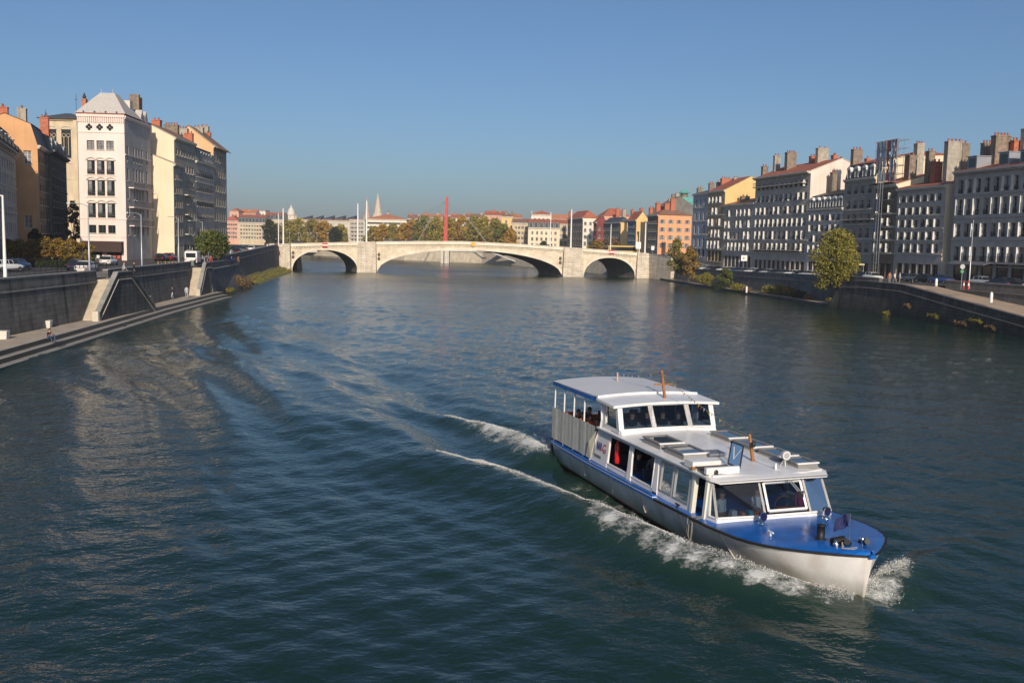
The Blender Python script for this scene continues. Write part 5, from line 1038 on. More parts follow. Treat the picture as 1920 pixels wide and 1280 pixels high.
# hatches / skylights on the lower roof
fr_g = M('skylight_frame', (.30, .29, .27), rough=.45, metal=.3)
def skylight(s0, s1, t0, t1, z=2.53, h=.13, front=True, sky_=True):
    w = thing_part('skylight', boat); b = BB(); k = .09
    b.hexa([(s0, t0, z - .06), (s1, t0, z - .06), (s1, t1, z - .06), (s0, t1, z - .06), (s0 + .05, t0 + .05, z + h), (s1 - .05, t0 + .05, z + h), (s1 - .05, t1 - .05, z + h), (s0 + .05, t1 - .05, z + h)])
    b.build('kerb', fr_g, w); f = BB(); zz = z + h
    for a_ in ((s0, s0 + k, t0, t1), (s1 - k, s1, t0, t1), (s0 + k, s1 - k, t0, t0 + k), (s0 + k, s1 - k, t1 - k, t1)): f.box(*a_, zz + .003, zz + .05, 1 if a_[0] == s1 - k else 0)
    f.build('frame', [fr_g, wp], w); g = BB(); g.quad((s0 + k, t0 + k, zz + .02), (s1 - k, t0 + k, zz + .02), (s1 - k, t1 - k, zz + .02), (s0 + k, t1 - k, zz + .02)); g.build('pane', M('skylight_glass', (.05, .07, .09), rough=.04), w)
for a_, c_ in ((8.2, 9.6), (9.9, 11.3)): skylight(a_, c_, .85, 1.85)
for a_, c_ in ((7.9, 9.3), (9.5, 10.9), (11.1, 12.4), (12.55, 13.5)): skylight(a_, c_, -1.98, -1.15)
# open sliding hatch over the door with its raised glass flap
w = thing_part('sliding_hatch', boat); b = BB(); b.box(12.0, 12.55, 1.15, 2.2, 2.5, 2.72); b.box(12.555, 12.62, 1.1, 2.26, 2.50, 2.58, 1); b.box(13.28, 13.42, 1.0, 2.2, 2.52, 2.72); b.build('coaming', [wp, wood], w)
b = BB(); b.box(12.65, 13.25, 1.0, 2.15, 2.585, 2.60); b.build('opening', dark_in, w)
b = BB(); q = [(12.7, .98, 2.65), (13.4, .98, 2.65), (13.15, .72, 3.3), (12.45, .72, 3.3)]; [b.tube(q[i], q[(i + 1) % 4], .025, n=4) for i in range(4)]; b.build('frame', blk, w)
b = BB(); b.quad(*q); b.build('pane', pane_mat('clear_flap', (.8, .85, .85), -.01), w)
b = BB(); b.box(10.9, 11.5, .3, .95, 2.62, 2.70); b.build('vent_cover', M('grey_cover', (.16, .17, .2), rough=.5), boat)
# masts
for (s, z, hgt, cross, nm, lean) in ((5.95, 3.68, .98, .5, 'aft_mast', -.34), (12.3, 2.55, .80, 0, 'fore_mast', -.28)):
    b = BB(); b.hexa([(s - .05, -.28, z), (s + .05, -.28, z), (s + .05, -.18, z), (s - .05, -.18, z), (s + lean - .035, -.27, z + hgt), (s + lean + .035, -.27, z + hgt), (s + lean + .035, -.2, z + hgt), (s + lean - .035, -.2, z + hgt)])
    if cross: b.box(s + lean * .5 - .03, s + lean * .5 + .03, -.62, .16, z + cross, z + cross + .06)
    b.lathe((s + lean, -.235, z + hgt), [(.05, 0), (.06, .05), (.02, .09)], 6); b.build('mast', wood, boat)
b = BB(); b.tube((1.6, -.2, 3.70), (1.6, -.2, 4.12), .04); b.build('flagstaff', M('pale_red_paint', (.6, .35, .3)), boat)
b = BB(); b.tube((12.9, .9, 2.5), (12.9, .9, 3.25), .012, n=4); b.build('antenna', wp, boat)
b = BB(); b.lathe((12.32, -.2, 3.05), [(.05, 0), (.07, .04), (.07, .16), (.03, .2)], 8); b.build('mast_light', blk, boat)
# lamps, searchlight, wiper
w = thing_part('searchlight', boat); b = BB(); b.path([(13.1, -.95, 2.5), (13.05, -.95, 2.75)], .02); b.path([(13.0, -1.1, 2.55), (13.05, -.95, 2.78), (13.0, -.8, 2.55)], .015); b.build('bracket', steel, w)
b = BB(); q = [(12.92 + x, r) for x, r in ((0, .06), (.03, .13), (.2, .15), (.23, .15))]; b.loft([[(x, -.95 + r * math.cos(k * math.pi / 6), 2.9 + r * math.sin(k * math.pi / 6)) for k in range(12)] for x, r in q], sm=True); b.build('housing', wp, w)
b = BB(); b.add([(13.155, -.95 + .11 * math.cos(k * math.pi / 5), 2.9 + .11 * math.sin(k * math.pi / 5)) for k in range(10)], [tuple(range(10))]); b.build('lens', M('lamp_glass', (.4, .4, .42), rough=.1), w)
for t_ in (.93, -1.42):
    w = thing_part('deck_lamp', boat); z = zd(14.7) + .10; b = BB(); b.lathe((14.7, t_, z), [(.13, 0), (.11, .06), (.04, .1), (.04, .16)], 8); b.loft([[(x, t_ + r * math.cos(k * math.pi / 6), z + .24 + r * 1.2 * math.sin(k * math.pi / 6)) for k in range(12)] for x, r in ((14.6, .03), (14.63, .10), (14.74, .13), (14.78, .13))], sm=True); b.build('housing', chrome, w)
    b = BB(); b.add([(14.79, t_ + .1 * math.cos(k * math.pi / 6), z + .24 + .12 * math.sin(k * math.pi / 6)) for k in range(12)], [tuple(range(12))]); b.build('lens', M('dark_lens', (.02, .015, .05), rough=.08), w)
b = BB(); b.tube((14.25, -.25, 2.42), (14.40, -.62, 1.98), .018, n=4); b.tube((14.27, -.32, 2.42), (14.42, -.69, 1.98), .018, n=4); b.box(14.38, 14.42, -.75, -.55, 1.85, 2.05, 1); b.build('wiper', [steel, blk], boat)
for t_ in (1.85, -1.8): b = BB(); b.lathe((13.35, t_, 2.5), [(.1, 0), (.11, .1), (.06, .18)], 8); b.build('navigation_light', blk, boat)
b = BB(); b.lathe((13.5, -.3, 2.55), [(.03, 0), (.05, .1), (.02, .22)], 6); b.path([(12.4, -.25, 2.65), (13.4, -.3, 2.6), (14.1, -.45, 2.5)], .015); b.build('horn', wp, boat)
# foredeck gear
z = zd(16.9) + .12
b = BB(); b.lathe((16.9, .42, z - .02), [(.17, 0), (.17, .04), (.115, .05), (.115, .42), (.13, .43), (.13, .46), (0.01, .47)], 12); b.build('bollard', blk, boat)
b = BB(); b.tube((17.5, -.1, z), (17.85, .25, z + .2), .09, n=8); b.tube((17.45, .05, z + .12), (17.45, .45, z + .12), .13, .1, n=10); b.tube((17.5, -.5, z + .05), (17.95, -.35, z + .2), .08, n=8, mi=0); b.box(17.3, 17.8, -.1, .3, z - .03, z + .06)
b.build('windlass', blk, boat)
b = BB(); b.lathe((17.75, -.35, z - .02), [(.06, 0), (.04, .15), (.09, .22), (.02, .3)], 8); b.lathe((17.7, .5, z + .02), [(.07, 0), (.1, .1), (.02, .2)], 8); b.build('capstan', chrome, boat)
b = BB(); b.path([(17.7, .3, z + .15), (17.9, .45, z + .05), (18.1, .3, z + .08), (18.3, 0, z + .05)], .03); b.path([(17.6, .2, z + .1), (17.9, .4, z + .03), (18.1, .1, z + .1)], .03); b.build('mooring_rope', M('rope', (.25, .24, .2)), boat)
b = BB(); b.tube((17.7, .05, z), (17.66, .05, z + .95), .018, n=6); b.build('flagpole', chrome, boat)
b = BB(); N = 12
for k in range(N):
    for j in range(6):
        f = lambda u, v: (17.66 - .26 * u - .05 * v * u, .05 + .26 * u + .05 * math.sin(u * 7 + v * 2), z + .93 - .36 * v - .22 * u * u - .06 * u * v + .03 * math.sin(u * 9)); b.add([f(k / N, j / 6), f((k + 1) / N, j / 6), f((k + 1) / N, (j + 1) / 6), f(k / N, (j + 1) / 6)], [(0, 1, 2, 3)], 0, True)
for k in range(12):
    a_ = k * math.pi / 6; u, v = .5 + .26 * math.cos(a_), .5 + .3 * math.sin(a_); p = f(u, v)
    for sg in (.006, -.006): b.add([(p[0] + .014 * math.cos(j * 2.513), p[1] + sg, p[2] + .014 * math.sin(j * 2.513)) for j in range(5)], [tuple(range(5))], 1)
b.build('flag', [M('flag_blue', (.006, .014, .09), rough=.7), M('star_yellow', (.8, .6, .1))], boat)
for s, t_ in ((10.2, 2.33), (11.9, 2.34), (16.0, 1.5)): b = BB(); zz = zd(s) + .03 + .12 * (1 - (t_ / hb(s)) ** 2); b.tube((s, t_, zz), (s, t_, zz + .12), .035); b.tube((s - .13, t_, zz + .12), (s + .13, t_, zz + .12), .03); b.build('cleat', blk if s < 15 else wp, boat)
# extinguisher hanging in the aft window, rope and fender on the side
b = BB(); b.lathe((6.15, 1.85, 1.22), [(.10, 0), (.11, .05), (.11, .72), (.05, .82), (.04, .9)], 10); b.build('extinguisher', M('extinguisher_red', (.55, .015, .02), rough=.25), boat)
b = BB(); b.path([(13.4, 2.3, 1.12), (13.2, 2.46, 1.02), (13.0, 2.52, .8), (12.95, 2.5, .45), (13.1, 2.5, .3), (13.2, 2.52, .6), (13.25, 2.54, .95)], .025); b.path([(13.35, 2.25, 1.15), (12.9, 2.5, 1.0), (12.85, 2.5, .5)], .02); b.build('hanging_rope', M('rope', (.25, .24, .2)), boat)
b = BB(); b.lathe((-.25, 1.9, .15), [(.1, 0), (.2, .1), (.22, .5), (.2, 1.0), (.1, 1.15)], 10); b.build('fender', blk, boat)
# tea things and boxes behind the windscreen
for k, (t_, wd, hh, col) in enumerate(((1.45, .2, .22, (.6, .6, .62)), (1.12, .13, .14, (.7, .25, .2)), (.85, .14, .17, (.05, .45, .5)), (.55, .5, .14, (.42, .10, .03)), (.1, .25, .12, (.5, .14, .03)), (-.35, .5, .2, (.45, .12, .03)), (-.85, .3, .17, (.5, .15, .05)))):
    b = BB(); b.hexa([(13.75, t_ - wd / 2, 1.223), (13.98, t_ - wd / 2, 1.223), (13.98, t_ + wd / 2, 1.223), (13.75, t_ + wd / 2, 1.223), (13.78, t_ - wd * .46, 1.22 + hh), (13.95, t_ - wd * .46, 1.22 + hh), (13.95, t_ + wd * .46, 1.22 + hh), (13.78, t_ + wd * .46, 1.22 + hh)])
    b.build('dash_box', M('dash_colour_%d' % k, col, rough=.5), boat)
b = BB()
for k in range(16): a0, a1 = k * math.pi / 8, (k + 1) * math.pi / 8; b.tube((13.55 + .06 * math.sin(a0), -.55 + .24 * math.cos(a0), 1.45 + .24 * math.sin(a0)), (13.55 + .06 * math.sin(a1), -.55 + .24 * math.cos(a1), 1.45 + .24 * math.sin(a1)), .02, n=5)
b.build('steering_wheel', wood, boat)
# ---------------------------------------------------------------- trees and plants
greens = [(.045, .065, .014), (.08, .11, .025), (.13, .15, .03), (.18, .17, .04)]
olive = [(.09, .095, .025), (.15, .145, .035), (.22, .19, .04), (.28, .22, .05)]
autumn = [(.12, .10, .025), (.22, .15, .03), (.32, .18, .03), (.36, .22, .04)]
orange_l = [(.07, .08, .02), (.14, .12, .025), (.30, .15, .03), (.42, .21, .04)]
yell = [(.11, .11, .025), (.18, .17, .03), (.27, .23, .04), (.34, .28, .05)]
brown_l = [(.10, .06, .03), (.20, .13, .07), (.26, .17, .10), (.14, .12, .05)]
dark_l = [(.015, .025, .01), (.03, .045, .012), (.045, .06, .018), (.02, .03, .012)]
LM = {k: leafmat('leaves_' + k, v) for k, v in dict(green=greens, olive=olive, autumn=autumn, orange=orange_l, yellow=yell, brown=brown_l, dark=dark_l).items()}
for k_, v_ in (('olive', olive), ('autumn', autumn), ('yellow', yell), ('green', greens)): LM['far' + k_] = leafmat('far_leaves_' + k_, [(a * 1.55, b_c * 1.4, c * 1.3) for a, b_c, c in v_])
bark = M('bark', (.10, .08, .06), var=.35, scale=3, bump=.03)
def leaf_cloud(centres, n, size, rs, squash=.85):
    """leaf quads on the shells of ragged clumps; centres = (x,y,z,r)"""
    c = np.array(centres); wgt = c[:, 3] ** 2; k = rs.choice(len(c), n, p=wgt / wgt.sum())
    d = rs.normal(size=(n, 3)); d /= np.linalg.norm(d, axis=1)[:, None]
    r = c[k, 3] * (rs.uniform(.35, 1, n) ** .45) * (1 + .22 * np.sin(d[:, 0] * 5 + k) * np.sin(d[:, 2] * 6 + k * 2))
    p = c[k, :3] + d * r[:, None] * np.array([1, 1, squash])
    a = rs.normal(size=(n, 3)) + d * .6; a /= np.linalg.norm(a, axis=1)[:, None]; t = np.cross(a, rs.normal(size=(n, 3))); t /= np.linalg.norm(t, axis=1)[:, None]; bb = np.cross(a, t)
    s = size * rs.uniform(.6, 1.35, n)[:, None]; t = t * s; bb = bb * s * .62
    V = np.stack([p - t, p - bb * 1.0, p + t, p + bb], 1).reshape(-1, 3)
    me = bpy.data.meshes.new('leaves'); me.vertices.add(4 * n); me.vertices.foreach_set('co', V.astype(np.float32).ravel()); me.loops.add(4 * n); me.loops.foreach_set('vertex_index', np.arange(4 * n, dtype=np.int32))
    me.polygons.add(n); me.polygons.foreach_set('loop_start', np.arange(n, dtype=np.int32) * 4); me.polygons.foreach_set('loop_total', np.full(n, 4, np.int32)); me.update(calc_edges=True); return me
def tree(label, loc, h, rad, trunk, lm, n=3000, leaf=.3, seed=0, clumps=22, name='tree', cat='tree', group=None, tr=.25, low=.0, shape=1.0):
    rs = np.random.RandomState(seed + 5); t = thing(name, label, cat, loc, 0, group); cen = []
    ch = h - trunk
    for i in range(clumps):
        u = (i + .5) / clumps; z = trunk + ch * (low + (1 - low) * u) * .93; w = math.sin(math.pi * min(1, (.12 + .88 * u))) ** (.6 * shape) * (1.0 if u < .8 else .85)
        a = i * 2.4 + rs.uniform(-.5, .5); rr = rad * w * rs.uniform(.35, .78) * (1 if i < clumps - 2 else .2); cr_ = rad * rs.uniform(.26, .44)
        cen.append((rr * math.cos(a), rr * math.sin(a), min(z, h - cr_ * .8), cr_))
    me = leaf_cloud(cen, n, leaf, rs); me.materials.append(LM[lm]); put('crown', me, t)
    b = MB(); b.tube((0, 0, -.3), (.05 * h * .2, 0, trunk), tr, tr * .75, 8); top = (.05 * h * .2, 0, trunk)
    b.tube(top, (0, 0, trunk + ch * .6), tr * .7, tr * .2, 6)
    for c in cen[::max(1, clumps // 9)]: b.tube((0, 0, trunk * .9 + (c[2] - trunk) * .3), c[:3], tr * .38, tr * .1, 5)
    b.build('trunk', bark, t); return t
def bush(label, loc, rx, h, lm, n=900, leaf=.14, seed=1, name='bush', cat='bush', group=None, ry=None):
    rs = np.random.RandomState(seed); t = thing(name, label, cat, loc, 0, group); ry = ry or rx; cen = []
    for i in range(9): a = rs.uniform(0, 6.28); q = rs.uniform(0, .75); cr_ = min(rx, h) * rs.uniform(.3, .5); cen.append((rx * q * math.cos(a), ry * q * math.sin(a), cr_ * .7 + (h - cr_ * 1.5) * rs.uniform(0, 1) * (1 - q * .6), cr_))
    me = leaf_cloud(cen, n, leaf, rs); me.materials.append(LM[lm]); put('foliage', me, t)
    b = MB()
    for c in cen[:6]: b.tube((c[0] * .2, c[1] * .2, -.1), c[:3], .04, .015, 4)
    b.build('stem', bark, t); return t
# big poplar by the ramp
p = unz(1566, 556, .5); p = (56.0, 166.5, .5)
tree('big round yellow green poplar standing by the river at the far end of the ramp', p, zat(1566, 428, 166.5) - .5, 4.3, 3.0, 'yellow', 17000, .17, 2, 40, tr=.28, low=.0, shape=.8)
tree('small green tree at the right end of the bridge beside the apricot house', uny(1268, 500, 246)[:2] + (1.5,), zat(1268, 446, 246) - 1.5, 2.9, 1.5, 'olive', 2600, .24, 3, 16, tr=.15)
tree('rust coloured tree beside the small green tree near the bridge end', uny(1292, 500, 240)[:2] + (1.2,), zat(1292, 461, 240) - 1.2, 2.7, 1.0, 'autumn', 2400, .24, 4, 14, tr=.15)
tree('round dark green tree by the parked white van on the left quay', (uny(397, 470, 172)[0], 172., 4.8), zat(397, 432, 172) - 4.8, 3.35, 1.9, 'green', 5200, .2, 5, 22, tr=.2, shape=.6)
for i, (px, top, lm) in enumerate(((-10, 452, 'orange'), (14, 448, 'orange'), (38, 449, 'autumn'), (60, 447, 'orange'), (86, 442, 'orange'), (110, 446, 'autumn'), (133, 447, 'orange'), (155, 455, 'autumn'))):
    Y = 139. + (i % 3) * 1.2; tree(('low orange tree in left quay row, %s' % ('cut by the left edge', 'standing right of the tall lamp post', 'third from the left edge', 'fourth from the left edge', 'the tallest, in the middle of the row', 'fifth, paler than its neighbours', 'second from the pale pink house', 'nearest the pale pink house')[i]), uny(px, 480, Y)[:2] + (4.8,), zat(px, top, Y) - 4.8, 1.75, 1.3, lm, 1900, .13, 20 + i, 12, group='row of low orange trees on the left quay', tr=.1, shape=.5)
t = thing('hedge', 'dark clipped hedge under the row of low orange trees', 'hedge', (0, 0, 0)); cen = []
for k in range(40): x, y, z = uny(-20 + k * 4.4, 490, 136.5); cen.append((x, y, 5.2, .75))
me = leaf_cloud(cen, 5000, .11, np.random.RandomState(4)); me.materials.append(LM['dark']); put('foliage', me, t)
for i, (px, py, Y, w_, h_) in enumerate(((66, 452, 158, 1.6, 5.5), (92, 452, 160, 2.2, 4.5))): tree('dark shaded tree against the orange gable, %s' % ('left one' if i == 0 else 'right one'), uny(px, 470, Y)[:2] + (4.8,), h_, w_, 1.5, 'dark', 1800, .2, 50 + i, 12, tr=.12)
tree('dark tall tree in the gap between the dark row and the pale pink house', uny(139, 470, 190)[:2] + (4.8,), zat(139, 372, 190) - 4.8, 1.9, 2.5, 'brown', 1800, .22, 60, 16, tr=.15)
# far trees beyond the bridge
far_t = [(505, 411, 545, 'dark', 5), (520, 418, 560, 'olive', 4.5), (541, 413, 535, 'olive', 5.5), (562, 409, 540, 'yellow', 7), (586, 409, 536, 'olive', 7), (608, 413, 530, 'autumn', 6), (628, 425, 528, 'dark', 5), (640, 420, 532, 'yellow', 4.5),
         (700, 424, 480, 'olive', 4.5), (718, 420, 478, 'autumn', 5), (738, 419, 480, 'olive', 5), (757, 418, 476, 'autumn', 5), (776, 410, 478, 'autumn', 6), (797, 404, 476, 'green', 6.5), (820, 405, 474, 'yellow', 6.5), (846, 407, 470, 'yellow', 6), (866, 404, 465, 'autumn', 6), (888, 403, 462, 'olive', 6.5), (908, 405, 458, 'yellow', 6), (928, 408, 452, 'olive', 5.5), (946, 419, 448, 'green', 5), (957, 428, 440, 'autumn', 4)]
names_ = {'dark': 'dark green', 'olive': 'olive green', 'yellow': 'yellowish', 'autumn': 'bronze coloured', 'green': 'deep green'}
for i, (px, top, Y, lm, rad) in enumerate(far_t):
    side = ('before the white poles' if px < 650 else ('left of the red pylon' if px < 830 else 'right of the red pylon')); nth = [q for q in far_t if (q[0] < 650) == (px < 650) and (q[0] < 830) == (px < 830)]; pos = nth.index(far_t[i]) + 1
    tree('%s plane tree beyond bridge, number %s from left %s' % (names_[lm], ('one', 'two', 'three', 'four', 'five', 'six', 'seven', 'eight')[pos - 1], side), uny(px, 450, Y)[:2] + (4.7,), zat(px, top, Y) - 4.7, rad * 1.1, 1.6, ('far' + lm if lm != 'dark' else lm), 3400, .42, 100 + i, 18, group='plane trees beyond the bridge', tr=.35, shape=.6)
tree('small dark tree beyond the right end of the bridge under the grey mansard house', uny(1020, 455, 390)[:2] + (4.6,), 6, 3.2, 1.5, 'dark', 900, .3, 90, 10)
tree('reddish brown tree beyond the bridge behind the yellow bus', uny(1150, 455, 310)[:2] + (5.5,), 6.5, 3.6, 1.5, 'brown', 1300, .28, 91, 12); tree('brownish tree beyond the bridge left of the yellow bus', uny(1118, 455, 320)[:2] + (5.5,), 5.5, 3.2, 1.5, 'autumn', 1200, .28, 92, 12)
# bushes on the right ledge
for px, py, rx, h_, lm, lab in ((1312, 537, 2.6, 3.4, 'yellow', 'tall yellow green bush under the right quay wall near the bridge'), (1348, 541, 2.2, 5.2, 'green', 'tall green bush reaching the wall top on the right bank'), (1334, 543, 1.6, 1.9, 'dark', 'dark low bush between the two tall bushes'), (1366, 546, 2.2, 1.7, 'yellow', 'low yellowish bush right of the tall green bush'), (1385, 549, 1.6, 1.2, 'brown', 'low brown bush beside the white post'),
    (1424, 552, 1.8, 1.9, 'olive', 'olive bush in the middle of the right ledge'), (1446, 554, 2.0, 2.2, 'yellow', 'yellow green bush right of the olive bush'), (1462, 556, 1.5, 2.0, 'orange', 'orange tinted bush on the right ledge'), (1484, 560, 2.0, 1.6, 'dark', 'dark bush on the ledge near the poplar'), (1500, 563, 1.3, 1.2, 'brown', 'small brown bush at the foot of the wall near the poplar'), (1540, 567, .9, .8, 'yellow', 'tiny bright plant at the far corner of the ramp')):
    x, y, z = unz(px, py - 3, .6); bush(lab, (x + 1.6, y, .5), rx, h_, lm, int(500 + 260 * rx * h_), .15, int(px), group='bushes on the right ledge')
for px, py, rx, h_, lab, lm in ((410, 545, 1.6, 3.0, 'pale brown shrub on the left side of the bastion', 'brown'), (444, 540, 2.3, 2.6, 'large dry brown shrub in front of the bastion', 'brown'), (462, 537, 1.7, 2.2, 'smaller dry shrub at the right of the bastion', 'brown'), (425, 548, 1.6, 1.0, 'green weeds at the waterline of the bastion', 'olive')):
    x, y, z = unz(px, py, .2); bush(lab, (x, y + 1, .1), rx, h_, lm, int(900 + 300 * rx), .13, int(px), group='shrubs at the bastion')
t = thing('grass_bank', '', 'grass'); C.objects.unlink(t); bpy.data.objects.remove(t)
b = MB(); gp = [(-51.8, 197), (-56.5, 230), (-60.5, 262), (-63.6, 279)]
for (x0, y0), (x1, y1) in zip(gp, gp[1:]): b.quad((x0, y0, -.1), (x1, y1, -.1), (x1 - 4.5, y1, 1.5), (x0 - 6, y0, 1.5))
struct(b.build('ground', M('grassy_earth', (.16, .15, .04), var=.35, scale=.8)))
cen = [(lerp(gp[i][0], gp[i + 1][0], k / 8) - 1.5 - 1.4 * (j % 2), lerp(gp[i][1], gp[i + 1][1], k / 8), .4 + .45 * (j % 2), .75) for i in range(3) for k in range(8) for j in range(2)]
me = leaf_cloud(cen, 5000, .12, np.random.RandomState(8), .5); me.materials.append(LM['yellow']); tag(put('grass', me), 'yellow green grass growing on the bank left of the bridge', 'grass', kind='stuff')
# creepers hanging on the ramp wall and on the left quay wall
for i, (px, py, w_, h_, lm) in enumerate(((1664, 587, 1.2, 1.6, 'yellow'), (1703, 572, 1.0, 1.0, 'brown'), (1750, 590, 1.6, 1.2, 'olive'), (1805, 605, 2.0, 1.3, 'brown'), (1830, 600, 1.6, .9, 'yellow'), (1858, 612, 1.2, .9, 'brown'), (1686, 598, .8, .7, 'olive'))):
    best = None
    for k in range(60):
        y = 159 - k * .8; x = interp(y, sorted([(q[1], q[0]) for q in RP])) - .45; d = abs((x / y) - ray(px, py)[0] / ray(px, py)[1])
        if best is None or d < best[0]: best = (d, x, y)
    _, x, y = best; z = uny(px, py, y)[2]; cen = [(0, (k - 2) * w_ * .4, .15 * math.sin(k * 2) - abs(k - 2) * .1, h_ * .34) for k in range(5)]
    me = leaf_cloud(cen, 420, .09, np.random.RandomState(i), .8); me.materials.append(LM[lm]); o = put('creeper', me, None, (x + .05, y, z)); tag(o, '%s creeper on outer wall of right ramp, number %s from the far end' % ({'yellow': 'yellow green', 'brown': 'brown', 'olive': 'olive'}[lm], ('three', 'four', 'five', 'six', 'seven', 'eight', 'two')[i]), 'creeper', 'creepers on the ramp wall')
# ---------------------------------------------------------------- vehicles
tyre = M('tyre', (.015, .015, .015), rough=.8); rim = M('wheel_rim', (.35, .35, .36), rough=.3, metal=.6); carglass = M('car_glass', (.02, .025, .03), rough=.06); lampw = M('headlamp', (.7, .7, .7), rough=.1); lampr = M('tail_lamp', (.45, .01, .01), rough=.2)
CARM = {k: M('car_paint_' + k, c, rough=.25, var=.03) for k, c in dict(silver=(.42, .43, .45), white=(.75, .75, .74), black=(.015, .016, .02), grey=(.12, .125, .135), blue=(.03, .07, .22), red=(.38, .02, .02), navy=(.02, .03, .06)).items()}
def ring8(x, w, z0, z1, r=.12, tw=0): return [(x, -w + r, z0), (x, w - r, z0), (x, w, z0 + r), (x, w - tw, z1 - r), (x, w - tw - r, z1), (x, -w + tw + r, z1), (x, -w + tw, z1 - r), (x, -w, z0 + r)]
CARMESH = {}
def car_protos():
    b = MB(); b.loft([ring8(-2.1, .70, .42, .72), ring8(-2.0, .82, .28, .88), ring8(-1.5, .87, .22, .95), ring8(-.4, .88, .2, .97), ring8(1.0, .88, .2, .94), ring8(1.7, .86, .24, .85), ring8(2.05, .78, .3, .72), ring8(2.15, .66, .38, .6)], sm=True); CARMESH['body'] = b.mesh('body')
    b = MB(); b.loft([ring8(-1.75, .74, .9, .98, .04), ring8(-1.25, .72, .9, 1.40, .06, .08), ring8(-.2, .74, .9, 1.46, .06, .1), ring8(.45, .74, .9, 1.40, .06, .1), ring8(1.15, .76, .88, .96, .03)], sm=False); CARMESH['cabin'] = b.mesh('windows')
    b = MB(); b.loft([ring8(-1.22, .64, 1.385, 1.43, .02), ring8(-.2, .66, 1.44, 1.49, .02), ring8(.42, .64, 1.385, 1.43, .02)], sm=True)
    for s in (1, -1):
        for x0, x1, z1_ in ((-.15, -.2, 1.43), (.5, .38, 1.4), (-1.2, -1.15, 1.38)): b.hexa([(x0, .745 * s, .93), (x0 + .08, .745 * s, .93), (x0 + .08, .70 * s, .93), (x0, .70 * s, .93), (x1, .655 * s, z1_), (x1 + .06, .655 * s, z1_), (x1 + .06, .6 * s, z1_), (x1, .6 * s, z1_)])
    CARMESH['roof'] = b.mesh('roof')
    b = MB(); b.loft([[(r * math.cos(k * math.pi / 7), y, r * math.sin(k * math.pi / 7)) for k in range(14)] for y, r in ((-.1, .28), (-.08, .32), (.08, .32), (.1, .28))], 0); b.add([(.19 * math.cos(k * math.pi / 6), -.105, .19 * math.sin(k * math.pi / 6)) for k in range(12)], [tuple(range(12))], 1); CARMESH['wheel'] = b.mesh('wheel')
    b = MB(); b.box(-.03, .03, -.16, .16, -.08, .08); CARMESH['lamp'] = b.mesh('headlight'); CARMESH['tl'] = CARMESH['lamp'].copy()
    CARMESH['wheel'].materials.append(tyre); CARMESH['wheel'].materials.append(rim); CARMESH['cabin'].materials.append(carglass); CARMESH['lamp'].materials.append(lampw); CARMESH['tl'].materials.append(lampr)
car_protos(); PM = {}
def car(label, x, y, z, heading, colour, group=None, sc=1.0, van=False):
    t = thing('parked_car', label, 'car', (x, y, z), heading, group); t.scale = (sc, sc, sc * (1.25 if van else 1))
    for part in ('body', 'roof'):
        k = (part, colour)
        if k not in PM: PM[k] = CARMESH[part].copy(); PM[k].materials.clear(); PM[k].materials.append(CARM[colour])
        put(part, PM[k], t)
    put('windows', CARMESH['cabin'], t)
    for wx in (-1.35, 1.32):
        for wy, r in ((-.8, 0), (.8, math.pi)): put('wheel', CARMESH['wheel'], t, (wx, wy, .32), r)
    for s in (-.56, .56): put('headlight', CARMESH['lamp'], t, (2.08, s, .62)); put('tail_light', CARMESH['tl'], t, (-2.07, s, .7))
    return t
def on_line(px, fn, off):
    lo, hi = 20., 285.; tgt = ray(px, 500)[0] / ray(px, 500)[1]
    best = min((abs((interp(y, fn) + off) / y - tgt), y) for y in np.arange(60, 285, .5)); y = best[1]; return interp(y, fn) + off, y
rdir = lambda y, fn: math.atan2(1.0, (interp(y + 1, fn) - interp(y - 1, fn)) / 2)
cols_r = ['silver', 'white', 'grey', 'black', 'white', 'silver', 'blue', 'grey', 'white', 'black', 'silver', 'navy', 'grey', 'white', 'black', 'silver', 'navy', 'black']
pxr = [1312, 1322, 1333, 1345, 1358, 1371, 1384, 1397, 1412, 1427, 1441, 1456, 1472, 1488, 1503, 1516]
ordn = ('first', 'second', 'third', 'fourth', 'fifth', 'sixth', 'seventh', 'eighth', 'ninth', 'tenth', 'eleventh', 'twelfth', 'thirteenth', 'fourteenth', 'fifteenth', 'sixteenth')
for i, px in enumerate(pxr):
    x, y = on_line(px, RW, 3.2); car('%s car parked behind the right quay wall, %s from the bridge end' % (cols_r[i], ordn[i]), x, y, rzz(y), rdir(y, RW) + R(35), cols_r[i], 'cars parked along the right quay', .98)
for i, (px, off, col, lab) in enumerate(((1638, 9, 'white', 'white car parked below the scaffold ladder'), (1622, 9, 'navy', 'dark car left of the white car by the scaffold'), (1700, 12, 'navy', 'dark blue car in front of the scalloped house, left of three'), (1716, 12, 'grey', 'grey car in front of the scalloped house, middle of three'), (1738, 12, 'black', 'black car in front of the scalloped house, right of three'), (1768, 10, 'blue', 'blue car parked left of the red and white posts'), (1846, 8, 'silver', 'silver car parked behind the retaining wall near the tall lamp'), (1874, 6, 'navy', 'dark car in front of the silver car by the retaining wall'), (1905, 7, 'black', 'black car at the right edge behind the retaining wall'))):
    x, y = on_line(px, RW, off); car(lab, x, y, rzz(y), rdir(y, RW) + R(12 if i % 2 else 190), col, 'cars on the right street')
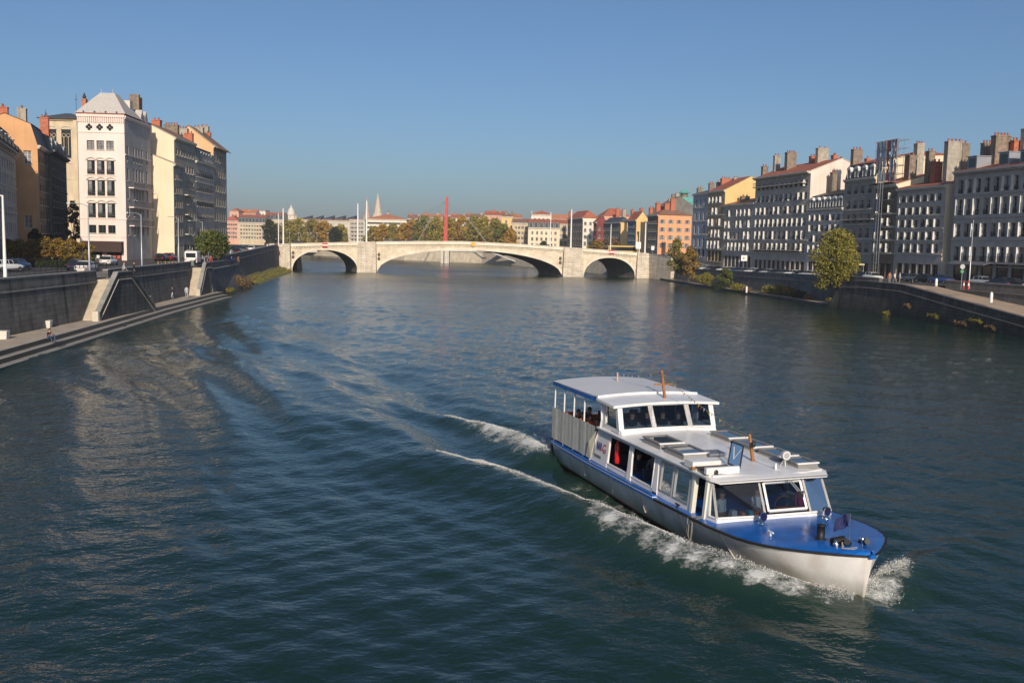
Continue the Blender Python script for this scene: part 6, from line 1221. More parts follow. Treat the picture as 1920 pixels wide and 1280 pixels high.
for px, Yc, col, hd, lab in ((10, 118, 'white', 70, 'white car at the left edge behind the railing'), (34, 124, 'blue', 92, 'blue car behind the railing beside the tall lamp post'), (146, 127, 'navy', 95, 'dark car beside the white rear of another, left quay'), (162, 121, 'white', 95, 'white car parked behind the railing near the stair'), (204, 150, 'white', 95, 'white car near the cafe awning'), (304, 172, 'black', 95, 'black car in front of the cream gable wall'), (318, 176, 'red', 95, 'dark red car in front of the cream gable wall'), (352, 200, 'white', 95, 'white car behind the white van'),
    (428, 215, 'white', 97, 'white car on the road rising to the bridge, left of the dark cars'), (446, 226, 'black', 97, 'black car on the rising road, left of two'), (458, 236, 'grey', 97, 'grey car on the rising road, right of two'), (472, 246, 'white', 97, 'white car near the left bridge end')):
    x = uny(px, 480, Yc)[0]; car(lab, x, float(Yc), lz(Yc), R(hd), col, 'cars on the left quay')
for px, Yc, col, lab in ((731, 290, 'silver', 'silver car crossing the bridge near the middle arch'), (748, 290, 'black', 'dark car on the bridge right of the silver car'), (772, 291, 'navy', 'dark blue car on the bridge, third from the left pier'), (560, 290, 'grey', 'grey car on the bridge above the left arch')):
    x = uny(px, 452, Yc)[0]; car(lab, x, Yc, dk(x + 3) - .95, 0, col, 'cars on the bridge')
def van(label, x, y, z, hd, name='white_van', L=5.2, Hh=2.5, W=2.0, mat='white', cat='van', glassrow=False, base=None):
    t = thing(name, label, cat, (x, y, z), hd); w = W / 2
    b = MB(); b.loft([ring8(-L / 2, w * .94, .5, Hh - .08, .12), ring8(-L / 2 + .15, w, .38, Hh, .15), ring8(L / 2 - 1.5 if not glassrow else L / 2 - .5, w, .38, Hh, .15), ring8(L / 2 - .5 if not glassrow else L / 2 - .2, w * .97, .38, Hh * (.62 if not glassrow else .98), .15), ring8(L / 2, w * .9, .45, Hh * (.42 if not glassrow else .9), .1)], sm=False); b.build('body', CARM[mat] if isinstance(mat, str) else mat, t)
    g = MB()
    for s in (1, -1):
        if glassrow: g.box(-L / 2 + .3, L / 2 - .3, s * (w + .005) - .01, s * (w + .005) + .01, Hh * .45, Hh * .86)
        else: g.box(L / 2 - 2.4, L / 2 - 1.6, s * (w + .005) - .01, s * (w + .005) + .01, Hh * .55, Hh * .85)
    g.box(-L / 2 - .012, -L / 2 + .01, -w * .75, w * .75, Hh * .55, Hh * .86); g.build('windows', carglass, t)
    for wx in (-L / 2 + 1, L / 2 - 1):
        for wy, r in ((-w + .06, 0), (w - .06, math.pi)): put('wheel', CARMESH['wheel'], t, (wx, wy, .36), r)
    for s in (-w * .8, w * .8): put('tail_light', CARMESH['tl'], t, (-L / 2 - .0, s, 1.0))
    return t
x = uny(370, 480, 160)[0]; van('white van seen from behind at the top of the farther stair', x, 158., 4.85, R(100), L=5.4, Hh=2.35)
x = uny(1167, 463, 288)[0]
van('long yellow bus with dark windows crossing the right end of the bridge', x, 288.5, dk(x + 3) - .95, R(2), name='bus', L=8.6, Hh=2.75, W=2.5, mat=M('bus_yellow', (.62, .42, .10), rough=.35, var=.04), cat='bus', glassrow=True)
# ---------------------------------------------------------------- lamps, poles, railings
def lamp(label, x, y, z0, zt, arm=-2.2, r=.09, mat=steel, group='street lamps on the left quay', double=False):
    t = thing('street_lamp', label, 'street lamp', (x, y, z0), 0, group); h = zt - z0; b = MB(); b.lathe((0, 0, 0), [(r * 2, 0), (r * 2, .5), (r * 1.3, .55), (r, h * .6), (r * .7, h)], 8); b.build('pole', mat, t)
    for s in ((1, -1) if double else (1,)):
        if arm:
            a = arm * s; b = MB(); b.path([(0, 0, h - .15), (a * .3, 0, h + .12), (a, 0, h + .2)], r * .45); b.build('arm', mat, t)
            b = MB(); b.loft([[(a * 1.0 - .05, -.1, h + .1), (a - .05, .1, h + .1), (a - .05, .1, h + .26), (a - .05, -.1, h + .26)], [(a * 1.22, -.14, h + .13), (a * 1.22, .14, h + .13), (a * 1.22, .14, h + .24), (a * 1.22, -.14, h + .24)]]); b.build('lamp_head', M('lamp_head_grey', (.5, .5, .5), rough=.4), t)
    return t
lamp('tall thick pale lamp post at the left edge', -47.6, 90, 4.8, zat(10, 366, 90), -1.6, .13, white_steel)
lamp('grey lamp post in front of the pale pink corner house with arm to the left', -47.4, 107.5, 4.8, zat(169, 385, 107.5), -1.9)
lamp('grey lamp post in front of the shaded side of the corner house', -47.9, 124, 4.8, zat(268, 402, 124), -1.6)
lamp('grey lamp post with double lamps in front of the cream wall', -49.4, 142, 4.8, zat(338, 409, 142), -1.3, double=False)
lamp('small far lamp post above the round dark green tree', uny(380, 470, 185)[0], 185, 4.9, zat(380, 416, 185), -2.2)
lamp('tall slim lamp post in front of the wide stone house at right', 61.6, 130, 4.7, zat(1815, 412, 130), 0, .07, steel, None)
for px, top, lab in ((531, 391, 'thick white pole at the left end of the bridge'), (522, 400, 'thin white pole just left of the thick one at the bridge end'), (671, 382, 'white pole on the left pier, left of two'), (687.5, 376, 'taller white pole on the left pier, right of two'), (1033, 398, 'slender white pole left of the right pier'), (1072, 393, 'thick white pole on the right pier'), (1146, 422, 'short white pole above the right arch'), (1200, 425, 'thin white pole near the traffic signs'), (1211, 418, 'white pole at the right end of the bridge')):
    Y = 283.4 if px not in (522, 1033, 1200) else 296.; x, _, z = uny(px, top, Y); z0 = dk(min(39, x)) - .3; t = thing('bridge_pole', lab, 'pole', (x, Y, z0), 0, 'white poles on the bridge'); r = .24 if px in (531, 687.5, 1072, 1211, 671) else .15
    b = MB(); b.lathe((0, 0, 0), [(r * 1.4, 0), (r * 1.4, .5), (r, .6), (r * .75, z - z0)], 8); b.build('shaft', white_steel, t); b = MB(); b.lathe((0, 0, z - z0), [(r * .9, 0), (r * 1.2, .1), (.05, .35)], 8); b.build('cap', steel, t)
    if px in (671, 531): b = MB(); b.tube((-.9, 0, z - z0 - .1), (0, 0, z - z0 - .1), .06); b.build('arm', steel, t)
for k, px in enumerate((543, 560, 577, 594, 615)):
    x, _, z = uny(px, 437, 297); t = thing('lamp_standard', 'thin short lamp standard on the far side of the bridge, %s from the left end' % ordn[k], 'street lamp', (x, 297, dk(x + 6) - 1), 0, 'thin lamp standards on the bridge'); b = MB(); b.tube((0, 0, 0), (0, 0, z - dk(x + 6) + 1), .07, .05); b.build('pole', steel, t); b = MB(); b.box(-.3, .3, -.1, .1, z - dk(x + 6) + .95, z - dk(x + 6) + 1.1); b.build('lamp_head', steel, t)
# traffic boards at the right end
for px, py, w_, h_, lab in ((1197, 460, 1.5, 2.0, 'white rectangular traffic board near the right bridge end'), (1224, 465, .9, 1.2, 'small white sign with pointed top at the right bridge end')):
    x, y, z = uny(px, py, 284.2); t = thing('traffic_sign', lab, 'sign', (x, y, z)); b = MB(); b.box(-w_ / 2, w_ / 2, 0, .06, -h_ / 2, h_ / 2); b.box(-w_ * .35, w_ * .35, -.01, 0, -.05, .05, 1); b.box(-w_ * .35, w_ * .35, -.01, 0, .35, .45, 1); b.build('board', [M('sign_white', (1, 1, 1)), steel], t); b = MB(); b.tube((0, .1, -3), (0, .1, h_ / 2), .05); b.build('post', steel, t)
def rail(label, pts, h=1.0, gap=1.4, mat=iron, bars=3, name='railing'):
    t = thing(name, label, 'railing'); b = MB(); c = MB()
    for a, d in zip(pts, pts[1:]):
        L = math.dist(a[:2], d[:2]); n = max(1, int(L / gap))
        for k in range(n + 1): f = k / n; q = [lerp(a[i], d[i], f) for i in range(3)]; b.tube(q, (q[0], q[1], q[2] + h), .045, n=5)
        for k in range(bars): z = h * (k + 1) / bars; c.tube((a[0], a[1], a[2] + z), (d[0], d[1], d[2] + z), .028 if k < bars - 1 else .045, n=4)
    b.build('post', mat, t); c.build('rail', mat, t); return t
rail('black iron railing along the left road behind the quay wall', [(interp(y, LW) - 6.2, y, 4.92) for y in (70, 90, 108, 125)], 1.05)
rail('pale wooden barrier by the road in front of the cream wall', [(uny(296, 480, 134)[0], 134, 4.92), (uny(330, 480, 138)[0], 138, 4.92)], 1.0, .7, M('barrier_wood', (.55, .38, .16)), 2, 'barrier')
rail('thin grey handrail at the top of the bastion', [(-48.2, 150, 5.5), (-50.0, 158, 5.8), (-52.6, 166, 6.1)], .9, 2.5, steel, 1)
rail('black railing along the top of the right quay wall', [(interp(y, RW) + .25, y, rzz(y) + .9) for y in (163, 200, 225, 251)], .35, 2.0)
# white stone blocks, posts
for i, (px, py, lab) in enumerate(((6, 635, 'white stone cube seat at the left edge of the promenade'), (88, 614, 'white stone cube seat behind the seated man'), (286, 567, 'white stone cube seat beyond the first stair'), (318, 561, 'small white stone block beside the standing man'))):
    x, y, z = unz(px, py, .9); t = thing('stone_block', lab, 'block', (x, y, .9), R(10), 'white blocks on the promenade'); s = .42 if i < 3 else .25; b = MB(); b.hexa([(-s * .85, -s * .85, 0), (s * .85, -s * .85, 0), (s * .85, s * .85, 0), (-s * .85, s * .85, 0), (-s, -s, s * 1.6), (s, -s, s * 1.6), (s, s, s * 1.6), (-s, s, s * 1.6)]); b.build('block', M('white_concrete', (.68, .65, .58), var=.08), t)
for i, (px, py, lab) in enumerate(((55, 617, 'bent grey pipe stand against the wall near the seated man'), (277, 573, 'bent grey pipe stand beyond the first stair'), (302, 562, 'bent grey pipe stand left of the standing man'))):
    x, y, z = unz(px, py, .9); t = thing('pipe_stand', lab, 'pipe', (x, y, .9), 0, 'pipe stands on the promenade'); b = MB(); b.path([(0, 0, 0), (0, 0, 1.15), (.15, 0, 1.2), (.4, 0, 1.2), (.42, 0, 1.1)], .05); b.build('pipe', steel, t)
for px, Y, z0, h_, lab, mt in ((1755, 141, 4.6, 1.1, 'short white bollard at the head of the ramp', 'w'), (1860, 121, 3.4, 1.3, 'leaning white marker post on the ramp', 'w'), (1400, 195, .5, 1.3, 'small white post on the right ledge', 'w'), (1666, 150, 4.65, .8, 'dark bollard behind the ramp, left of two', 'k'), (1710, 147, 4.62, .8, 'dark bollard behind the ramp, right of two', 'k')):
    x = uny(px, 540, Y)[0]; b = MB(); b.lathe((0, 0, 0), [(.2, 0), (.2, h_ * .8), (.12, h_), (.01, h_ * 1.03)], 8); tag(b.build('bollard', white_steel if mt == 'w' else iron, None, (x, Y, z0)), lab, 'bollard')
for px, lab in ((1808, 'red and white banded post left of the tall lamp'), (1817, 'red and white banded post right of the tall lamp')):
    x = uny(px, 520, 128)[0]; t = thing('banded_post', lab, 'post', (x, 128, 4.7), 0, 'red and white posts'); b = MB(); b.lathe((0, 0, 0), [(.11, 0), (.11, .5)], 8, 0); b.lathe((0, 0, .5), [(.111, 0), (.111, .35)], 8, 1); b.lathe((0, 0, .85), [(.11, 0), (.11, .3), (.02, .35)], 8, 0); b.build('post', [M('sign_red', (1, 0, 0)), M('sign_white', (1, 1, 1))], t)
x = uny(1806, 500, 129)[0]; t = thing('round_sign', 'round traffic sign on a post beside the tall lamp at right', 'sign', (x, 129.2, 4.7)); b = MB(); b.tube((0, 0, 0), (0, 0, 3.0), .04); b.build('post', steel, t); b = MB(); b.add([(.33 * math.cos(k * math.pi / 8), -.05, 3 + .33 * math.sin(k * math.pi / 8)) for k in range(16)], [tuple(range(16))], 0); b.add([(.24 * math.cos(k * math.pi / 8), -.055, 2.35 + .24 * math.sin(k * math.pi / 8)) for k in range(16)], [tuple(range(16))], 1); b.build('disc', [M('sign_grey', (.5, .5, .5)), M('sign_green', (.08, .3, .15))], t)
x, y = on_line(1395, RW, 8); z = zat(1395, 484, y); t = thing('white_sign', 'square white sign above the parked cars on the right quay', 'sign', (x, y, z)); b = MB(); b.box(-.75, .75, 0, .06, -.7, .7); b.box(-.35, .1, -.01, -.002, -.3, .3, 1); b.build('board', [M('sign_white', (1, 1, 1)), M('sign_pinkish', (.6, .3, .3))], t); b = MB(); b.tube((0, .1, -3.6), (0, .1, .6), .05); b.build('post', steel, t)
x, y = on_line(1600, RW, 13); t = thing('market_canopy', 'cream canopy over a dark stall front on the right street', 'canopy', (x, y, rzz(y)), rdir(y, RW)); b = MB(); b.box(-3, 3, -.8, .8, 2.7, 3.0); b.build('canopy', M('cream_canvas2', (.62, .5, .28)), t); b = MB(); [b.tube((sx, sy, 0), (sx, sy, 2.7), .05) for sx in (-2.8, 2.8) for sy in (-.7, .7)]; b.build('post', steel, t); b = MB(); b.box(-2.8, 2.8, .1, .7, 0, 1.1); b.build('counter', M('stall_dark', (.04, .05, .07)), t)
# graffiti-like pale patch on ramp wall, as in the photo
# cafe under the awning
for i, (px, col) in enumerate(((183, (.75, .75, .72)), (197, (.55, .05, .04)), (204, (.75, .75, .72)), (214, (.55, .05, .04)), (222, (.5, .1, .05)))):
    x = uny(px, 485, 170)[0]; t = thing('cafe_chair', '%s cafe chair under the brown awning, %s from the left' % ('white' if col[0] > .7 else 'red', ordn[i]), 'chair', (x, 170, 4.95), 0, 'cafe chairs under the awning'); mm = M('chair_%d' % i, col, rough=.5)
    b = MB(); b.box(-.25, .25, -.25, .25, .42, .48); b.build('seat', mm, t); b = MB(); b.box(-.25, .25, .2, .25, .48, .95); b.build('backrest', mm, t); b = MB(); [b.tube((sx, sy, 0), (sx, sy, .42), .02, n=4) for sx in (-.22, .22) for sy in (-.22, .22)]; b.build('legs', mm, t)
# ---------------------------------------------------------------- scaffold
p0, p1 = rf(1630), rf(1670); dx, dy = p1[0] - p0[0], p1[1] - p0[1]; L_ = math.hypot(dx, dy); rz_ = math.atan2(dy, dx)
zb_, zt_ = zat(1655, 345, p0[1]) - 4.0, zat(1655, 268, p0[1]) - 4.0
t = thing('scaffold', 'scaffold tower with red and blue netting on the roof and a long ladder hoist below', 'scaffold', (p0[0], p0[1], 4.0), rz_)
b = MB()
for k in range(5):
    for v in (.2, 2.8): b.tube((L_ * k / 4, v, zb_ - .5), (L_ * k / 4, v, zt_ + .2), .05, n=4)
b.build('standard', steel, t); b = MB()
for k in range(6):
    z = lerp(zb_, zt_, k / 5)
    for v in (.2, 2.8): b.tube((0, v, z), (L_, v, z), .045, n=4)
    for k2 in range(5): b.tube((L_ * k2 / 4, .2, z), (L_ * k2 / 4, 2.8, z), .045, n=4)
b.build('ledger', steel, t)
nets = [((.03, .16), (.65, .42, .42)), ((.16, .34), (.40, .52, .62)), ((.34, .52), (.66, .66, .62)), ((.52, .66), (.60, .12, .12)), ((.66, .84), (.20, .28, .45)), ((.84, .99), (.62, .40, .38))]
rs_ = random.Random(2)
for (u0, u1), col in nets:
    b = MB(); N = 4
    for k in range(N):
        for j in range(14):
            f = lambda u, v: (lerp(u0, u1, u) * L_, .35 + .05 * math.sin(u * 9 + v * 5) - .04 * math.sin(v * 13), lerp(zb_ + .3, zt_, v)); (rs_.random() < .93) and b.quad(f(k / N, j / 14), f((k + 1) / N, j / 14), f((k + 1) / N, (j + 1) / 14), f(k / N, (j + 1) / 14))
    b.build('netting', M('net_%d' % int(u0 * 100), col, rough=.8, var=.35, scale=.7), t)
b = MB(); b.box(-.3, L_ + .3, -.6, 3, zb_ - .2, zb_ - .05); b.build('platform', M('scaffold_board', (.12, .11, .10)), t)
b = MB(); u = L_ * .58
for du in (0, .9): b.tube((u + du, -.9, .3), (u + du, -.9, zb_ + 2), .055, n=4); b.tube((u + du, -1.4, .3), (u + du, -1.4, zb_ + 2), .045, n=4)
k = .5
while k < zb_ + 2: b.tube((u, -.9, k), (u + .9, -.9, k), .035, n=4); b.tube((u, -1.4, k), (u + .9, -1.4, k), .03, n=4); b.tube((u, -.9, k), (u, -1.4, k), .03, n=4); k += .85
b.build('ladder', steel, t)
for z_, h_ in ((zat(1652, 398, p0[1]) - 4, 2.4), (zat(1652, 436, p0[1]) - 4, 2.9)): b = MB(); b.box(u - 1.6, u - .2, -.95, -.85, z_, z_ + h_); b.build('tarpaulin', M('blue_grey_tarp', (.16, .16, .26), var=.25), t)
# ---------------------------------------------------------------- cable-stayed footbridge
t = thing('cable_footbridge', 'footbridge with tall red pylon and fan of cables beyond the stone bridge', 'bridge'); PX, PY = -29.9, 422.; zt_ = zat(836, 369, PY)
b = MB(); b.hexa([(PX - 1.0, PY - 1.2, 6.5), (PX + .85, PY - 1.2, 6.5), (PX + .85, PY + 1.2, 6.5), (PX - 1.0, PY + 1.2, 6.5), (PX - .3, PY - .8, zt_), (PX + .75, PY - .8, zt_), (PX + .75, PY + .8, zt_), (PX - .3, PY + .8, zt_)]); b.build('pylon', M('pylon_red', (.48, .045, .035), rough=.5, var=.08), t)
b = MB(); b.box(PX - 1.9, PX - .7, PY - 3, PY + 3, -3, 6.4); b.box(PX - .3, PX + 1.7, PY - 3, PY + 3, -3, 6.4); b.build('pier', stone_w, t)
b = MB(); b.hexa([(-95, PY + 16, 5.2), (5.5, PY - 12, 5.2), (5.5, PY - 8, 5.2), (-95, PY + 20, 5.2), (-95, PY + 16, 6.1), (5.5, PY - 12, 6.1), (5.5, PY - 8, 6.1), (-95, PY + 20, 6.1)]); b.build('deck', M('white_deck', (.62, .6, .56)), t)
b = MB(); b.hexa([(-10, PY - 9, 5.1), (-8.4, PY - 9, 5.1), (-8.4, PY - 6, 5.1), (-10, PY - 6, 5.1), (4.5, PY - 24, .2), (6, PY - 24, .2), (6, PY - 21, .2), (4.5, PY - 21, .2)]); b.build('strut', M('white_deck', (1, 1, 1)), t)
b = MB()
for f in (.12, .2, .32, .45, .6): b.tube((PX, PY, zt_ - 1.2 - f), (lerp(PX, -90, f), PY + 1, 6.2), .05, n=4); b.tube((PX, PY, zt_ - 1.2 - f), (lerp(PX, 5, min(1, f * 1.6)), PY - 12 * f, 6.2), .03, n=4)
b.build('cable', steel, t)
b = MB(); b.tube((uny(812, 404, 419)[0], 419, zat(812, 404, 419)), (uny(782, 453, 419)[0], 419, 8.5), .22, n=5); b.tube((uny(875, 408, 419)[0], 419, zat(875, 408, 419)), (uny(917, 455, 419)[0], 419, 8.0), .25, n=5); b.build('backstay', M('backstay_grey', (.25, .24, .2)), t)
# ---------------------------------------------------------------- bunting on the boat
import itertools
bt = thing('bunting', 'string of small coloured flags from the stern staff over the masts of the boat', 'bunting'); b = MB()
nodes = [bw_(1.6, -.2, 4.12), bw_(5.6, -.235, 4.66), bw_(12.0, -.235, 3.36)]; rs = random.Random(3); FLM = [M('flag_red', (.6, .04, .04)), M('flag_white', (.75, .75, .75)), M('flag_yellow', (.7, .55, .05)), M('flag_blue2', (.05, .1, .45)), M('flag_green', (.05, .3, .1))]
for a_, c_, sag, n in ((nodes[0], nodes[1], .12, 26), (nodes[1], nodes[2], .18, 34)):
    pts = [Vector(a_).lerp(Vector(c_), k / n) + Vector((0, 0, -sag * 4 * (k / n) * (1 - k / n))) for k in range(n + 1)]
    b.path(pts, .008, 4)
    for k in range(1, n):
        if rs.random() < .8: p = pts[k]; d = (pts[k + 1] - pts[k - 1]).normalized() * .05; dr = Vector((rs.uniform(-.05, .05), rs.uniform(-.05, .05), -.13)); fq = MB(); fq.add([p - d, p + d, p + dr], [(0, 1, 2)], 0); fq.build('flag', FLM[rs.randrange(5)], bt)
b.build('line', M('rope', (1, 1, 1)), bt)
# ---------------------------------------------------------------- people
skin_m = M('skin', (.46, .25, .17), rough=.55, var=.05); hair_m = M('dark_hair', (.03, .02, .015), rough=.6, var=.3, scale=20); shoe = M('shoe', (.03, .03, .03))
POSE = {}
def skeleton(kind):
    """joints: name -> (x,y,z,r); facing -y. bones: (a,b,material)  0 top 1 bottom 2 skin 3 shoe"""
    J = {}
    if kind in ('stand', 'walk', 'lean'):
        hz = .93; f = .0
        J['pel'] = (0, 0, hz, .125); J['sp'] = (0, .0, hz + .22, .125); J['ch'] = (0, .01, hz + .40, .15); J['nk'] = (0, .0, hz + .55, .065); J['hd'] = (0, -.02, hz + .65, .105); J['ht'] = (0, -.01, hz + .74, .115)
        for s, n in ((1, 'L'), (-1, 'R')):
            st_ = (.22 if kind == 'walk' else .03) * s
            J['hp' + n] = (.09 * s, 0, hz - .06, .09); J['kn' + n] = (.10 * s, -st_ * .7 - .01, .50, .062); J['an' + n] = (.10 * s, -st_ + (.06 if st_ < 0 else 0), .09, .042); J['to' + n] = (.11 * s, -st_ - .13, .035, .035)
            J['sh' + n] = (.18 * s, .01, hz + .47, .06)
            if kind == 'lean': J['el' + n] = (.24 * s, -.12, hz + .22, .042); J['wr' + n] = (.10 * s, -.36, hz + .20, .03); J['ha' + n] = (.04 * s, -.42, hz + .19, .034)
            else: J['el' + n] = (.24 * s, .03 + st_ * .4, hz + .19, .042); J['wr' + n] = (.25 * s, -.05 + st_ * .9, hz - .05, .03); J['ha' + n] = (.25 * s, -.08 + st_, hz - .13, .035)
    else:
        hz = .12 if kind == 'floor' else .47
        J['pel'] = (0, .05, hz, .14); J['sp'] = (0, .05, hz + .22, .13); J['ch'] = (0, .0, hz + .40, .155); J['nk'] = (0, -.04, hz + .54, .065); J['hd'] = (0, -.08, hz + .64, .105); J['ht'] = (0, -.07, hz + .73, .115)
        for s, n in ((1, 'L'), (-1, 'R')):
            J['hp' + n] = (.10 * s, 0, hz - .0, .10)
            if kind == 'floor': J['kn' + n] = (.22 * s, -.36, hz + .30, .065); J['an' + n] = (.12 * s, -.52, hz - .22, .045); J['to' + n] = (.13 * s, -.66, hz - .30, .035)
            else: J['kn' + n] = (.13 * s, -.44, hz + .02, .068); J['an' + n] = (.13 * s, -.46, .08, .045); J['to' + n] = (.13 * s, -.60, .035, .035)
            J['sh' + n] = (.18 * s, 0, hz + .45, .06)
            if kind == 'floor': J['el' + n] = (.27 * s, -.22, hz + .26, .042); J['wr' + n] = (.10 * s, -.36, hz + .36, .03); J['ha' + n] = (.03 * s, -.36, hz + .46, .035)
            else: J['el' + n] = (.25 * s, -.10, hz + .20, .042); J['wr' + n] = (.12 * s, -.34, hz + .20, .03); J['ha' + n] = (.07 * s, -.42, hz + .19, .035)
    for s, n in ((1, 'L'), (-1, 'R')):   # five fingers rooted in the palm
        h = Vector(J['ha' + n][:3]); w_ = Vector(J['wr' + n][:3]); d = (h - w_).normalized(); side = Vector((0, 1, 0)) if abs(d.y) < .6 else Vector((1, 0, 0)); cur = Vector((-.01 * s, -.01, -.008))
        for k, (off, ln) in enumerate(((-.028, .055), (-.010, .068), (.009, .063), (.027, .048))):
            b0 = h + side * off + d * .02; m_ = b0 + d * ln * .5; e = m_ + d * ln * .4 + cur; J['f%d%s' % (k, n)] = (*m_, .0095); J['g%d%s' % (k, n)] = (*e, .008)
        th = h - d * .01 + side * -.05 + Vector((-.01 * s, 0, 0)); J['t0' + n] = (*th, .011); J['t1' + n] = (*(th + d * .035), .009)
    B_ = [('pel', 'sp', 0), ('sp', 'ch', 0), ('ch', 'nk', 0), ('nk', 'hd', 2), ('hd', 'ht', 2)]
    for n in 'LR':
        B_ += [('pel', 'hp' + n, 1), ('hp' + n, 'kn' + n, 1), ('kn' + n, 'an' + n, 1), ('an' + n, 'to' + n, 3), ('ch', 'sh' + n, 0), ('sh' + n, 'el' + n, 0), ('el' + n, 'wr' + n, 2), ('wr' + n, 'ha' + n, 2), ('ha' + n, 't0' + n, 2), ('t0' + n, 't1' + n, 2)]
        for k in range(4): B_ += [('ha' + n, 'f%d%s' % (k, n), 2), ('f%d%s' % (k, n), 'g%d%s' % (k, n), 2)]
    return J, B_
def pose_mesh(kind, sleeve=True):
    key = (kind, sleeve)
    if key in POSE: return POSE[key]
    J, B_ = skeleton(kind); names = list(J); me = bpy.data.meshes.new('sk'); me.from_pydata([J[n][:3] for n in names], [(names.index(a), names.index(b)) for a, b, _ in B_], [])
    o = bpy.data.objects.new('sk', me); C.objects.link(o); md = o.modifiers.new('s', 'SKIN'); sv = me.skin_vertices[0].data
    for i, n in enumerate(names): sv[i].radius = (J[n][3], J[n][3] * (.78 if n in ('ch', 'sp', 'pel') else 1)); sv[i].use_root = (n == 'pel')
    sub = o.modifiers.new('u', 'SUBSURF'); sub.levels = 1; dg = bpy.context.evaluated_depsgraph_get(); out = bpy.data.meshes.new_from_object(o.evaluated_get(dg)); bpy.data.objects.remove(o)
    for p in out.polygons:
        c = p.center; best = None
        for a, b, m_ in B_:
            A, Bv = Vector(J[a][:3]), Vector(J[b][:3]); d = Bv - A; t_ = max(0, min(1, (c - A).dot(d) / d.length_squared)); q = ((c - A - d * t_).length - lerp(J[a][3], J[b][3], t_))
            if m_ == 2 and a.startswith('el') and not sleeve and t_ < .85: pass
            if best is None or q < best[0]: best = (q, 0 if (m_ == 2 and a[:2] == 'el' and sleeve and t_ < .9) else (0 if (a == 'nk' and t_ < .15) else m_))
        p.material_index = best[1]; p.use_smooth = True
    hd = J['ht']; h0 = J['hd']; hb_ = MB(); n1, n2 = 10, 6; cx_, cy_, cz_ = hd[0], hd[1] + .018, hd[2] + .012; rr = .112
    rings = []
    for j in range(n2):
        ph = math.pi / 2 * (1 - j / (n2 - 1)) - .25 * (j / (n2 - 1)); rings.append([(cx_ + rr * .92 * math.cos(ph) * math.cos(k * 2 * math.pi / n1), cy_ + rr * math.cos(ph) * math.sin(k * 2 * math.pi / n1) + .02 * (j / n2), cz_ + rr * math.sin(ph) - (.05 * j / n2 if math.sin(k * 2 * math.pi / n1) > .1 else -.0)) for k in range(n1)])
    hb_.loft(rings, 0, caps=False, sm=True); hair = hb_.mesh('hair')
    fb_ = MB(); fz = (hd[2] + h0[2]) / 2 + .015; fy = min(hd[1], h0[1]) - .092
    fb_.loft([[(-.012, fy + .01, fz + .03), (.012, fy + .01, fz + .03), (.012, fy + .03, fz + .03), (-.012, fy + .03, fz + .03)], [(-.018, fy - .022, fz - .005), (.018, fy - .022, fz - .005), (.018, fy + .02, fz - .005), (-.018, fy + .02, fz - .005)]])
    fb_.box(-.05, -.02, fy + .0, fy + .02, fz + .025, fz + .04, 1); fb_.box(.02, .05, fy + .0, fy + .02, fz + .025, fz + .04, 1); fb_.box(-.025, .025, fy + .005, fy + .02, fz - .045, fz - .035, 2)
    for s in (1, -1): fb_.box(.082 * s - .008, .082 * s + .008, fy + .07, fy + .10, fz - .01, fz + .04, 0)
    POSE[key] = (out, hair, fb_.mesh('face')); return POSE[key]
def cloth(c): return M('cloth_%02d%02d%02d' % tuple(int(x * 99) for x in c), c, rough=.85, var=.12, scale=6)
def person(label, loc, rz, kind='stand', top=(.05, .05, .06), bot=(.05, .06, .10), hair=(.03, .02, .015), sc=1.0, sleeve=True, group=None):
    bm_, hm_, fm_ = pose_mesh(kind, sleeve); t = thing('person', label, 'person', loc, rz, group); t.scale = (sc,) * 3
    me = bm_.copy(); [me.materials.append(x) for x in (cloth(top), cloth(bot), skin_m, shoe)]; put('body', me, t)
    hm = hm_.copy(); hm.materials.append(M('hair_%02d%02d' % (int(hair[0] * 99), int(hair[1] * 99)), hair, rough=.6)); put('hair', hm, t)
    fm = fm_.copy(); [fm.materials.append(x) for x in (skin_m, hair_m, M('lips', (.3, .1, .08)))]; put('face', fm, t); return t
x, y, z = unz(94, 637, .9)
person('man in black top and jeans sitting on the edge of the left promenade', (x - .05, y, .9), R(62), 'floor', (.015, .015, .018), (.05, .08, .15), sleeve=False)
x, y, z = unz(323, 561, .9); person('person in dark jacket and pale trousers standing on the left promenade', (x, y, .9), R(150), 'walk', (.03, .03, .05), (.5, .52, .55))
x, y, z = unz(350, 559, .9); person('person in white and black clothes walking by the foot of the farther stair', (x, y, .9), R(-160), 'walk', (.5, .5, .5), (.35, .42, .5), (.02, .02, .02))
x = uny(221, 490, 106)[0]; person('man in pale grey shirt at the top of the nearer stair', (x + .5, 106.4, 4.9), R(120), 'walk', (.38, .40, .42), (.04, .05, .08)); person('person in black coat beside the man in the grey shirt', (x + 1.2, 107.4, 4.9), R(100), 'stand', (.02, .02, .025), (.03, .03, .03))
x = uny(383, 490, 148)[0]
for dx_, c, lab in ((0, (.04, .03, .04), 'person in dark clothes at the top of the farther stair'), (.7, (.35, .05, .04), 'person in dark red top at the top of the farther stair')): person(lab, (x + dx_, 149, 4.95), R(30), 'stand', c, (.03, .03, .04))
x = uny(449, 480, 184)[0] - 1.2; person('person in blue coat behind the bastion parapet', (x - .3, 184, 4.15), R(-40), 'stand', (.03, .05, .35), (.05, .05, .05)); person('person in orange brown jacket behind the bastion parapet', (x + .7, 185, 4.15), R(60), 'stand', (.30, .12, .06), (.05, .05, .05))
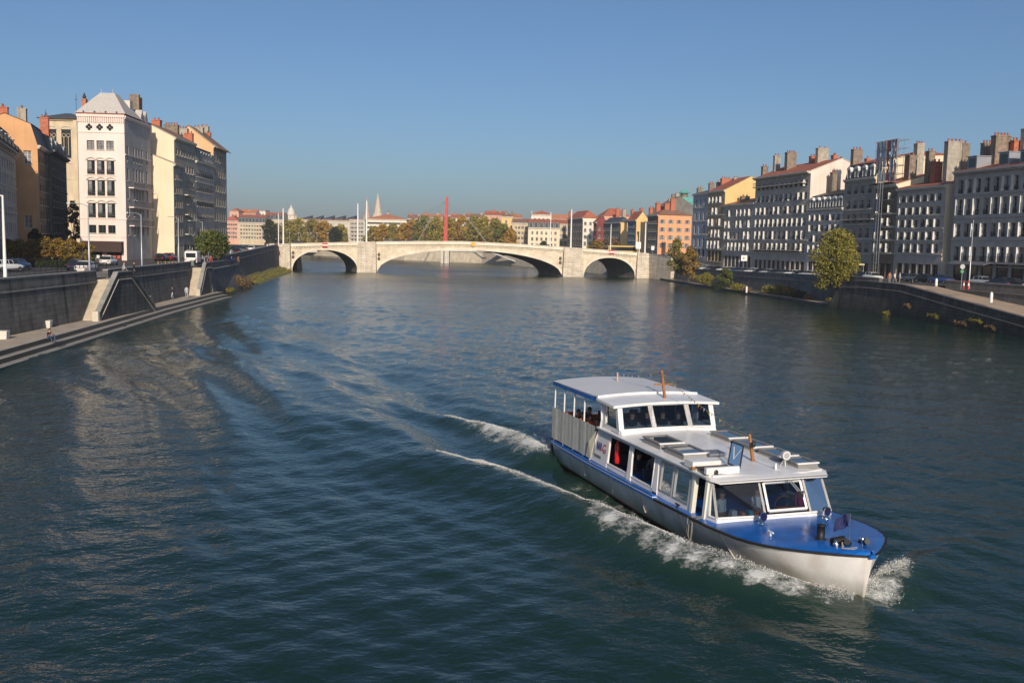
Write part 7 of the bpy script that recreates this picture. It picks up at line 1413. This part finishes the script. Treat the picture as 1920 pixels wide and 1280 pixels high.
for i, (px, c) in enumerate(((497, (.02, .02, .03)), (503, (.05, .05, .05)), (511, (.03, .03, .05)), (517, (.3, .1, .05)))):
    x = uny(px, 455, 272)[0]; person('pedestrian in %s clothes near the left end of the bridge, %s from the left' % ('dark' if c[0] < .1 else 'orange', ordn[i]), (x, 272 + i * .5, lz(272)), R(90 * i), 'walk', c, (.03, .03, .04), group='pedestrians at the left bridge end')
for i, (px, c) in enumerate(((1668, (.45, .2, .15)), (1678, (.6, .58, .5)), (1687, (.7, .7, .68)))):
    x = uny(px, 520, 146)[0]; person('person in %s top at the head of the right ramp' % ('reddish', 'cream', 'white')[i], (x, 146, 4.65), R(-30 + 60 * i), 'stand' if i != 1 else 'walk', c, (.25, .22, .2))
for i, px in enumerate((1237, 1241, 1246, 1250)): x = uny(px, 475, 270)[0]; person('pedestrian at the right bridge end below the apricot house, %s from the left' % ordn[i], (x + 1.5, 273 - i, rzz(273 - i)), R(70 * i), 'walk', (.03, .03, .04), (.03, .03, .04), group='pedestrians at the right bridge end')
for i, px in enumerate((905, 840, 1035, 950)): x = uny(px, 455, 283)[0]; person('pedestrian crossing the stone bridge, %s' % ('near the yellow board', 'below the red pylon', 'near the slender white pole', 'halfway to the right pier')[i], (x, 282.8, dk(x) - .95), R(90), 'walk', (.35, .05, .05) if i == 0 else (.1, .1, .12), (.05, .05, .06))
# aboard the boat: rotate with the boat
bz = boat.rotation_euler.z
def aboard(label, s, t_, z, kind, hd=0, **k): p = bw_(s, t_, z); return person(label, p, bz + R(90) + R(hd), kind, **k)
aboard('skipper in white T-shirt and sunglasses leaning on the dashboard behind the windscreen', 13.2, .15, .18, 'lean', 0, top=(.72, .72, .72), sleeve=False)
aboard('person in pale shirt standing at the left window behind the windscreen', 13.0, 1.35, .1, 'stand', 20, top=(.62, .62, .58), bot=(.2, .2, .25))
aboard('person in magenta top standing at the right side behind the windscreen', 13.1, -1.62, .25, 'stand', 10, top=(.42, .04, .14), bot=(.05, .05, .08), hair=(.12, .05, .02))
for i, (s, t_, c, lab) in enumerate(((6.9, 1.35, (.05, .05, .06), 'passenger in dark sweater beside the red extinguisher'), (7.0, .7, (.3, .3, .28), 'passenger in grey top in the aft cabin window'), (8.3, 1.3, (.03, .03, .035), 'passenger in black jacket in the second cabin window'), (8.9, 1.25, (.55, .55, .5), 'passenger in pale top in the second cabin window'), (9.4, .8, (.1, .1, .1), 'passenger in dark grey coat at the front of the second window'), (10.9, 1.2, (.06, .1, .1), 'passenger in dark green behind the sliding window'))):
    aboard(lab, s, t_, .52, 'sit', (30, -40, 10, 60, -20, 0)[i], top=c, group='passengers in the cabin')
for i, (s, t_, c) in enumerate(((.9, .8, (.02, .02, .03)), (1.8, 1.5, (.45, .10, .05)), (2.5, .7, (.03, .03, .04)), (3.3, 1.5, (.30, .05, .05)), (3.9, .8, (.02, .02, .02)), (3.4, 0, (.05, .05, .06)), (4.3, 1.45, (.6, .35, .05)), (2.3, 0, (.02, .02, .03)), (4.4, -.5, (.02, .02, .03)), (1.3, 1.5, (.03, .03, .04)), (2.4, 1.45, (.04, .04, .05)), (3.9, 1.6, (.02, .02, .03)), (4.3, .6, (.5, .14, .06)), (2.9, -.1, (.05, .05, .06)))):
    aboard('passenger in %s on the open stern deck, %s counted from the stern' % ('orange or red' if c[0] > .2 else 'black', ordn[i]), s, t_, 1.2, 'sit', (0, 40, -30, 10, 70, 0, -20, 20, 0)[i % 9], top=c, bot=(.03, .03, .04), group='passengers on the open stern')
for i, (s, t_) in enumerate(((5.6, 1.0), (5.7, -.3), (5.9, -.9), (5.5, .3))): aboard('dark silhouetted passenger behind the upper windscreen, %s from the left' % ordn[(0, 2, 3, 1)[i]], s, t_, 1.45, 'stand', 0, top=(.02, .02, .025), bot=(.02, .02, .02), sc=.95, group='passengers on the upper deck')
# ---------------------------------------------------------------- foam thrown up by the bow and the wash (uncountable)
rsn = np.random.RandomState(9)
def foam_flecks(name, label, paths, mat):
    Q = []; SZ = []; HG = []
    for pts, n, wid, hgt, p0, p1, sz, skew in paths:
        P = np.array(pts); seg = np.hypot(*(P[1:] - P[:-1]).T); Ls = np.concatenate([[0], np.cumsum(seg)]); u = (p0 + (p1 - p0) * rsn.rand(n) ** 1.3); x = np.interp(u * Ls[-1], Ls, P[:, 0]); y = np.interp(u * Ls[-1], Ls, P[:, 1])
        k = np.clip(np.searchsorted(Ls, u * Ls[-1]) - 1, 0, len(P) - 2); d = (P[1:] - P[:-1])[k] / seg[k][:, None]; fade = 1 - .7 * (u - p0) / max(.01, p1 - p0)
        clump = .45 + .55 * np.sin(u * Ls[-1] * 1.9 + np.sin(u * Ls[-1] * .7) * 2); off = rsn.normal(size=n) * wid * fade * (.5 + clump * .7) + skew
        Q.append(np.stack([x + d[:, 1] * off, y - d[:, 0] * off, np.zeros(n)], 1)); SZ.append(sz * (.3 + rsn.rand(n) ** 3 * 1.5)); HG.append(np.abs(rsn.normal(size=n)) * hgt * fade * clump)
    Q = np.concatenate(Q); SZ = np.concatenate(SZ)[:, None]; Q[:, 2] = wave_height(Q[:, 0], Q[:, 1]) + np.concatenate(HG); n = len(Q)
    ax = rsn.normal(size=(n, 3)); ax /= np.linalg.norm(ax, axis=1)[:, None]; e1 = np.cross(ax, rsn.normal(size=(n, 3))); e1 /= np.linalg.norm(e1, axis=1)[:, None]; e2 = np.cross(ax, e1)
    V = np.stack([Q + e1 * SZ, Q - e1 * SZ * .6 + e2 * SZ * .8, Q - e1 * SZ * .6 - e2 * SZ * .8, Q + ax * SZ * .8], 1).reshape(-1, 3)
    base = (np.arange(n) * 4)[:, None, None]; Fc = (base + np.array([[0, 1, 2], [0, 1, 3], [1, 2, 3], [2, 0, 3]])[None]).reshape(-1, 3)
    me = bpy.data.meshes.new(name); me.vertices.add(len(V)); me.vertices.foreach_set('co', V.astype(np.float32).ravel()); me.loops.add(Fc.size); me.loops.foreach_set('vertex_index', Fc.astype(np.int32).ravel()); me.polygons.add(len(Fc))
    me.polygons.foreach_set('loop_start', (np.arange(len(Fc)) * 3).astype(np.int32)); me.polygons.foreach_set('loop_total', np.full(len(Fc), 3, np.int32)); me.update(calc_edges=True); me.materials.append(mat); o = put(name, me); tag(o, label, 'foam', kind='stuff')
wf = M('foam_white', (.74, .75, .73), rough=.9, var=.08, scale=4)
bowside = P2([(1605, 1122), (1560, 1106), (1500, 1092), (1420, 1070), (1340, 1038), (1260, 1000)])
foam_flecks('foam', 'white foam and spray thrown up by the bow and the wash of the boat', [
    (BOWW, 15000, .26, .08, 0, .30, .012, .12), (BOWW, 4000, .10, .05, .28, .345, .016, .05), (bowside, 8000, .30, .07, 0, 1, .012, .2), (STERNW, 7000, .25, .08, 0, .16, .014, 0), (STARB, 22000, .42, .26, 0, .20, .012, -.25)], wf)
# ---------------------------------------------------------------- air
HZ = True
if HZ:
    b = MB(); b.box(-3200, 3200, -320, 3600, -4, 62); m = bpy.data.materials.new('haze'); m.use_nodes = True; n = m.node_tree.nodes; l = m.node_tree.links; n.remove(n['Principled BSDF']); pv = n.new('ShaderNodeVolumePrincipled'); pv.inputs['Color'].default_value = (.88, .90, 1, 1); pv.inputs['Density'].default_value = .00017; l.new(pv.outputs[0], n['Material Output'].inputs['Volume'])
    o = b.build('haze', m); o['kind'] = 'stuff'; o['label'] = 'thin pale autumn haze over the river and the far rooftops'; o['category'] = 'haze'
